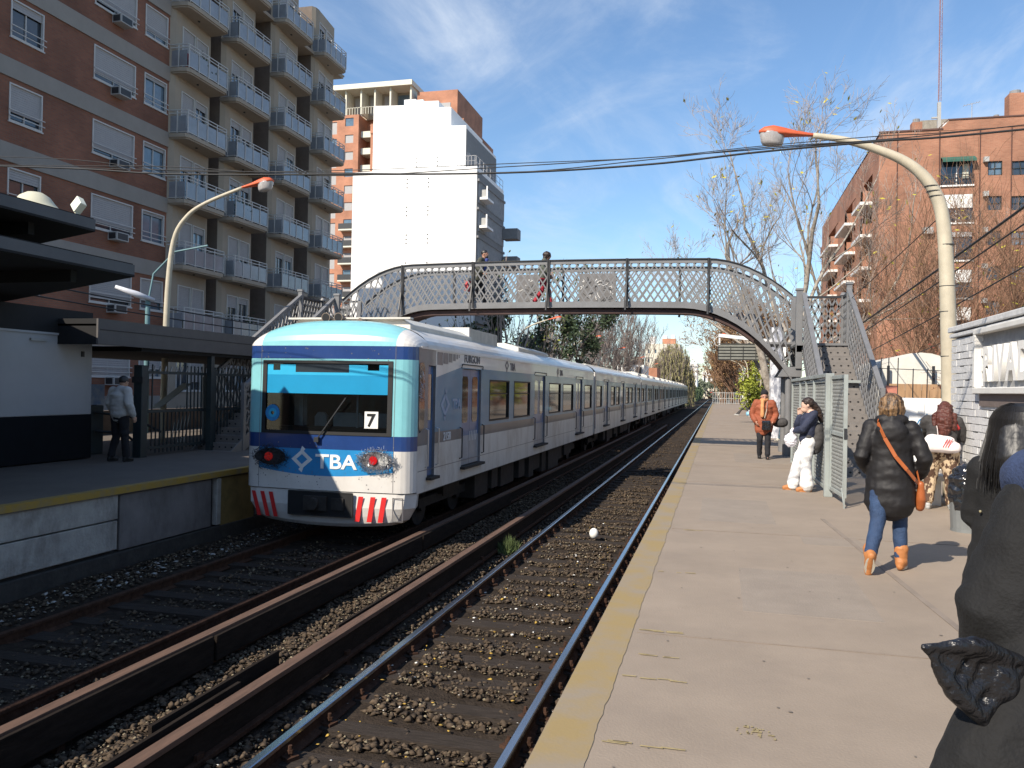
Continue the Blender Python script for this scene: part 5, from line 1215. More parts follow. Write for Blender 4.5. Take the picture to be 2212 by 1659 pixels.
# ------------------------------------------------------------------ far buildings
def far(label, x0, x1, y0, y1, z1, m_, extra=None, rows=None, gm=None, depthw=.12):
    t = thing('building', label, 'building', ((x0+x1)/2, y0, -1.3)); m = MB(); H = []
    if rows:
        ncol, nrow, wu, wv, zlo = rows
        for i in range(ncol):
            for j in range(nrow):
                cu = x0+(x1-x0)*(i+.5)/ncol; cv = zlo+(z1-.6-zlo)*(j+.5)/nrow; a = (x1-x0)/ncol*wu/2; b = (z1-.6-zlo)/nrow*wv/2; H.append((cu-a, cu+a, cv-b, cv+b))
    m.holed(x0, x1, -1.3, z1, H, lambda u, v, d: (u, y0+d, v), .25, 0); m.quad((x1, y0, -1.3), (x1, y1, -1.3), (x1, y1, z1), (x1, y0, z1)); m.quad((x0, y0, -1.3), (x0, y0, z1), (x0, y1, z1), (x0, y1, -1.3)); m.quad((x0, y0, z1), (x1, y0, z1), (x1, y1, z1), (x0, y1, z1))
    m.build('wall', m_, t)
    for h in H: MB().box(h[0], h[1], y0+.2, y0+.24, h[2], h[3]).build('window', gm or GLASSB, t)
    if extra:
        for e, mm in extra: MB().box(*e).build('roof_tank', mm, t)
    return t
PALE = mat('pale_far_wall', (.62, .58, .48), .85, var=.06, scale=.5); PALE2 = mat('white_far_wall', (.75, .75, .73), .85, var=.04)
far('pale yellow block with roof tanks behind the willow', -15.7, -8.3, 180, 195, 11.9, PALE, [((-15, -13.8, 182, 184, 11.9, 13.6), PALE2), ((-12.2, -9.3, 182, 185, 11.9, 13.2), BRICKF), ((-12.1, -11.2, 182, 184, 13.2, 13.9), PALE2), ((-10.3, -9.5, 182, 184, 13.2, 14.0), PALE2)], (5, 4, .25, .4, 3))
far('white slab tower right of the willow', -10.85, -6.5, 260, 275, 10.8, PALE2, None, (6, 6, .35, .4, 1))
far('distant white building with three dark bays at the end of the line', -7.55, -1.2, 400, 430, 11.2, PALE2, [((-6.5, -3.5, 405, 415, 11.2, 12.6), PALE)], (3, 1, .4, .75, 2), GLASS)
far('distant cream building next to the one with dark bays', -1.1, 3.6, 395, 425, 10.4, PALE, None, (5, 4, .4, .4, 1))
far('low pale house row far down the line', -7.5, 3, 340, 345, 3.2, PALE, None, (8, 1, .4, .5, 0))
far('white house above the train roof left of the willow', -13.1, -9.6, 108, 116, 5.0, PALE2, [((-10.6, -9.9, 107.6, 107.9, 2.8, 4.7), DARKM)], None)
far('brick chimney-topped house behind the white house', -10.0, -8.6, 118, 124, 4.9, BRICKF)
far('long white house with dark awning under the bare trees', -21, -13.3, 100, 108, 3.6, PALE2)
far('orange house glimpsed above the train among bare trees', -12.6, -11.5, 125, 130, 6.8, mat('orange_render', (.5, .25, .08), .8))
t = thing('bus', 'small dull red bus far away crossing at the end of the tracks', 'bus', (-.6, 330, -1.2)); m = MB(); m.box(-4.2, -1.8, 336, 344, -.6, 1.7, 0); m.box(-4.0, -2.0, 335.95, 336, .3, 1.2, 1); m.build('body', [mat('faded_bus_red', (.28, .07, .05), .7), GLASS], t)
for x in (-3.9, -2.1):
    m = MB(); m.cyl((x, 337.5, -.75), .45, .25, 12, axis='x'); m.build('wheel', RUB, t)

def behind(label, x0, x1, y, z1, m_):  # invented blocks behind the camera, added for the train glass to reflect
    t = thing('building', label, 'building', ((x0+x1)/2, y, -1.3)); m = MB(); H = [(x0+1+i*3.0, x0+2.4+i*3.0, 1.2+3*j, 2.6+3*j) for i in range(int((x1-x0-2)/3)) for j in range(int((z1-2)/3))]
    m.holed(x0, x1, -1.3, z1, H, lambda u, v, d: (u, y-d, v), .25, 0); m.quad((x1, y, -1.3), (x1, y-12, -1.3), (x1, y-12, z1), (x1, y, z1)); m.quad((x0, y, -1.3), (x0, y, z1), (x0, y-12, z1), (x0, y-12, -1.3)); m.quad((x0, y, z1), (x1, y, z1), (x1, y-12, z1), (x0, y-12, z1)); m.quad((x0, y-12, -1.3), (x1, y-12, -1.3), (x1, y-12, z1), (x0, y-12, z1)); m.build('wall', m_, t)
    m = MB(); [m.box(h[0], h[1], y-.24, y-.2, h[2], h[3]) for h in H]; m.build('window_glass', GLASS, t)['kind'] = 'stuff'
behind('invented brick block behind the viewer, left of the line', -46, -9.5, -38, 15, BRICKR); behind('invented grey block behind the viewer, right of the line', 5, 42, -34, 14, CONCG); behind('invented cream house row closing the line behind the viewer', -9.4, 4.9, -58, 9, CREAM)

# ------------------------------------------------------------------ things behind and beside the right platform
GRAF = mat('graffiti_wall', (.74, .74, .72), .8, var=.05, dirt=.15, dcol=(.4, .4, .4))
t = thing('white_wall', 'white plastered wall with blue graffiti scrawl behind the stair', 'wall', (6, 19.2, 0)); MB().box(3.72, 12, 19.1, 19.35, 0, 1.53).build('wall', GRAF, t)
BLUEG = mat('graffiti_blue', (.05, .2, .38), .6); m = MB()
for (cx, cz, r_) in ((4.27, .92, .13), (4.40, .80, .16)):
    for i in range(14):
        a0, a1 = 2*math.pi*i/16, 2*math.pi*(i+1)/16; m.bar((cx+r_*.8*math.cos(a0), 19.095, cz+r_*1.3*math.sin(a0)), (cx+r_*.8*math.cos(a1), 19.095, cz+r_*1.3*math.sin(a1)), .01, .022)
for (a, b, c, d) in ((4.25, .55, 4.45, 1.15), (4.35, 1.2, 4.5, .7), (4.45, 1.1, 4.30, .6)): m.bar((a, 19.094, b), (c, 19.094, d), .01, .02)
m.build('graffiti', BLUEG, t); MB().box(4.17, 4.3, 19.07, 19.1, 1.18, 1.42).build('meter_box', WHITE, t)
t = thing('canvas_shed', 'rounded white canvas shelter over the white wall', 'tent', (4.6, 21.5, 0)); m = MB(); P = []
for i in range(13): a = math.pi*i/12; P.append((4.75-.95*math.cos(a), 1.75+.88*math.sin(a)**.8))
P = [(3.8, 0)]+P+[(5.7, 0)]; m.prism(P, 'y', 21.5, 26); m.build('cover', mat('canvas_white', (.62, .6, .54), .85, var=.12, scale=2, dirt=.3, dcol=(.35, .3, .2)), t)
m = MB()
for i in range(9): m.box(4.05+i*.19, 4.22+i*.19, 21.3, 21.34, 1.3, 1.86)
t2 = thing('plank_fence', 'brown plank fence panel in front of the white canvas shelter', 'fence', (4.9, 21.3, 0)); m = MB(); me = mesh_of(MB().box(-.085, .085, 0, .03, 0, .56), mat('plank_brown', (.36, .22, .12), .85, var=.2, scale=3, stretch=(5, 5, .5)))
for i in range(11): inst('plank', me, (4.1+i*.18, 21.3, 1.3), t2)
m = MB(); 
for x in (4.0, 5.0, 6.0): m.box(x-.03, x+.03, 21.34, 21.38, 0, 2.3)
m.build('post', DARKM, t2)
t = thing('wire_fence', 'thin dark wire fence posts between the stair and the shelter', 'fence', (3.9, 20.3, 0)); m = MB()
for x in (3.62, 3.78, 3.98, 4.3, 4.6, 4.9): m.tube([(x, 20.3, 0), (x+.03, 20.3, 2.45 if x < 4 else 2.2)], .012, 5)
m.tube([(3.6, 20.3, 2.2), (5.2, 20.3, 2.15)], .008, 4); m.build('post', DARKM, t)
t = thing('red_sign', 'small faded red sign panel beside the stair handrail', 'sign', (3.55, 18.4, 0)); MB().box(3.40, 3.62, 18.4, 18.42, 1.58, 1.78).build('panel', mat('faded_red', (.45, .17, .12), .7), t); MB().box(3.5, 3.53, 18.42, 18.45, 0, 1.6).build('post', DARKM, t)
# hanging sign board with white arm and posts
t = thing('hanging_sign', 'blank dark louvred sign board hung from a white arm under the arch', 'sign', (.9, 34, 0))
m = MB(); m.box(-.05, 1.93, 34.03, 34.06, 2.9, 3.55, 0); m.build('back', mat('sign_back_dark', (.035, .035, .033), .7), t)
SLT = mat('sign_slat', (.17, .17, .145), .6, var=.15, dirt=.3)
for i in range(5): MB().box(-.03, 1.91, 33.99, 34.03, 2.925+i*.125, 3.01+i*.125).build('slat', SLT, t)
m = MB(); [m.box(-.05+i*.49, -.03+i*.49, 33.96, 34.0, 2.9, 3.45) for i in range(5)]; m.box(-.05, 1.93, 33.96, 34.0, 2.88, 2.905); m.box(-.05, 1.93, 33.96, 34.0, 3.54, 3.56); m.build('divider', mat('sign_back_dark', (0, 0, 0)), t)
m = MB(); m.bar((-.03, 34, 3.89), (2.5, 34, 3.60), .14, .13); m.box(-.02, .04, 33.97, 34.03, 3.5, 3.85); m.box(1.85, 1.9, 33.97, 34.03, 3.5, 3.62); m.box(2.42, 2.58, 33.92, 34.08, 0, 3.66); m.tube([(-.05, 34, 3.85), (-.2, 34, 3.7), (-.16, 34, 3.5), (-.02, 34, 3.45)], .01, 5); m.build('arm', WHITE, t)
t = thing('wrapped_column', 'white column covered in torn posters behind the bridge column', 'column', (1.97, 30, 0)); m = MB(); m.cyl((1.97, 30, 0), .22, 3.9, 10); m.build('column', mat('torn_posters', (.66, .66, .68), .6, col2=(.22, .23, .27), scale=6, contrast=(.42, .58), stretch=(1, 1, .6)), t)
t = thing('platform_fence', 'pale tubular fence closing the far end of the right platform', 'fence', (3, 112.8, 0)); m = MB()
for z in (.1, .75, 1.5): m.box(-.7, 8, 112.7, 112.75, z-.03, z+.03)
m.build('rail', AC, t); me = mesh_of(MB().box(-.03, .03, -.03, .03, 0, 1.6), AC)
for i in range(30): inst('bar', me, (-.7+i*.3, 112.72, 0), t)
t = thing('side_fence', 'pale mesh fence running along the back of the right platform', 'fence', (4.6, 60, 0)); me = mesh_of(MB().box(-.03, .03, -.03, .03, 0, 1.7), AC)
for i in range(34): inst('post', me, (4.4+.02*i, 40+i*2.1, 0), t)
m = MB()
for z in (.1, 1.0, 1.65): m.bar((4.4, 40, z), (5.1, 112, z), .03, .04)
m.build('rail', AC, t)
t = thing('bench', 'pale concrete bench between the leopard trousers woman and the wall', 'bench', (3.05, 13.9, 0)); MB().box(2.72, 3.22, 12.75, 15.2, .36, .44).build('seat', mat('bench_white', (.6, .58, .54), .8, dirt=.3), t, bevel=.01)
for y in (12.95, 15.0): MB().box(2.80, 3.14, y-.08, y+.08, 0, .36).build('leg', MATS['bench_white'], t)
t = thing('litter_bin', 'grey litter bin lined with a black plastic bag at the foot of the painted wall', 'litter bin', (2.86, 10.55, 0))
m = MB(); m.cyl((2.86, 10.55, 0), .175, .34, 20, r2=.195); m.cyl((2.86, 10.55, 0), .182, .03, 20); m.build('bin_body', mat('bin_grey', (.17, .18, .18), .5, dirt=.3), t, smooth=False)
BAGM = mat('black_plastic', (.012, .012, .014), .18, spec=.8, bump=.5, bscale=14, scale=8)
blob('bag_liner', [('t', [(2.86-0, 10.55, .28), (2.86, 10.55, .46), (2.86, 10.55, .60)], [.20, .215, .20]), ('e', (2.86, 10.55, .62), (.21, .21, .05)), ('e', (2.78, 10.45, .66), (.06, .07, .05)), ('e', (2.98, 10.5, .67), (.07, .06, .06))], BAGM, None, .014, 2, .022, 11)
o = bpy.data.objects['bag_liner']; o.parent = t; o.location = (-2.86, -10.55, 0)

# ------------------------------------------------------------------ cables
def cable(name, label, pts, r, cat='cable', group='overhead cables', sag=0.):
    P = [Vector(p) for p in pts]; out_ = []
    for i in range(len(P)-1):
        p0, p1, p2, p3 = P[max(i-1, 0)], P[i], P[i+1], P[min(i+2, len(P)-1)]
        for k in range(8):
            s = k/8; out_.append(.5*((2*p1)+(p2-p0)*s+(2*p0-5*p1+4*p2-p3)*s*s+(3*p1-p0-3*p2+p3)*s**3))
    out_.append(P[-1]); m = MB(); m.tube(out_, r, 6); return m.build(name, CABM, smooth=True, label=label, cat=cat, group=group)
CABM = mat('cable_black', (.012, .012, .013), .6)
base = [(-20, 5.3), (-10.12, 4.66), (-7.4, 4.44), (-4.97, 4.30), (-2.56, 4.215), (-.84, 4.235), (.4, 4.30), (1.65, 4.345), (3.05, 4.40), (9, 4.75)]
rng = random.Random(12)
for i, (dz, amp, r, lab) in enumerate(((0, .01, .012, 'thickest, lowest cable of the bundle crossing the whole scene'), (.03, .02, .006, 'thin cable twisted just above the lowest one of the bundle'), (.055, .03, .006, 'middle wavy cable of the crossing bundle'), (.09, .035, .005, 'topmost looping cable of the crossing bundle'))):
    cable('overhead_cable', lab, [(x, 9.55+.02*i, z+dz*(1+.5*math.sin(x*.8+i))+amp*math.sin(x*1.1+i*2)) for x, z in base], r)
for i, (a, b, r, lab) in enumerate((((4.2, 7, 4.6), (3.0, 60, 2.0), .02, 'upper thick diagonal cable running away past the lamp post'), ((4.3, 7, 4.45), (3.1, 60, 1.7), .013, 'second diagonal cable just under the upper thick one'), ((4.5, 7, 4.0), (3.9, 55, 1.6), .012, 'lower diagonal cable above the painted wall'), ((3.28, 14, 4.35), (2.4, 44, 3.2), .008, 'thin diagonal cable from the lamp post towards the plane tree'), ((4.8, 7, 3.6), (4.4, 52, 1.2), .009, 'lowest thin diagonal cable before the brick building'))):
    p, q = Vector(a), Vector(b); cable('overhead_cable', lab, [p.lerp(q, s)-Vector((0, 0, .25*4*s*(1-s))) for s in (0, .1, .25, .5, .75, 1)], r)
for i, (a, b, lab) in enumerate((((-15, 5, 3.1), (-14, 30, 2.3), 'sagging dark cable before the shaded building, upper one'), ((-15.5, 6, 2.9), (-14.5, 26, 2.2), 'sagging dark cable before the shaded building, lower one'))):
    p, q = Vector(a), Vector(b); cable('overhead_cable', lab, [p.lerp(q, s)+Vector((0, 0, 1.1-.2*4*s*(1-s))) for s in (0, .25, .5, .75, 1)], .018)
t = thing('telegraph_pole_arm', 'wooden pole arm with insulators at the right edge of the picture', 'utility pole', (4.9, 9.6, 0)); m = MB(); m.tube([(5.15, 10.4, 0), (5.15, 10.4, 7.5)], .12, 10); m.build('pole', WOOD, t); m = MB(); m.box(3.75, 5.6, 10.36, 10.46, 5.08, 5.18); m.build('cross_arm', mat('grey_wood', (.28, .26, .24), .85), t)
m = MB(); m.tube([(3.86, 10.4, 5.18), (3.86, 10.4, 5.9)], .02, 6)
for z in (5.45, 5.85): m.cyl((3.86, 10.4, z), .07, .07, 10, r2=.05); m.box(3.76, 3.96, 10.38, 10.42, z-.05, z)
m.build('insulator', CONCG, t)
# ------------------------------------------------------------------ trees
BARKP = mat('plane_bark', (.36, .32, .27), .9, col2=(.20, .17, .14), scale=6, contrast=(.4, .6)); BARKD = mat('dark_bark', (.075, .062, .055), .95, var=.3, scale=8)
TWIGP = mat('pale_twig', (.30, .25, .215), .9, var=.2); TWIGB = mat('brown_twig', (.20, .115, .07), .9, var=.25); TWIGG = mat('grey_twig', (.20, .165, .15), .9, var=.25)
LEAFY = mat('leaf_yellow', (.42, .36, .04), .7, var=.35, scale=3); LEAFG = mat('leaf_dark_green', (.035, .055, .022), .55, var=.5, scale=4); LEAFW = mat('willow_leaf', (.26, .24, .11), .8, var=.4, scale=.9)
LEAFYG = mat('leaf_yellow_green', (.26, .29, .035), .7, var=.35, scale=5); LEAFH = mat('hedge_leaf', (.05, .075, .03), .8, var=.4, scale=2)
def grow(rng, base, dirv, length, rad, levels, nb, spread, upb, wob, segs=5, shrink=.62, out_=None, minr=.004, tips=None, lr=.55):
    """recursive branching; out_ gets (points, radii, level)"""
    P = [Vector(base)]; d = Vector(dirv).normalized(); rd = [rad]
    for i in range(segs):
        d = (d + Vector((rng.gauss(0, wob), rng.gauss(0, wob), rng.gauss(0, wob*.6)+upb))).normalized()
        P.append(P[-1]+d*length/segs); rd.append(max(minr, rad*(1-(1-lr)*(i+1)/segs)))
    out_.append((P, rd, levels))
    if levels == 0:
        if tips is not None: tips.append((P[-1], d)); tips.append((P[len(P)//2], d))
        return
    for k in range(nb[levels-1] if levels-1 < len(nb) else nb[-1]):
        t = rng.uniform(.35, 1.0) if k else 1.0; i = min(len(P)-1, max(1, int(t*(len(P)-1)))); a = rng.random()*6.28
        side = d.cross(Vector((math.cos(a), math.sin(a), .3))).normalized(); s = rng.uniform(.5, 1.)*spread*(.45 if k == 0 else 1)
        nd = (d*(1-s*.5)+side*s+Vector((0, 0, upb*2))).normalized()
        grow(rng, P[i], nd, length*shrink*rng.uniform(.75, 1.15), max(minr, rd[i]*(.8 if k == 0 else .58)), levels-1, nb, spread, upb, wob, segs, shrink, out_, minr, tips, lr)
def tree(name, label, base, trunks, levels, nb, spread, upb, wob, seed, bark, twig, leaves=None, group=None, shrink=.62, minr=.006, cat='tree', split=2, lr=.55):
    rng = random.Random(seed); t = thing(name, label, cat, base, group); S = []; tips = []
    for (off, d, ln, r) in trunks: grow(rng, Vector(base)+Vector(off), d, ln, r, levels, nb, spread, upb, wob, 5, shrink, S, minr, tips, lr)
    a, b = MB(), MB()
    for P, rd, lv in S: (a if lv >= split else b).tube(P, rd, 7 if lv >= split else 3, 0, False)
    a.build('trunk', bark, t, smooth=True); b.build('crown', twig, t)['kind'] = 'stuff'
    if leaves:
        m_, per, sz, drp = leaves; c = MB()
        for p, d in tips:
            for k in range(int(per) if per >= 1 else (1 if rng.random() < per else 0)):
                q = p+Vector((rng.gauss(0, drp), rng.gauss(0, drp), rng.gauss(0, drp)))
                u = Vector((rng.gauss(0, 1), rng.gauss(0, 1), rng.gauss(0, 1))).normalized(); v = u.orthogonal().normalized(); s = sz*rng.uniform(.6, 1.3)
                c.add([q-u*s, q-v*s*.5, q+u*s, q+v*s*.5], [(0, 1, 2, 3)])
        if c.f: c.build('leaves', m_, t)['kind'] = 'stuff'
    return t
tree('plane_tree', 'tall pale bare plane tree with a few yellow leaves behind the bridge stair', (2.5, 34.5, -.5),
     [((0, 0, 0), (.08, 0, 1), 6.3, .20), ((.35, .3, 4.2), (.12, -.02, 1), 5.6, .12), ((.1, 0, 4.6), (-.50, -.1, 1), 4.6, .10), ((.2, 0, 4.0), (.55, .1, .9), 4.6, .09), ((-.1, 0, 3.8), (-.75, -.1, .75), 4.6, .08), ((-.3, .2, 3.2), (-.95, .1, .55), 4.4, .06), ((.4, .2, 3.2), (.9, .2, .6), 4.4, .06)], 5, [4, 4, 4, 3, 3], .74, .04, .13, 5, BARKP, TWIGP, (LEAFY, .016, .10, .05), shrink=.60, minr=.0055, split=4)
tree('plane_tree', 'leaning bare plane tree in front of the brick building corner', (5.6, 38, -1.2),
     [((0, 0, 0), (-.15, 0, 1), 6.5, .17), ((-.3, .2, 4.2), (.55, 0, .8), 5.5, .09), ((-.6, 0, 5), (-.3, 0, 1), 5.2, .08)], 5, [4, 4, 3, 3, 3], .72, .05, .12, 11, BARKP, TWIGP, (LEAFY, .008, .09, .05), shrink=.6, minr=.0055, split=4)
for i, (x, y, h, sd, lab) in enumerate(((8.0, 33, 5.2, 21, 'brown bare thicket tree right behind the lamp post'), (10.5, 36, 6.0, 22, 'brown bare thicket tree in the middle before the brick facade'), (13.2, 38, 6.2, 23, 'brown bare thicket tree near the right picture edge'), (16.5, 40, 5.8, 24, 'brown bare thicket tree farthest right before the facade'))):
    tree('bare_shrub_tree', lab, (x, y, -1.2), [((rng.uniform(-1.6, 1.6), rng.uniform(-.8, .8), 0), (rng.gauss(0, .22), rng.gauss(0, .12), 1), h, .05) for _ in range(13)], 3, [6, 6, 4], .75, .06, .15, sd, TWIGB, TWIGB, (LEAFY, .02, .1, .05), 'brown bare trees before the brick building', minr=.006, split=3)
for i, (x, y, sd, lab) in enumerate(((5.6, 23.5, 41, 'reddish bare climber tangle over the white wall'), (7.6, 21, 42, 'reddish bare climber tangle behind the painted wall coping'))):
    tree('bare_climber', lab, (x, y, 0), [((rng.uniform(-.9, .9), rng.uniform(-.5, .5), 0), (rng.gauss(0, .3), rng.gauss(0, .1), 1), 1.9, .02) for _ in range(9)], 3, [5, 4, 3], .8, .02, .2, sd, TWIGB, TWIGB, (mat('red_leaf', (.2, .035, .02), .8, var=.3), .25, .05, .08), 'reddish climbers', minr=.004, cat='climber')
# left: dark evergreen beside bare limbs, then bare grove
tree('evergreen_tree', 'dark evergreen tree with heavy glossy crown behind the train roof, left one', (-17.0, 58, -1.2), [((0, 0, 0), (.02, 0, 1), 5.2, .34), ((0, 0, 3.0), (-.5, 0, .8), 3.2, .18), ((0, 0, 3.4), (.3, 0, .9), 3.0, .16)], 3, [4, 4, 3], .75, .03, .15, 3, BARKD, BARKD, (LEAFG, 20, .17, .30), shrink=.55)
tree('evergreen_tree', 'dark evergreen tree with hanging clumps right of the white train lamp', (-11.3, 58.5, -1.2), [((0, 0, 0), (.05, 0, 1), 6.2, .24), ((0, 0, 4.2), (.6, 0, .7), 3.4, .12), ((0, 0, 3.8), (-.3, 0, .9), 2.8, .12)], 3, [4, 3, 3], .75, .03, .15, 8, BARKD, BARKD, (LEAFG, 12, .15, .24), shrink=.50)
tree('bare_tree', 'pale tangled bare tree between the two evergreens', (-14.6, 56, -1.2), [((-.2, 0, 0), (-.06, 0, 1), 5.8, .18), ((.3, 0, 0), (.05, 0, 1), 6.4, .16), ((0, 0, 0), (.1, .1, 1), 6.6, .14)], 3, [5, 4, 4], .6, .08, .12, 9, TWIGP, TWIGP, (LEAFYG, .3, .12, .1), minr=.01)
for i, (x, y, h, sd, lab) in enumerate(((-19.0, 98, 5.8, 31, 'bushy bare grey tree left of the grove above the train'), (-15.2, 101, 6.6, 32, 'bushy bare grey tree in the middle of the grove above the train'), (-11.6, 99, 6.4, 33, 'rounded bare reddish-grey tree right under the bridge deck'), (-13.6, 122, 5.6, 34, 'small bare tree behind the grove above the train'), (-17.4, 118, 6.0, 35, 'thin bare tree farthest in the grove above the train'))):
    tree('bare_tree', lab, (x, y, -1.2), [((rng.uniform(-.5, .5), 0, 0), (rng.gauss(0, .28), rng.gauss(0, .2), 1), h, .12) for _ in range(8)], 4, [5, 4, 4, 3], .6, .07, .1, sd, TWIGG, TWIGG, None, 'bare trees of the grove', minr=.017, split=3)
def drape_tree(label, x, y, z1, rx, n, m_, sd, drop, name='willow_tree', per=7, sz=.14):
    rng = random.Random(sd); t = thing(name, label, 'tree', (x, y, -1.3)); tr = MB(); tr.tube([(x, y, -1.3), (x+.2, y, z1*.4), (x, y, z1*.8)], [.35, .25, .12], 8); tr.build('trunk', BARKD, t, smooth=True); c = MB(); tw = MB()
    for i in range(n):
        a = rng.random()*6.28; q = rng.random()**.55*rx; top = z1*(1-.34*(q/rx)**2)*(.93+.22*mnoise.noise(Vector((math.cos(a)*1.6, math.sin(a)*1.6, q))))+rng.gauss(0, .45)-rng.random()**3*3; px_, py_ = x+q*math.cos(a), y+q*math.sin(a); L_ = drop*rng.uniform(.35, 1)
        tw.bar((px_, py_, top), (px_+rng.gauss(0, .15), py_, top-L_), .03, .03)
        for k in range(per):
            z = top-L_*rng.random(); u, v = rng.gauss(0, .12), rng.gauss(0, .12); s = sz*rng.uniform(.6, 1.4); b = rng.random()*3.14
            c.add([(px_+u-s*.3*math.cos(b), py_+v-s*.3*math.sin(b), z), (px_+u+s*.3*math.cos(b), py_+v+s*.3*math.sin(b), z), (px_+u+rng.gauss(0, .05), py_+v, z-s*2.4)], [(0, 1, 2)])
    tw.build('branches', TWIGG, t)['kind'] = 'stuff'; c.build('leaves', m_, t)['kind'] = 'stuff'; return t
drape_tree('tall pale-green willow hanging over the far end of the train', -7.7, 142, 10.2, 3.5, 760, LEAFW, 5, 5.0, sz=.22)
drape_tree('smaller greyish willow just right of the tall one', -6.3, 155, 7.0, 2.2, 420, LEAFW, 6, 4.5, sz=.22)
# hedge-like far green on the left and brown woods on the right
def mass(name, label, x0, x1, y0, y1, zt, n, m_, sd, sz, wig=1.):
    rng = random.Random(sd); c = MB()
    for i in range(n):
        x, y = rng.uniform(x0, x1), rng.uniform(y0, y1); h = zt*(.72+.38*mnoise.noise(Vector((x*.35*wig, y*.12*wig, sd)))+.12*rng.random()); z = -1.2+(h+1.2)*rng.random()**.7
        u = Vector((rng.gauss(0, 1), rng.gauss(0, 1), rng.gauss(0, 1))).normalized(); v = u.orthogonal().normalized(); s = sz*rng.uniform(.6, 1.4); q = Vector((x, y, z))
        c.add([q-u*s, q-v*s*.6, q+u*s, q+v*s*.6], [(0, 1, 2, 3)])
    o = c.build(name, m_, kind='stuff', label=label, cat='shrubbery'); return o
mass('hedge', 'dark green shrubbery in a strip along the far left of the line', -13.5, -5.6, 150, 330, 3.6, 9000, LEAFH, 3, .28)
mass('tree_line', 'distant grey-green tree line at the vanishing point', -20, 25, 330, 420, 7, 9000, mat('far_leaf', (.10, .115, .075), .9, var=.2), 4, .6)
for i, (x, y, h, sd, lab) in enumerate(((2.6, 117, 7.5, 51, 'tall brown leafless tree behind the hanging sign'), (4.6, 119, 8.2, 52, 'brown leafless tree behind the small curved lamp'), (1.2, 128, 5.6, 53, 'rounded brown leafless tree left of the small curved lamp'), (-.2, 150, 4.6, 54, 'low brown leafless tree at the end of the right platform'), (6.9, 118, 8.4, 55, 'brown leafless tree right of the bridge end post'))):
    tree('brown_tree', lab, (x+.8, y, -1.2), [((rng.uniform(-.7, .7), 0, 0), (rng.gauss(0, .2), rng.gauss(0, .2), 1), h, .11) for _ in range(8)], 4, [5, 4, 4, 3], .65, .05, .12, sd, TWIGB, TWIGB, (mat('brown_leaf', (.23, .14, .06), .85, var=.3), .8, .17, .2), 'brown leafless trees behind the right platform', minr=.018, split=3)
tree('leafy_bush_tree', 'bright yellow-green leafy tree below the hanging sign', (2.75, 45, 0), [((0, 0, 0), (-.05, 0, 1), 1.7, .07)], 3, [5, 5, 4], .9, .0, .18, 61, BARKD, BARKD, (LEAFYG, 9, .10, .13), shrink=.62)
tree('leafy_bush_tree', 'dark leafy bush between the yellow-green tree and the bridge column', (3.2, 41, 0), [((0, 0, 0), (-.02, 0, 1), 1.3, .06)], 3, [5, 4, 4], .9, 0, .18, 62, BARKD, BARKD, (mat('olive_leaf', (.09, .075, .03), .8, var=.4), 8, .09, .12), shrink=.6)
# antenna-like twigs above the bridge
tree('bare_tree', 'bare tree tips with green leaves showing above the bridge rail', (-13.3, 60, -1.2), [((0, 0, 0), (-.02, 0, 1), 8.2, .14), ((.4, 0, 3), (.2, 0, 1), 6.0, .08), ((.2, 0, 3), (.42, 0, .9), 6.0, .08)], 3, [5, 4, 3], .55, .09, .1, 71, TWIGP, TWIGP, (mat('leaf_olive', (.11, .14, .05), .7, var=.3), 1.5, .17, .12), minr=.01, shrink=.42)
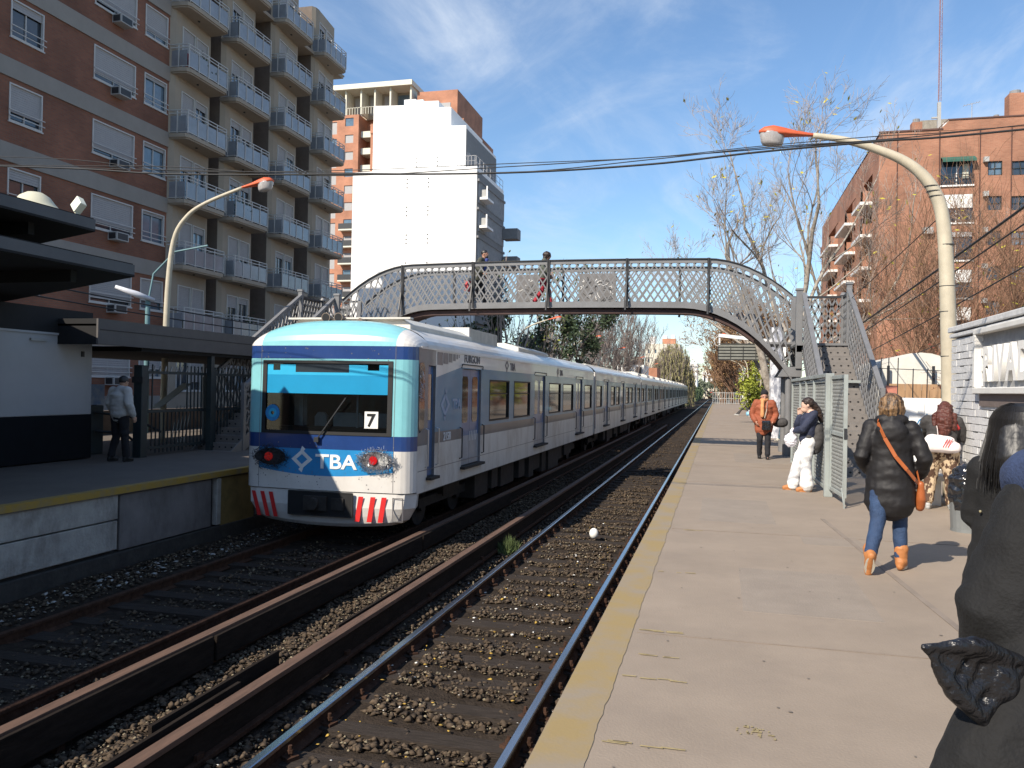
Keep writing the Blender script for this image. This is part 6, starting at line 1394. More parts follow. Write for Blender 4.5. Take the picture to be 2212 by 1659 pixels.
# ------------------------------------------------------------------ people
SKIN = mat('skin', (.50, .30, .21), .55, var=.05); SKIN2 = mat('skin_warm', (.42, .22, .15), .55, var=.05)
HAIRB = mat('hair_black', (.010, .009, .009), .5, var=.3, scale=60, spec=.7, stretch=(1, 1, .12), bump=.08, bscale=140); HAIRR = mat('hair_auburn', (.085, .022, .014), .42, var=.4, scale=50, stretch=(1, 1, .12), bump=.6, bscale=120)
HAIRD = mat('hair_brown_streaked', (.24, .14, .065), .45, col2=(.035, .02, .012), scale=42, stretch=(1, 1, .07), contrast=(.42, .6), bump=.5, bscale=120); HAIRK = mat('hair_dark_brown', (.028, .016, .012), .45, var=.4, scale=50, stretch=(1, 1, .12), bump=.4, bscale=120)
def body(root, J, skin=SKIN, fem=1, vox=.008):
    """J: joints dict (local metres, front = +y); one continuous figure"""
    S = []
    hp, nk, hd = Vector(J['hip']), Vector(J['neck']), Vector(J['head']); ch = hp.lerp(nk, .68)
    S.append(('t', [hp+Vector((0, 0, -.05)), hp.lerp(nk, .33), ch, nk+Vector((0, 0, -.05))], [.135, .115, .145, .10], .68))
    S.append(('t', [nk+Vector((0, 0, -.06)), hd+Vector((0, -.01, -.06))], [.055, .052]))
    S.append(('e', tuple(hd), (.073, .09, .108))); f = Vector(J.get('face', (0, 1, 0))).normalized(); dn = Vector((0, 0, -1))
    S.append(('e', tuple(hd+f*.028+dn*.055), (.052, .058, .058))); S.append(('t', [hd+f*.082+dn*-.012, hd+f*.102+dn*.018], [.010, .014])); sd = f.cross(Vector((0, 0, 1))).normalized()
    S.append(('t', [hd+f*.085+dn*.048-sd*.014, hd+f*.085+dn*.048+sd*.014], [.011, .011]))
    for s in (-1, 1): S.append(('e', tuple(hd+sd*s*.076+dn*.012), (.014, .02, .028)))
    for s, k in ((-1, 'l'), (1, 'r')):
        sh, el, wr = Vector(J['sh'+k]), Vector(J['el'+k]), Vector(J['wr'+k]); S.append(('t', [sh, sh.lerp(el, .5), el, el.lerp(wr, .35), wr], [.055, .046, .038, .040, .026]))
        d = (wr-el).normalized(); fd = Vector(J.get('fd'+k, d)).normalized(); pn = Vector(J.get('pn'+k, (s, 0, 0))).normalized(); w_ = fd.cross(pn).normalized(); pn = w_.cross(fd).normalized()
        pc = wr+fd*.045; S.append(('t', [pc-w_*.02-fd*.02, pc-w_*.024+fd*.03], [.018, .015])); S.append(('t', [pc+w_*.0-fd*.02, pc+fd*.034], [.018, .015])); S.append(('t', [pc+w_*.02-fd*.02, pc+w_*.024+fd*.028], [.018, .014]))
        cu = J.get('curl', .5)
        for i, (o_, ln) in enumerate(((-.033, .062), (-.012, .074), (.010, .07), (.031, .056))):
            a = pc+w_*o_+fd*.035; b = a+(fd*(1-cu*.4)-pn*cu*.5).normalized()*ln*.5; c = b+(fd*(1-cu)-pn*cu).normalized()*ln*.5; S.append(('t', [a, b, c], [.0092, .0085, .007]))
        a = pc-w_*.03-fd*.012; S.append(('t', [a, a+(-w_*.8+fd*.6-pn*.2).normalized()*.03, a+(-w_*.8+fd*.6-pn*.2).normalized()*.03+(fd-w_*.1-pn*.4).normalized()*.03], [.012, .0105, .008]))
        h_, kn, an = Vector(J['hi'+k]), Vector(J['kn'+k]), Vector(J['an'+k]); S.append(('t', [h_, h_.lerp(kn, .5), kn, kn.lerp(an, .35), an], [.088, .072, .052, .055, .036]))
        ft = Vector(J.get('ft'+k, (0, 1, 0))).normalized(); S.append(('t', [an+Vector((0, 0, -.02)), an+ft*.06+Vector((0, 0, -.045)), an+ft*.15+Vector((0, 0, -.055))], [.036, .034, .026]))
    return blob('body', S, skin, root, vox, 2)
def eyes(root, hd, face, m=None):
    hd = Vector(hd); f = Vector(face).normalized(); sd = f.cross(Vector((0, 0, 1))).normalized(); mb = MB()
    for s in (-1, 1): c = hd+f*.083+sd*s*.03+Vector((0, 0, .006)); mb.ell(c, (.011, .007, .006), 8, 6); mb.bar(c+Vector((0, 0, .018))-sd*.014+f*.006, c+Vector((0, 0, .018))+sd*.014+f*.006, .004, .006)
    c = hd+f*.093+Vector((0, 0, -.048)); mb.bar(c-sd*.02, c+sd*.02, .004, .006)
    o = mb.build('face_features', HAIRK, None, origin=(0, 0, 0)); o.parent = root
def Jd(H=1.62, **k):
    s = H/1.65; b = dict(hip=(0, 0, .90*s), neck=(0, 0, 1.42*s), head=(0, .02, 1.53*s), shl=(-.17*s, 0, 1.36*s), shr=(.17*s, 0, 1.36*s), ell=(-.22*s, -.03, 1.09*s), elr=(.22*s, -.03, 1.09*s), wrl=(-.22*s, .04, .86*s), wrr=(.22*s, .04, .86*s),
        hil=(-.09*s, 0, .86*s), hir=(.09*s, 0, .86*s), knl=(-.10*s, .02, .47*s), knr=(.10*s, .02, .47*s), anl=(-.10*s, -.02, .09), anr=(.10*s, -.02, .09)); b.update(k); return b
def legs(root, J, m, nm='trousers', r=(.10, .082, .066, .062, .058), fold=.008, to=1., flare=1., vox=.013, seat=.125):
    S = [('e', tuple(Vector(J['hip'])+Vector((0, -.01, -.03))), (seat*1.35, seat, .13))]
    for k in 'lr':
        h_, kn, an = Vector(J['hi'+k]), Vector(J['kn'+k]), Vector(J['an'+k]); e = kn.lerp(an, to)
        S.append(('t', [h_, h_.lerp(kn, .5), kn, kn.lerp(e, .5), e], [r[0], r[1], r[2], r[3]*flare, r[4]*flare]))
    return blob(nm, S, m, root, vox, 3, fold, 9, 3)
def shoe(root, J, k, m, sole, boot=0., nm='shoe', size=1.):
    an = Vector(J['an'+k]); ft = Vector(J.get('ft'+k, (0, 1, 0))).normalized(); up = Vector(J.get('up'+k, (0, 0, 1))).normalized()
    S = [('t', [an-up*.03-ft*.03, an-up*.04+ft*.05, an-up*.055+ft*.14*size], [.046*size, .045*size, .036*size])]
    if boot: S.append(('t', [an-up*.03, an+up*boot], [.052*size, .062*size]))
    S.append(('t', [an-up*.066-ft*.045, an-up*.068+ft*.14*size], [.034, .034]))
    o = blob(nm, S, m, root, .009, 2, .003, 20)
    mb = MB(); c = an-up*.082; sd = ft.cross(up).normalized(); rings = []
    for dz in (-.010, .012):
        rings.append([tuple(c+up*dz+ft*(.048+.10*size*math.cos(a)+.0)+sd*.043*size*math.sin(a)*(1 if math.cos(a) > 0 else .85)) for a in [2*math.pi*j/16 for j in range(16)]])
    mb.loft(rings); s = mb.build('sole', sole, None, origin=(0, 0, 0)); s.parent = o; return o
def coat(root, J, m, hem, w=(.25, .21, .23, .17), d=.68, sl=(.082, .074, .068, .056), sleeves='lr', nm='coat', fold=.012, vox=.013, fs=7, seed=0, extra=(), hemw=None, it=3):
    hp, nk = Vector(J['hip']), Vector(J['neck']); hm = Vector((hp.x, hp.y, hem)) + Vector(J.get('hemoff', (0, 0, 0)))
    S = [('t', [hm, hp+Vector((0, 0, .0)), hp.lerp(nk, .35), hp.lerp(nk, .72), nk+Vector((0, 0, -.035))], [hemw or w[0], w[0]*.98, w[1], w[2], w[3]*.62], d)]
    S.append(('t', [Vector(J['shl']).lerp(Vector(J['shr']), .0)+Vector((.02, 0, -.01)), Vector(J['shr'])+Vector((-.02, 0, -.01))], [sl[0]*.98]*2))
    for k in sleeves:
        sh, el, wr = Vector(J['sh'+k]), Vector(J['el'+k]), Vector(J['wr'+k]); S.append(('t', [sh, sh.lerp(el, .5), el, el.lerp(wr, .5), el.lerp(wr, .93)], [sl[0], sl[1], sl[1]*.98, sl[2], sl[3]]))
    S += list(extra)
    return blob(nm, S, m, root, vox, it, fold, fs, seed)
def place(t, x, y, rz, z=0): t.location = (x, y, z); t.rotation_euler = (0, 0, rz)
def strapmesh(root, pts, w_, m, nm='strap', th=.006):
    mb = MB()
    for a, b in zip(pts, pts[1:]): mb.bar(a, b, th, w_, up=(0, 0, 1))
    o = mb.build(nm, m, None, origin=(0, 0, 0)); o.parent = root; return o
PARKA = mat('parka_black', (.011, .010, .011), .62, var=.3, scale=5, bump=.5, bscale=9, spec=.4); COATB = mat('wool_coat_black', (.0045, .0045, .005), .85, var=.3, scale=30, bump=.25, bscale=120)
DENIM = mat('denim_blue', (.028, .06, .135), .8, col2=(.012, .028, .07), scale=7, bump=.4, bscale=60); TANB = mat('tan_boot_leather', (.43, .17, .055), .6, var=.15, scale=10); SOLE = mat('pale_sole', (.5, .46, .38), .7); ORL = mat('orange_leather', (.36, .10, .028), .45, var=.15)
BRC = mat('rust_brown_coat', (.27, .072, .032), .75, var=.15, scale=8, bump=.5, bscale=12); SCARF = mat('orange_scarf', (.55, .25, .10), .85, var=.15, scale=20); KNIT = mat('black_knit', (.012, .012, .016), .95, bump=.5, bscale=80); BLKT = mat('black_trousers', (.013, .013, .017), .85, var=.2)
WHT = mat('white_trousers', (.74, .73, .72), .85, var=.03, bump=.3, bscale=10); NAVYS = mat('navy_sweater', (.020, .026, .055), .8, var=.2, bump=.3, bscale=30); GRJ = mat('charcoal_jacket', (.045, .042, .042), .8, var=.2, bump=.3)
LEO = mat('leopard_print', (.50, .38, .25), .8, col2=(.075, .038, .022), scale=16, contrast=(.47, .53), detail=2, stretch=(1, 1, .6), world=False); WBAG = mat('white_bag_leather', (.78, .70, .68), .4, var=.04); PBAG = mat('white_plastic_bag', (.74, .72, .78), .35, var=.05, bump=.5, bscale=30)
PALEJ = mat('pale_jacket', (.50, .49, .47), .8, var=.06, bump=.3, bscale=9); HOODN = mat('navy_fleece', (.030, .048, .11), .95, var=.15, scale=60, bump=.3, bscale=150)

# 1 woman in the black parka walking away
t = thing('person', 'woman in black hooded parka, blue jeans and tan boots walking away across the platform', 'person')
J = Jd(1.60, hir=(.10, 0, .83), hil=(-.09, 0, .83), knr=(.085, .08, .46), anr=(.10, .06, .10), knl=(-.10, -.10, .46), anl=(-.165, -.30, .175), ftl=(-.1, .45, -.85), upl=(0, .85, .45), ftr=(.25, 1, 0), shl=(-.165, 0, 1.29), shr=(.165, 0, 1.29), ell=(-.245, -.07, 1.03), wrl=(-.19, .10, .88), elr=(.275, -.04, 1.02), wrr=(.24, .12, .84), head=(.0, .03, 1.475), neck=(0, 0, 1.36), fdr=(0, .5, -.7))
body(t, J); legs(t, J, DENIM, 'jeans', (.105, .09, .068, .062, .058), .007, .93)
shoe(t, J, 'r', TANB, SOLE, .10, 'boot'); shoe(t, J, 'l', TANB, SOLE, .10, 'boot')
coat(t, J, PARKA, .60, (.205, .18, .20, .155), .74, (.072, .070, .064, .050), 'lr', 'parka', .009, .011, 10, 1, hemw=.215, extra=[('e', (0, -.10, 1.25), (.13, .065, .12)), ('t', [(-.09, -.04, 1.36), (0, -.075, 1.37), (.09, -.04, 1.36)], [.05, .055, .05]), ('t', [(-.05, 0, 1.36), (.05, 0, 1.40)], [.065, .06])])
m = blob('hair', [('e', (0, .005, 1.495), (.108, .115, .108)), ('t', [(-.06, -.03, 1.46), (-.075, -.035, 1.36)], [.055, .03]), ('t', [(.06, -.03, 1.46), (.07, -.035, 1.36)], [.055, .03]), ('t', [(0, -.055, 1.46), (0, -.065, 1.35)], [.075, .045])], HAIRD, t, .009, 2, .008, 26)
place(t, 1.52, 7.95, R(-8))
bg1 = thing('shoulder_bag', 'orange leather cross-body bag with long strap worn over the black parka', 'bag')
strapmesh(bg1, [(-.10, -.035, 1.375), (-.115, -.11, 1.33), (-.06, -.195, 1.20), (.03, -.205, 1.04), (.12, -.185, .93), (.19, -.12, .84), (.225, -.04, .80)], .032, ORL)
strapmesh(bg1, [(.225, -.02, 1.0), (.215, -.0, .90), (.235, -.03, .80)], .014, ORL, 'thin_strap')
blob('bag_body', [('t', [(.245, -.03, .79), (.25, -.01, .66), (.245, .02, .585)], [.032, .040, .042]), ('t', [(.245, .06, .76), (.25, .06, .64)], [.03, .04])], ORL, bg1, .009, 2, .004)
place(bg1, 1.52, 7.95, R(-8))

# 2 woman in brown coat walking towards us
t = thing('person', 'woman in rust-brown coat, black knit cap and orange scarf walking towards the camera', 'person')
J = Jd(1.62, knl=(-.09, .06, .47), anl=(-.085, .10, .10), knr=(.09, .03, .47), anr=(.09, -.10, .10), face=(0, 1, -.5), ell=(-.27, -.04, 1.06), wrl=(-.20, .10, .90), elr=(.27, -.04, 1.06), wrr=(.20, .10, .90), shl=(-.18, 0, 1.34), shr=(.18, 0, 1.34))
body(t, J, SKIN2); eyes(t, J['head'], (0, 1, -.35)); legs(t, J, BLKT, 'trousers', (.10, .088, .072, .068, .064), .006, .95); shoe(t, J, 'l', RUB, RUB); shoe(t, J, 'r', RUB, RUB)
coat(t, J, BRC, .68, (.225, .20, .22, .17), .70, (.090, .088, .078, .062), 'lr', 'coat', .013, .013, 8, 4, hemw=.21)
blob('knit_cap', [('e', (0, .005, 1.575), (.092, .105, .085)), ('t', [(0, -.02, 1.62), (0, -.03, 1.665)], [.04, .02])], KNIT, t, .010, 2, .003)
blob('scarf', [('t', [(-.06, .03, 1.41), (0, .09, 1.40), (.06, .03, 1.41)], [.045, .05, .045]), ('t', [(.045, .13, 1.38), (.05, .185, 1.22), (.05, .19, 1.04)], [.045, .048, .05])], SCARF, t, .010, 2, .006)
place(t, 1.07, 20.3, R(180))
b2 = thing('shoulder_bag', 'shiny black shoulder bag hanging at the front of the rust-brown coat', 'bag'); strapmesh(b2, [(-.06, .12, 1.38), (-.05, .19, 1.2), (-.0, .205, .98)], .018, SOLE, 'chain_strap'); blob('bag_body', [('b', (-.14, .06, .19, .27, .70, .93))], BAGM, b2, .011, 3, .008); place(b2, 1.07, 20.3, R(180))
b3 = thing('handbag', 'dark rounded holdall on the far arm of the woman in the rust-brown coat', 'bag'); blob('bag_body', [('t', [(-.44, -.05, .88), (-.30, -.08, .86)], [.12, .10])], GRJ, b3, .012, 3, .006); strapmesh(b3, [(-.34, -.05, .95), (-.20, -.02, 1.1)], .02, BLKT); place(b3, 1.07, 20.3, R(180))

# 3 woman with white trousers leaning on the enclosure, facing the tracks
t = thing('person', 'dark-haired woman in navy sweater and white trousers leaning on the enclosure, hand to her face', 'person')
J = Jd(1.58, hip=(0, .02, .84), neck=(0, -.03, 1.32), head=(0, .03, 1.40), face=(0, .75, -.66), hil=(-.09, .02, .80), hir=(.09, .02, .80), knl=(-.10, .06, .44), knr=(.10, .14, .44), anl=(-.12, .04, .09), anr=(.12, .20, .09), shl=(-.15, -.04, 1.25), shr=(.15, -.04, 1.25), elr=(.12, .17, 1.02), wrr=(.04, .13, 1.22), fdr=(-.1, .1, 1), ell=(-.16, .14, 1.0), wrl=(.03, .20, .98), fdl=(1, .2, 0))
body(t, J, mat('skin_pale', (.58, .38, .29), .55, var=.05)); legs(t, J, WHT, 'trousers', (.115, .098, .084, .096, .110), .010, .97, 1.0, seat=.115); shoe(t, J, 'l', TANB, TANB); shoe(t, J, 'r', TANB, TANB)
coat(t, J, NAVYS, .80, (.16, .155, .165, .13), .78, (.070, .068, .062, .05), 'lr', 'sweater', .010, .012, 8, 2, hemw=.15)
blob('jacket_round_waist', [('t', [(0, -.13, 1.02), (0, -.13, .86), (0, -.10, .70)], [.14, .17, .15], .75), ('t', [(-.12, .02, .88), (0, .07, .84), (.12, .02, .88)], [.06, .07, .06])], GRJ, t, .013, 3, .014, 8, 5)
blob('hair', [('e', (0, .01, 1.43), (.090, .105, .095)), ('t', [(0, -.06, 1.42), (0, -.15, 1.30), (0, -.20, 1.14)], [.06, .055, .035]), ('t', [(.03, -.05, 1.38), (.04, -.14, 1.2)], [.04, .03])], HAIRK, t, .009, 2, .007, 22)
place(t, 1.43, 13.95, R(90+8))
b4 = thing('plastic_bag', 'white plastic bag hanging from the arm of the woman in white trousers', 'bag'); blob('bag_body', [('t', [(.02, .25, 1.0), (.02, .27, .93)], [.02, .03]), ('e', (.03, .27, .82), (.085, .10, .12))], PBAG, b4, .009, 2, .014, 22); place(b4, 1.43, 13.95, R(98))

# 4 woman in leopard trousers facing the wall
t = thing('person', 'auburn-haired woman in leopard-print trousers standing with her back turned at the painted wall', 'person')
J = Jd(1.56, hip=(0, 0, .84), neck=(.03, .06, 1.30), head=(.05, .12, 1.375), shl=(-.17, .05, 1.23), shr=(.20, .05, 1.23), ell=(-.22, .22, 1.05), wrl=(-.05, .32, 1.0), elr=(.28, .18, 1.0), wrr=(.12, .30, .95), hil=(-.11, 0, .80), hir=(.11, 0, .80), knl=(-.12, .02, .44), knr=(.13, .0, .44), anl=(-.15, -.02, .09), anr=(.14, .03, .09))
body(t, J); legs(t, J, LEO, 'trousers', (.135, .118, .088, .080, .074), .008, .93, seat=.155); shoe(t, J, 'l', AC, SOLE); shoe(t, J, 'r', AC, SOLE)
coat(t, J, GRJ, .80, (.20, .19, .20, .15), .74, (.085, .08, .072, .056), 'lr', 'jacket', .012, .013, 8, 7, hemw=.19)
blob('blue_scarf', [('t', [(-.20, .06, 1.22), (-.24, .14, 1.10), (-.26, .2, .98)], [.06, .055, .04])], mat('blue_cloth', (.09, .17, .27), .8), t, .011, 2, .006)
blob('red_scarf', [('t', [(.14, -.02, 1.22), (.20, .0, 1.14)], [.05, .035]), ('t', [(.0, -.06, 1.22), (.14, -.03, 1.24)], [.05, .05])], mat('red_cloth', (.42, .03, .03), .8), t, .011, 2, .006)
blob('hair', [('e', (.05, .09, 1.395), (.105, .115, .105)), ('t', [(.04, .0, 1.36), (.04, -.09, 1.22), (.03, -.11, 1.08)], [.10, .11, .08], 1.), ('t', [(-.06, .0, 1.3), (-.07, -.06, 1.16)], [.06, .04]), ('t', [(.14, .0, 1.3), (.15, -.06, 1.14)], [.06, .05])], HAIRR, t, .010, 2, .016, 18)
place(t, 3.02, 12.45, R(-12))
b5 = thing('handbag', 'white handbag with red stripes slung on the back of the leopard-print woman', 'bag')
blob('bag_body', [('t', [(-.20, -.20, .90), (.16, -.20, .88)], [.095, .085]), ('t', [(-.12, -.20, .98), (.10, -.20, .96)], [.08, .07])], WBAG, b5, .011, 3, .006)
strapmesh(b5, [(-.04, -.20, 1.04), (-.05, -.12, 1.14), (-.08, -.02, 1.24)], .02, WBAG)
for i in range(3): o = MB().bar((.02+.03*i, -.296, .885), (.075+.03*i, -.285, 1.0), .004, .010).build('red_stripe', RED, None, origin=(0, 0, 0)); o.parent = b5
place(b5, 3.02, 12.45, R(-12))

# 5 black-haired woman close on the right
t = thing('person', 'black-haired woman in long black coat at the right edge, back turned', 'person')
J = Jd(1.58, head=(.0, .02, 1.43), neck=(0, 0, 1.32), shl=(-.145, 0, 1.21), shr=(.16, 0, 1.21), ell=(-.185, .04, .95), wrl=(-.12, .18, .88), elr=(.225, 0, .95), wrr=(.20, .12, .86))
body(t, J); legs(t, J, BLKT, 'trousers', (.10, .085, .07, .065, .06), .006, .95); shoe(t, J, 'l', RUB, RUB); shoe(t, J, 'r', RUB, RUB)
coat(t, J, COATB, .52, (.20, .18, .195, .155), .74, (.074, .068, .062, .05), 'lr', 'coat', .008, .012, 9, 9, hemw=.25)
mb = MB(); mb.ell((-.15, -.10, 1.0), (.007, .007, .007)); mb.ell((-.155, -.11, .78), (.010, .010, .010)); o = mb.build('button', mat('brass_button', (.7, .6, .35), .25, .8), None, origin=(0, 0, 0)); o.parent = t
blob('hair', [('e', (0, .0, 1.44), (.112, .122, .105)), ('t', [(0, -.045, 1.41), (0, -.095, 1.27), (0, -.11, 1.14)], [.10, .105, .07], 1.), ('t', [(-.07, .02, 1.39), (-.105, -.03, 1.25), (-.12, -.06, 1.12)], [.055, .055, .03]), ('t', [(.07, .02, 1.39), (.105, -.03, 1.25), (.12, -.06, 1.12)], [.055, .055, .03])], HAIRB, t, .008, 3, .003, 30)
hm = MB(); rng = random.Random(33)
for i in range(1500):
    a = rng.uniform(2.5, 6.9); ca, sa = math.cos(a), math.sin(a); k = rng.uniform(.97, 1.06); P = []
    for t_ in (.25, .6, .95, 1.3, 1.6): P.append((.116*k*math.sin(t_)*ca, .126*k*math.sin(t_)*sa, 1.44+.108*k*math.cos(t_)))
    z1_ = 1.10+.14*rng.random(); jx, jy = rng.gauss(0, .014), rng.gauss(0, .012)
    P += [(.122*k*ca+jx*.4, .128*k*sa-.015+jy*.4, 1.36), (.128*k*ca+jx, .125*k*sa-.035+jy, 1.25), (.118*k*ca+jx*1.6, .115*k*sa-.05+jy*1.6, z1_)]
    hm.tube(P, [.003, .0035, .0035, .0035, .0035, .0035, .003, .001], 3, 0, False)
o = hm.build('hair_strands', HAIRB, None, origin=(0, 0, 0)); o.parent = t; o['kind'] = 'stuff'
place(t, 1.47, 4.62, R(-18))

# 6 person in black wool coat filling the right bottom corner
t = thing('person', 'person in black wool coat with navy fleece hood filling the bottom right corner', 'person')
J = Jd(1.72, shl=(-.20, .0, 1.35), shr=(.20, 0, 1.35), ell=(-.30, -.03, 1.12), wrl=(-.27, .05, .97), fdl=(-.1, .3, -.9), elr=(.28, 0, 1.08), wrr=(.22, .15, .95), neck=(0, 0, 1.45), head=(.02, .03, 1.60), hip=(0, 0, .93), curl=.9)
body(t, J); legs(t, J, BLKT, 'trousers'); shoe(t, J, 'l', RUB, RUB); shoe(t, J, 'r', RUB, RUB)
coat(t, J, COATB, .45, (.30, .26, .255, .20), .78, (.10, .102, .096, .076), 'lr', 'coat', .008, .009, 11, 12, hemw=.45, it=5, extra=[('t', [(-.22, -.08, 1.02), (-.37, -.17, .87), (-.42, -.20, .60)], [.12, .10, .15]), ('t', [(-.10, -.08, 1.40), (.0, -.12, 1.38), (.1, -.08, 1.40)], [.06, .06, .06])])
blob('fleece_hood', [('t', [(-.22, .03, 1.40), (-.19, -.08, 1.41), (-.04, -.15, 1.42), (.12, -.08, 1.43)], [.075, .11, .12, .09]), ('e', (-.10, -.06, 1.49), (.17, .14, .12))], HOODN, t, .010, 3, .008, 9)
blob('hair', [('e', (.02, 0, 1.63), (.1, .11, .11))], HAIRK, t, .012, 2)
blob('glove', [('t', [(-.30, .02, .97), (-.305, .03, .93), (-.31, .05, .88)], [.047, .044, .030]), ('t', [(-.335, .0, .93), (-.36, .01, .91)], [.016, .014])] + [('t', [(-.30, .0+.02*i, .90), (-.31, .005+.02*i, .865), (-.325, .005+.02*i, .85)], [.012, .011, .009]) for i in range(4)], BAGM, t, .006, 2, .003)
place(t, .90, 1.99, R(4))
b6 = thing('plastic_bag', 'shiny black plastic bag pinched in the gloved hand at the bottom right', 'bag')

bp = [(.387, 1.70, 1.10), (.50, 1.74, 1.105), (.585, 1.80, 1.06), (.57, 1.80, .985), (.52, 1.76, .94), (.455, 1.73, 1.0)]
S = []
for i in range(1, len(bp)-1):
    a, b, c = Vector(bp[0]), Vector(bp[i]), Vector(bp[i+1]); S.append(('t', [a, b], [.006, .012])); S.append(('t', [b, c], [.013, .013])); S.append(('t', [a.lerp(b, .35), a.lerp(c, .35)], [.010, .010])); S.append(('t', [a.lerp(b, .65), a.lerp(c, .65)], [.016, .016])); S.append(('t', [a.lerp(b, .85), a.lerp(c, .85)], [.018, .018])); S.append(('t', [a.lerp(b, .5), a.lerp(c, .5)], [.013, .013]))
S.append(('e', (.53, 1.78, 1.02), (.05, .03, .05)))
b_ = blob('bag_body', S, mat('bag_black_satin', (.010, .010, .012), .34, spec=.6, bump=.6, bscale=40, scale=12, stretch=(1, 2.5, 1)), b6, .005, 5, .002, 16, 4)

# 7 man in pale jacket on the left platform
t = thing('person', 'man in pale jacket and dark trousers standing in the shade beside the kiosk, back turned', 'person')
J = Jd(1.70, hil=(-.10, 0, .88), knl=(-.13, .03, .48), anl=(-.17, -.05, .10), knr=(.12, .02, .48), anr=(.13, .05, .10), hir=(.1, 0, .88), shl=(-.19, 0, 1.40), shr=(.19, 0, 1.40), ell=(-.26, -.03, 1.13), elr=(.28, -.03, 1.13), wrl=(-.26, .10, .95), wrr=(.30, .06, .90), head=(.03, .05, 1.57))
body(t, J); legs(t, J, BLKT, 'trousers', (.11, .095, .078, .072, .068), .008, .95); shoe(t, J, 'l', RUB, RUB); shoe(t, J, 'r', RUB, RUB)
coat(t, J, PALEJ, .90, (.215, .215, .225, .18), .72, (.09, .088, .078, .058), 'lr', 'jacket', .012, .013, 8, 6, hemw=.20)
blob('hair', [('e', (.03, .045, 1.60), (.086, .1, .09))], HAIRB, t, .010, 2, .003)
place(t, -11.36, 13.5, R(-10))
# 8, 9 people on the footbridge, walking right
for (x, H, lab, cm, hm_, lean) in ((-6.72, 1.72, 'dark-haired bearded man in olive jacket crossing the footbridge, left one', mat('olive_jacket', (.055, .058, .045), .8), HAIRB, .14), (-4.80, 1.60, 'person with curly dark hair and red trousers crossing the footbridge, right one', mat('grey_green_top', (.07, .08, .065), .8), HAIRK, .05)):
    t = thing('person', lab, 'person'); s = H/1.65
    J = Jd(H, head=(0, .05+lean, 1.53*s-.01), neck=(0, lean, 1.41*s), shl=(-.17, lean*.9, 1.35*s), shr=(.17, lean*.9, 1.35*s), knl=(-.1, .14, .48), anl=(-.1, .20, .1), knr=(.1, -.02, .48), anr=(.1, -.25, .14), ell=(-.22, -.02, 1.10*s), wrl=(-.2, .15, .95*s), elr=(.24, .02, 1.12*s), wrr=(.26, .22, .98*s))
    body(t, J, SKIN2, vox=.010); eyes(t, J['head'], (0, 1, 0)); legs(t, J, BLKT if x < -6 else mat('red_trousers', (.33, .015, .03), .8), 'trousers'); shoe(t, J, 'l', RUB, RUB); shoe(t, J, 'r', RUB, RUB); coat(t, J, cm, .84, (.20, .19, .20, .15), .72, (.08, .075, .068, .055), 'lr', 'jacket', .010, .014, 8, 3, hemw=.19)
    h = Vector(J['head'])
    if x < -6: blob('hair', [('e', (h.x, h.y-.015, h.z+.03), (.082, .098, .09)), ('e', (h.x, h.y+.07, h.z-.085), (.05, .035, .045))], hm_, t, .010, 2, .002); blob('shirt', [('t', [(0, lean+.11, 1.35*s), (0, .16, 1.1*s)], [.06, .07])], mat('blue_shirt', (.03, .05, .2), .8), t, .012, 2)
    else: blob('hair', [('e', (h.x, h.y-.02, h.z+.02), (.112, .12, .105)), ('e', (h.x, h.y-.06, h.z-.07), (.10, .07, .07))], hm_, t, .010, 2, .012, 24)
    place(t, x, 22.2, R(-90), 3.82 if x < -6 else 3.84)
b_ = thing('shopping_bag', 'red and white bag carried by the man on the footbridge', 'bag'); m = MB(); m.box(-.05, .05, -.16, .16, 0, .3, 0); m.box(-.052, .052, -.162, .162, .3, .38, 1); o = m.build('bag_body', [mat('pink_red', (.55, .08, .09), .6), WHITE], None, origin=(0, 0, 0)); o.parent = b_; b_.location = (-6.95, 22.0, 4.32)
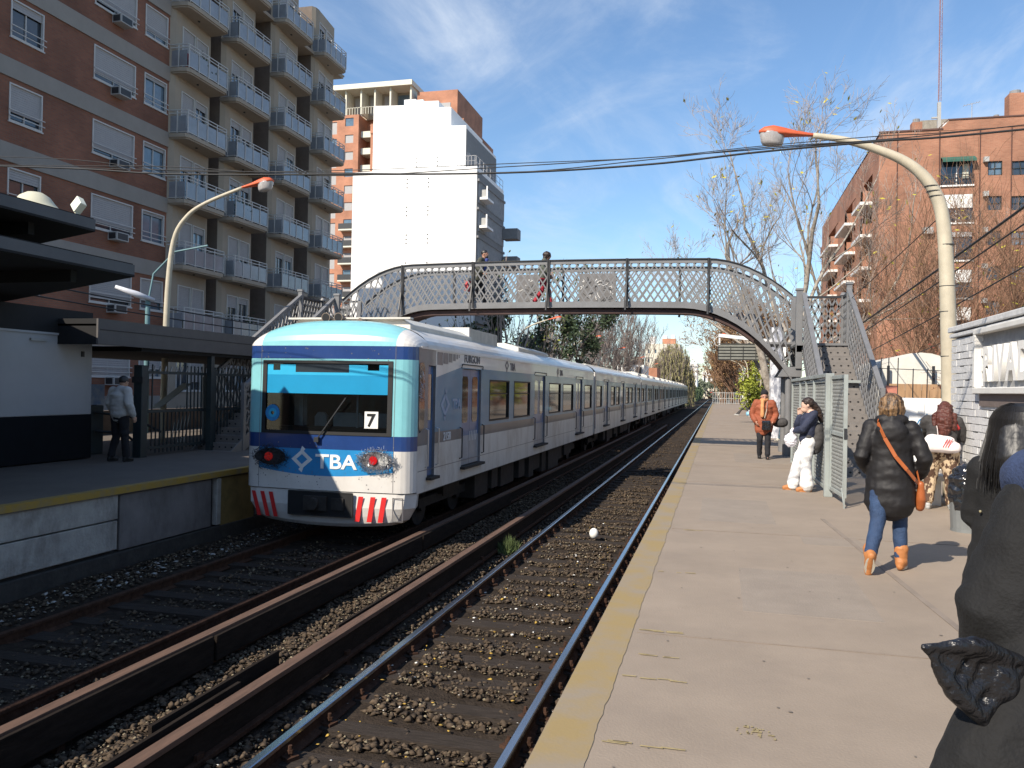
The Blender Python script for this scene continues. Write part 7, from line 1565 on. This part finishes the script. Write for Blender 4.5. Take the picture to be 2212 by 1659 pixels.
# 10 seated figure far off; 11 person half hidden behind the bridge column; 12 distant person by the end fence
t = thing('person', 'distant person in black top sitting on the right platform, one leg stretched out', 'person')
J = Jd(1.65, hip=(0, 0, .50), neck=(0, -.10, 1.02), head=(0, -.06, 1.14), shl=(-.17, -.1, .96), shr=(.17, -.1, .96), hil=(-.09, .02, .46), hir=(.09, .02, .46), knl=(-.12, .42, .50), knr=(.12, .42, .46), anl=(-.14, .62, .12), anr=(.14, .78, .12), ell=(-.22, .0, .74), wrl=(-.1, .2, .62), elr=(.22, 0, .74), wrr=(.1, .2, .62))
body(t, J, vox=.012); legs(t, J, GRJ, 'trousers'); shoe(t, J, 'l', AC, SOLE); shoe(t, J, 'r', AC, SOLE); coat(t, J, KNIT, .45, (.19, .18, .19, .15), .72, (.08, .075, .068, .055), 'lr', 'jacket', .006, .015, 8, 3, hemw=.18); blob('hair', [('e', (0, -.075, 1.165), (.086, .1, .1))], HAIRB, t, .012, 2)
place(t, 1.98, 57, R(80))
b_ = thing('plastic_bag', 'light blue bag lying beside the distant sitting person', 'bag'); blob('bag_body', [('e', (0, 0, .17), (.2, .16, .17))], mat('light_blue_bag', (.2, .45, .62), .5), b_, .02, 2, .02); b_.location = (2.0, 56.3, 0)
t = thing('bench', 'low concrete seat block under the distant sitting person', 'bench', (2.2, 57, 0)); MB().box(1.95, 2.5, 56.2, 58, 0, .42).build('seat', AC, t)
t = thing('person', 'person in teal jacket half hidden behind the bridge column', 'person')
J = Jd(1.66, knl=(-.1, .1, .48), anl=(-.1, .16, .1)); body(t, J, vox=.012); legs(t, J, mat('pale_jeans', (.10, .16, .2), .85), 'jeans'); shoe(t, J, 'l', SOLE, SOLE); shoe(t, J, 'r', SOLE, SOLE); coat(t, J, mat('teal_jacket', (.02, .045, .055), .8), .86, nm='jacket', hemw=.2); blob('hair', [('e', (0, 0, 1.58), (.09, .1, .1))], HAIRB, t, .012, 2)
place(t, 2.12, 28, R(95))
t = thing('person', 'tiny person in white shirt standing at the far fence of the right platform', 'person')
J = Jd(1.7); body(t, J, vox=.014); legs(t, J, BLKT, 'trousers', vox=.02); shoe(t, J, 'l', RUB, RUB); shoe(t, J, 'r', RUB, RUB); coat(t, J, WHITE, .80, nm='shirt', vox=.02); blob('hair', [('e', (0, 0, 1.6), (.09, .1, .1))], HAIRB, t, .014, 2)
place(t, 3.3, 111.5, R(20))
# extra: reeds of dry leaves along the platform foot
bpy.context.view_layer.update()
print('objects', len(bpy.data.objects))
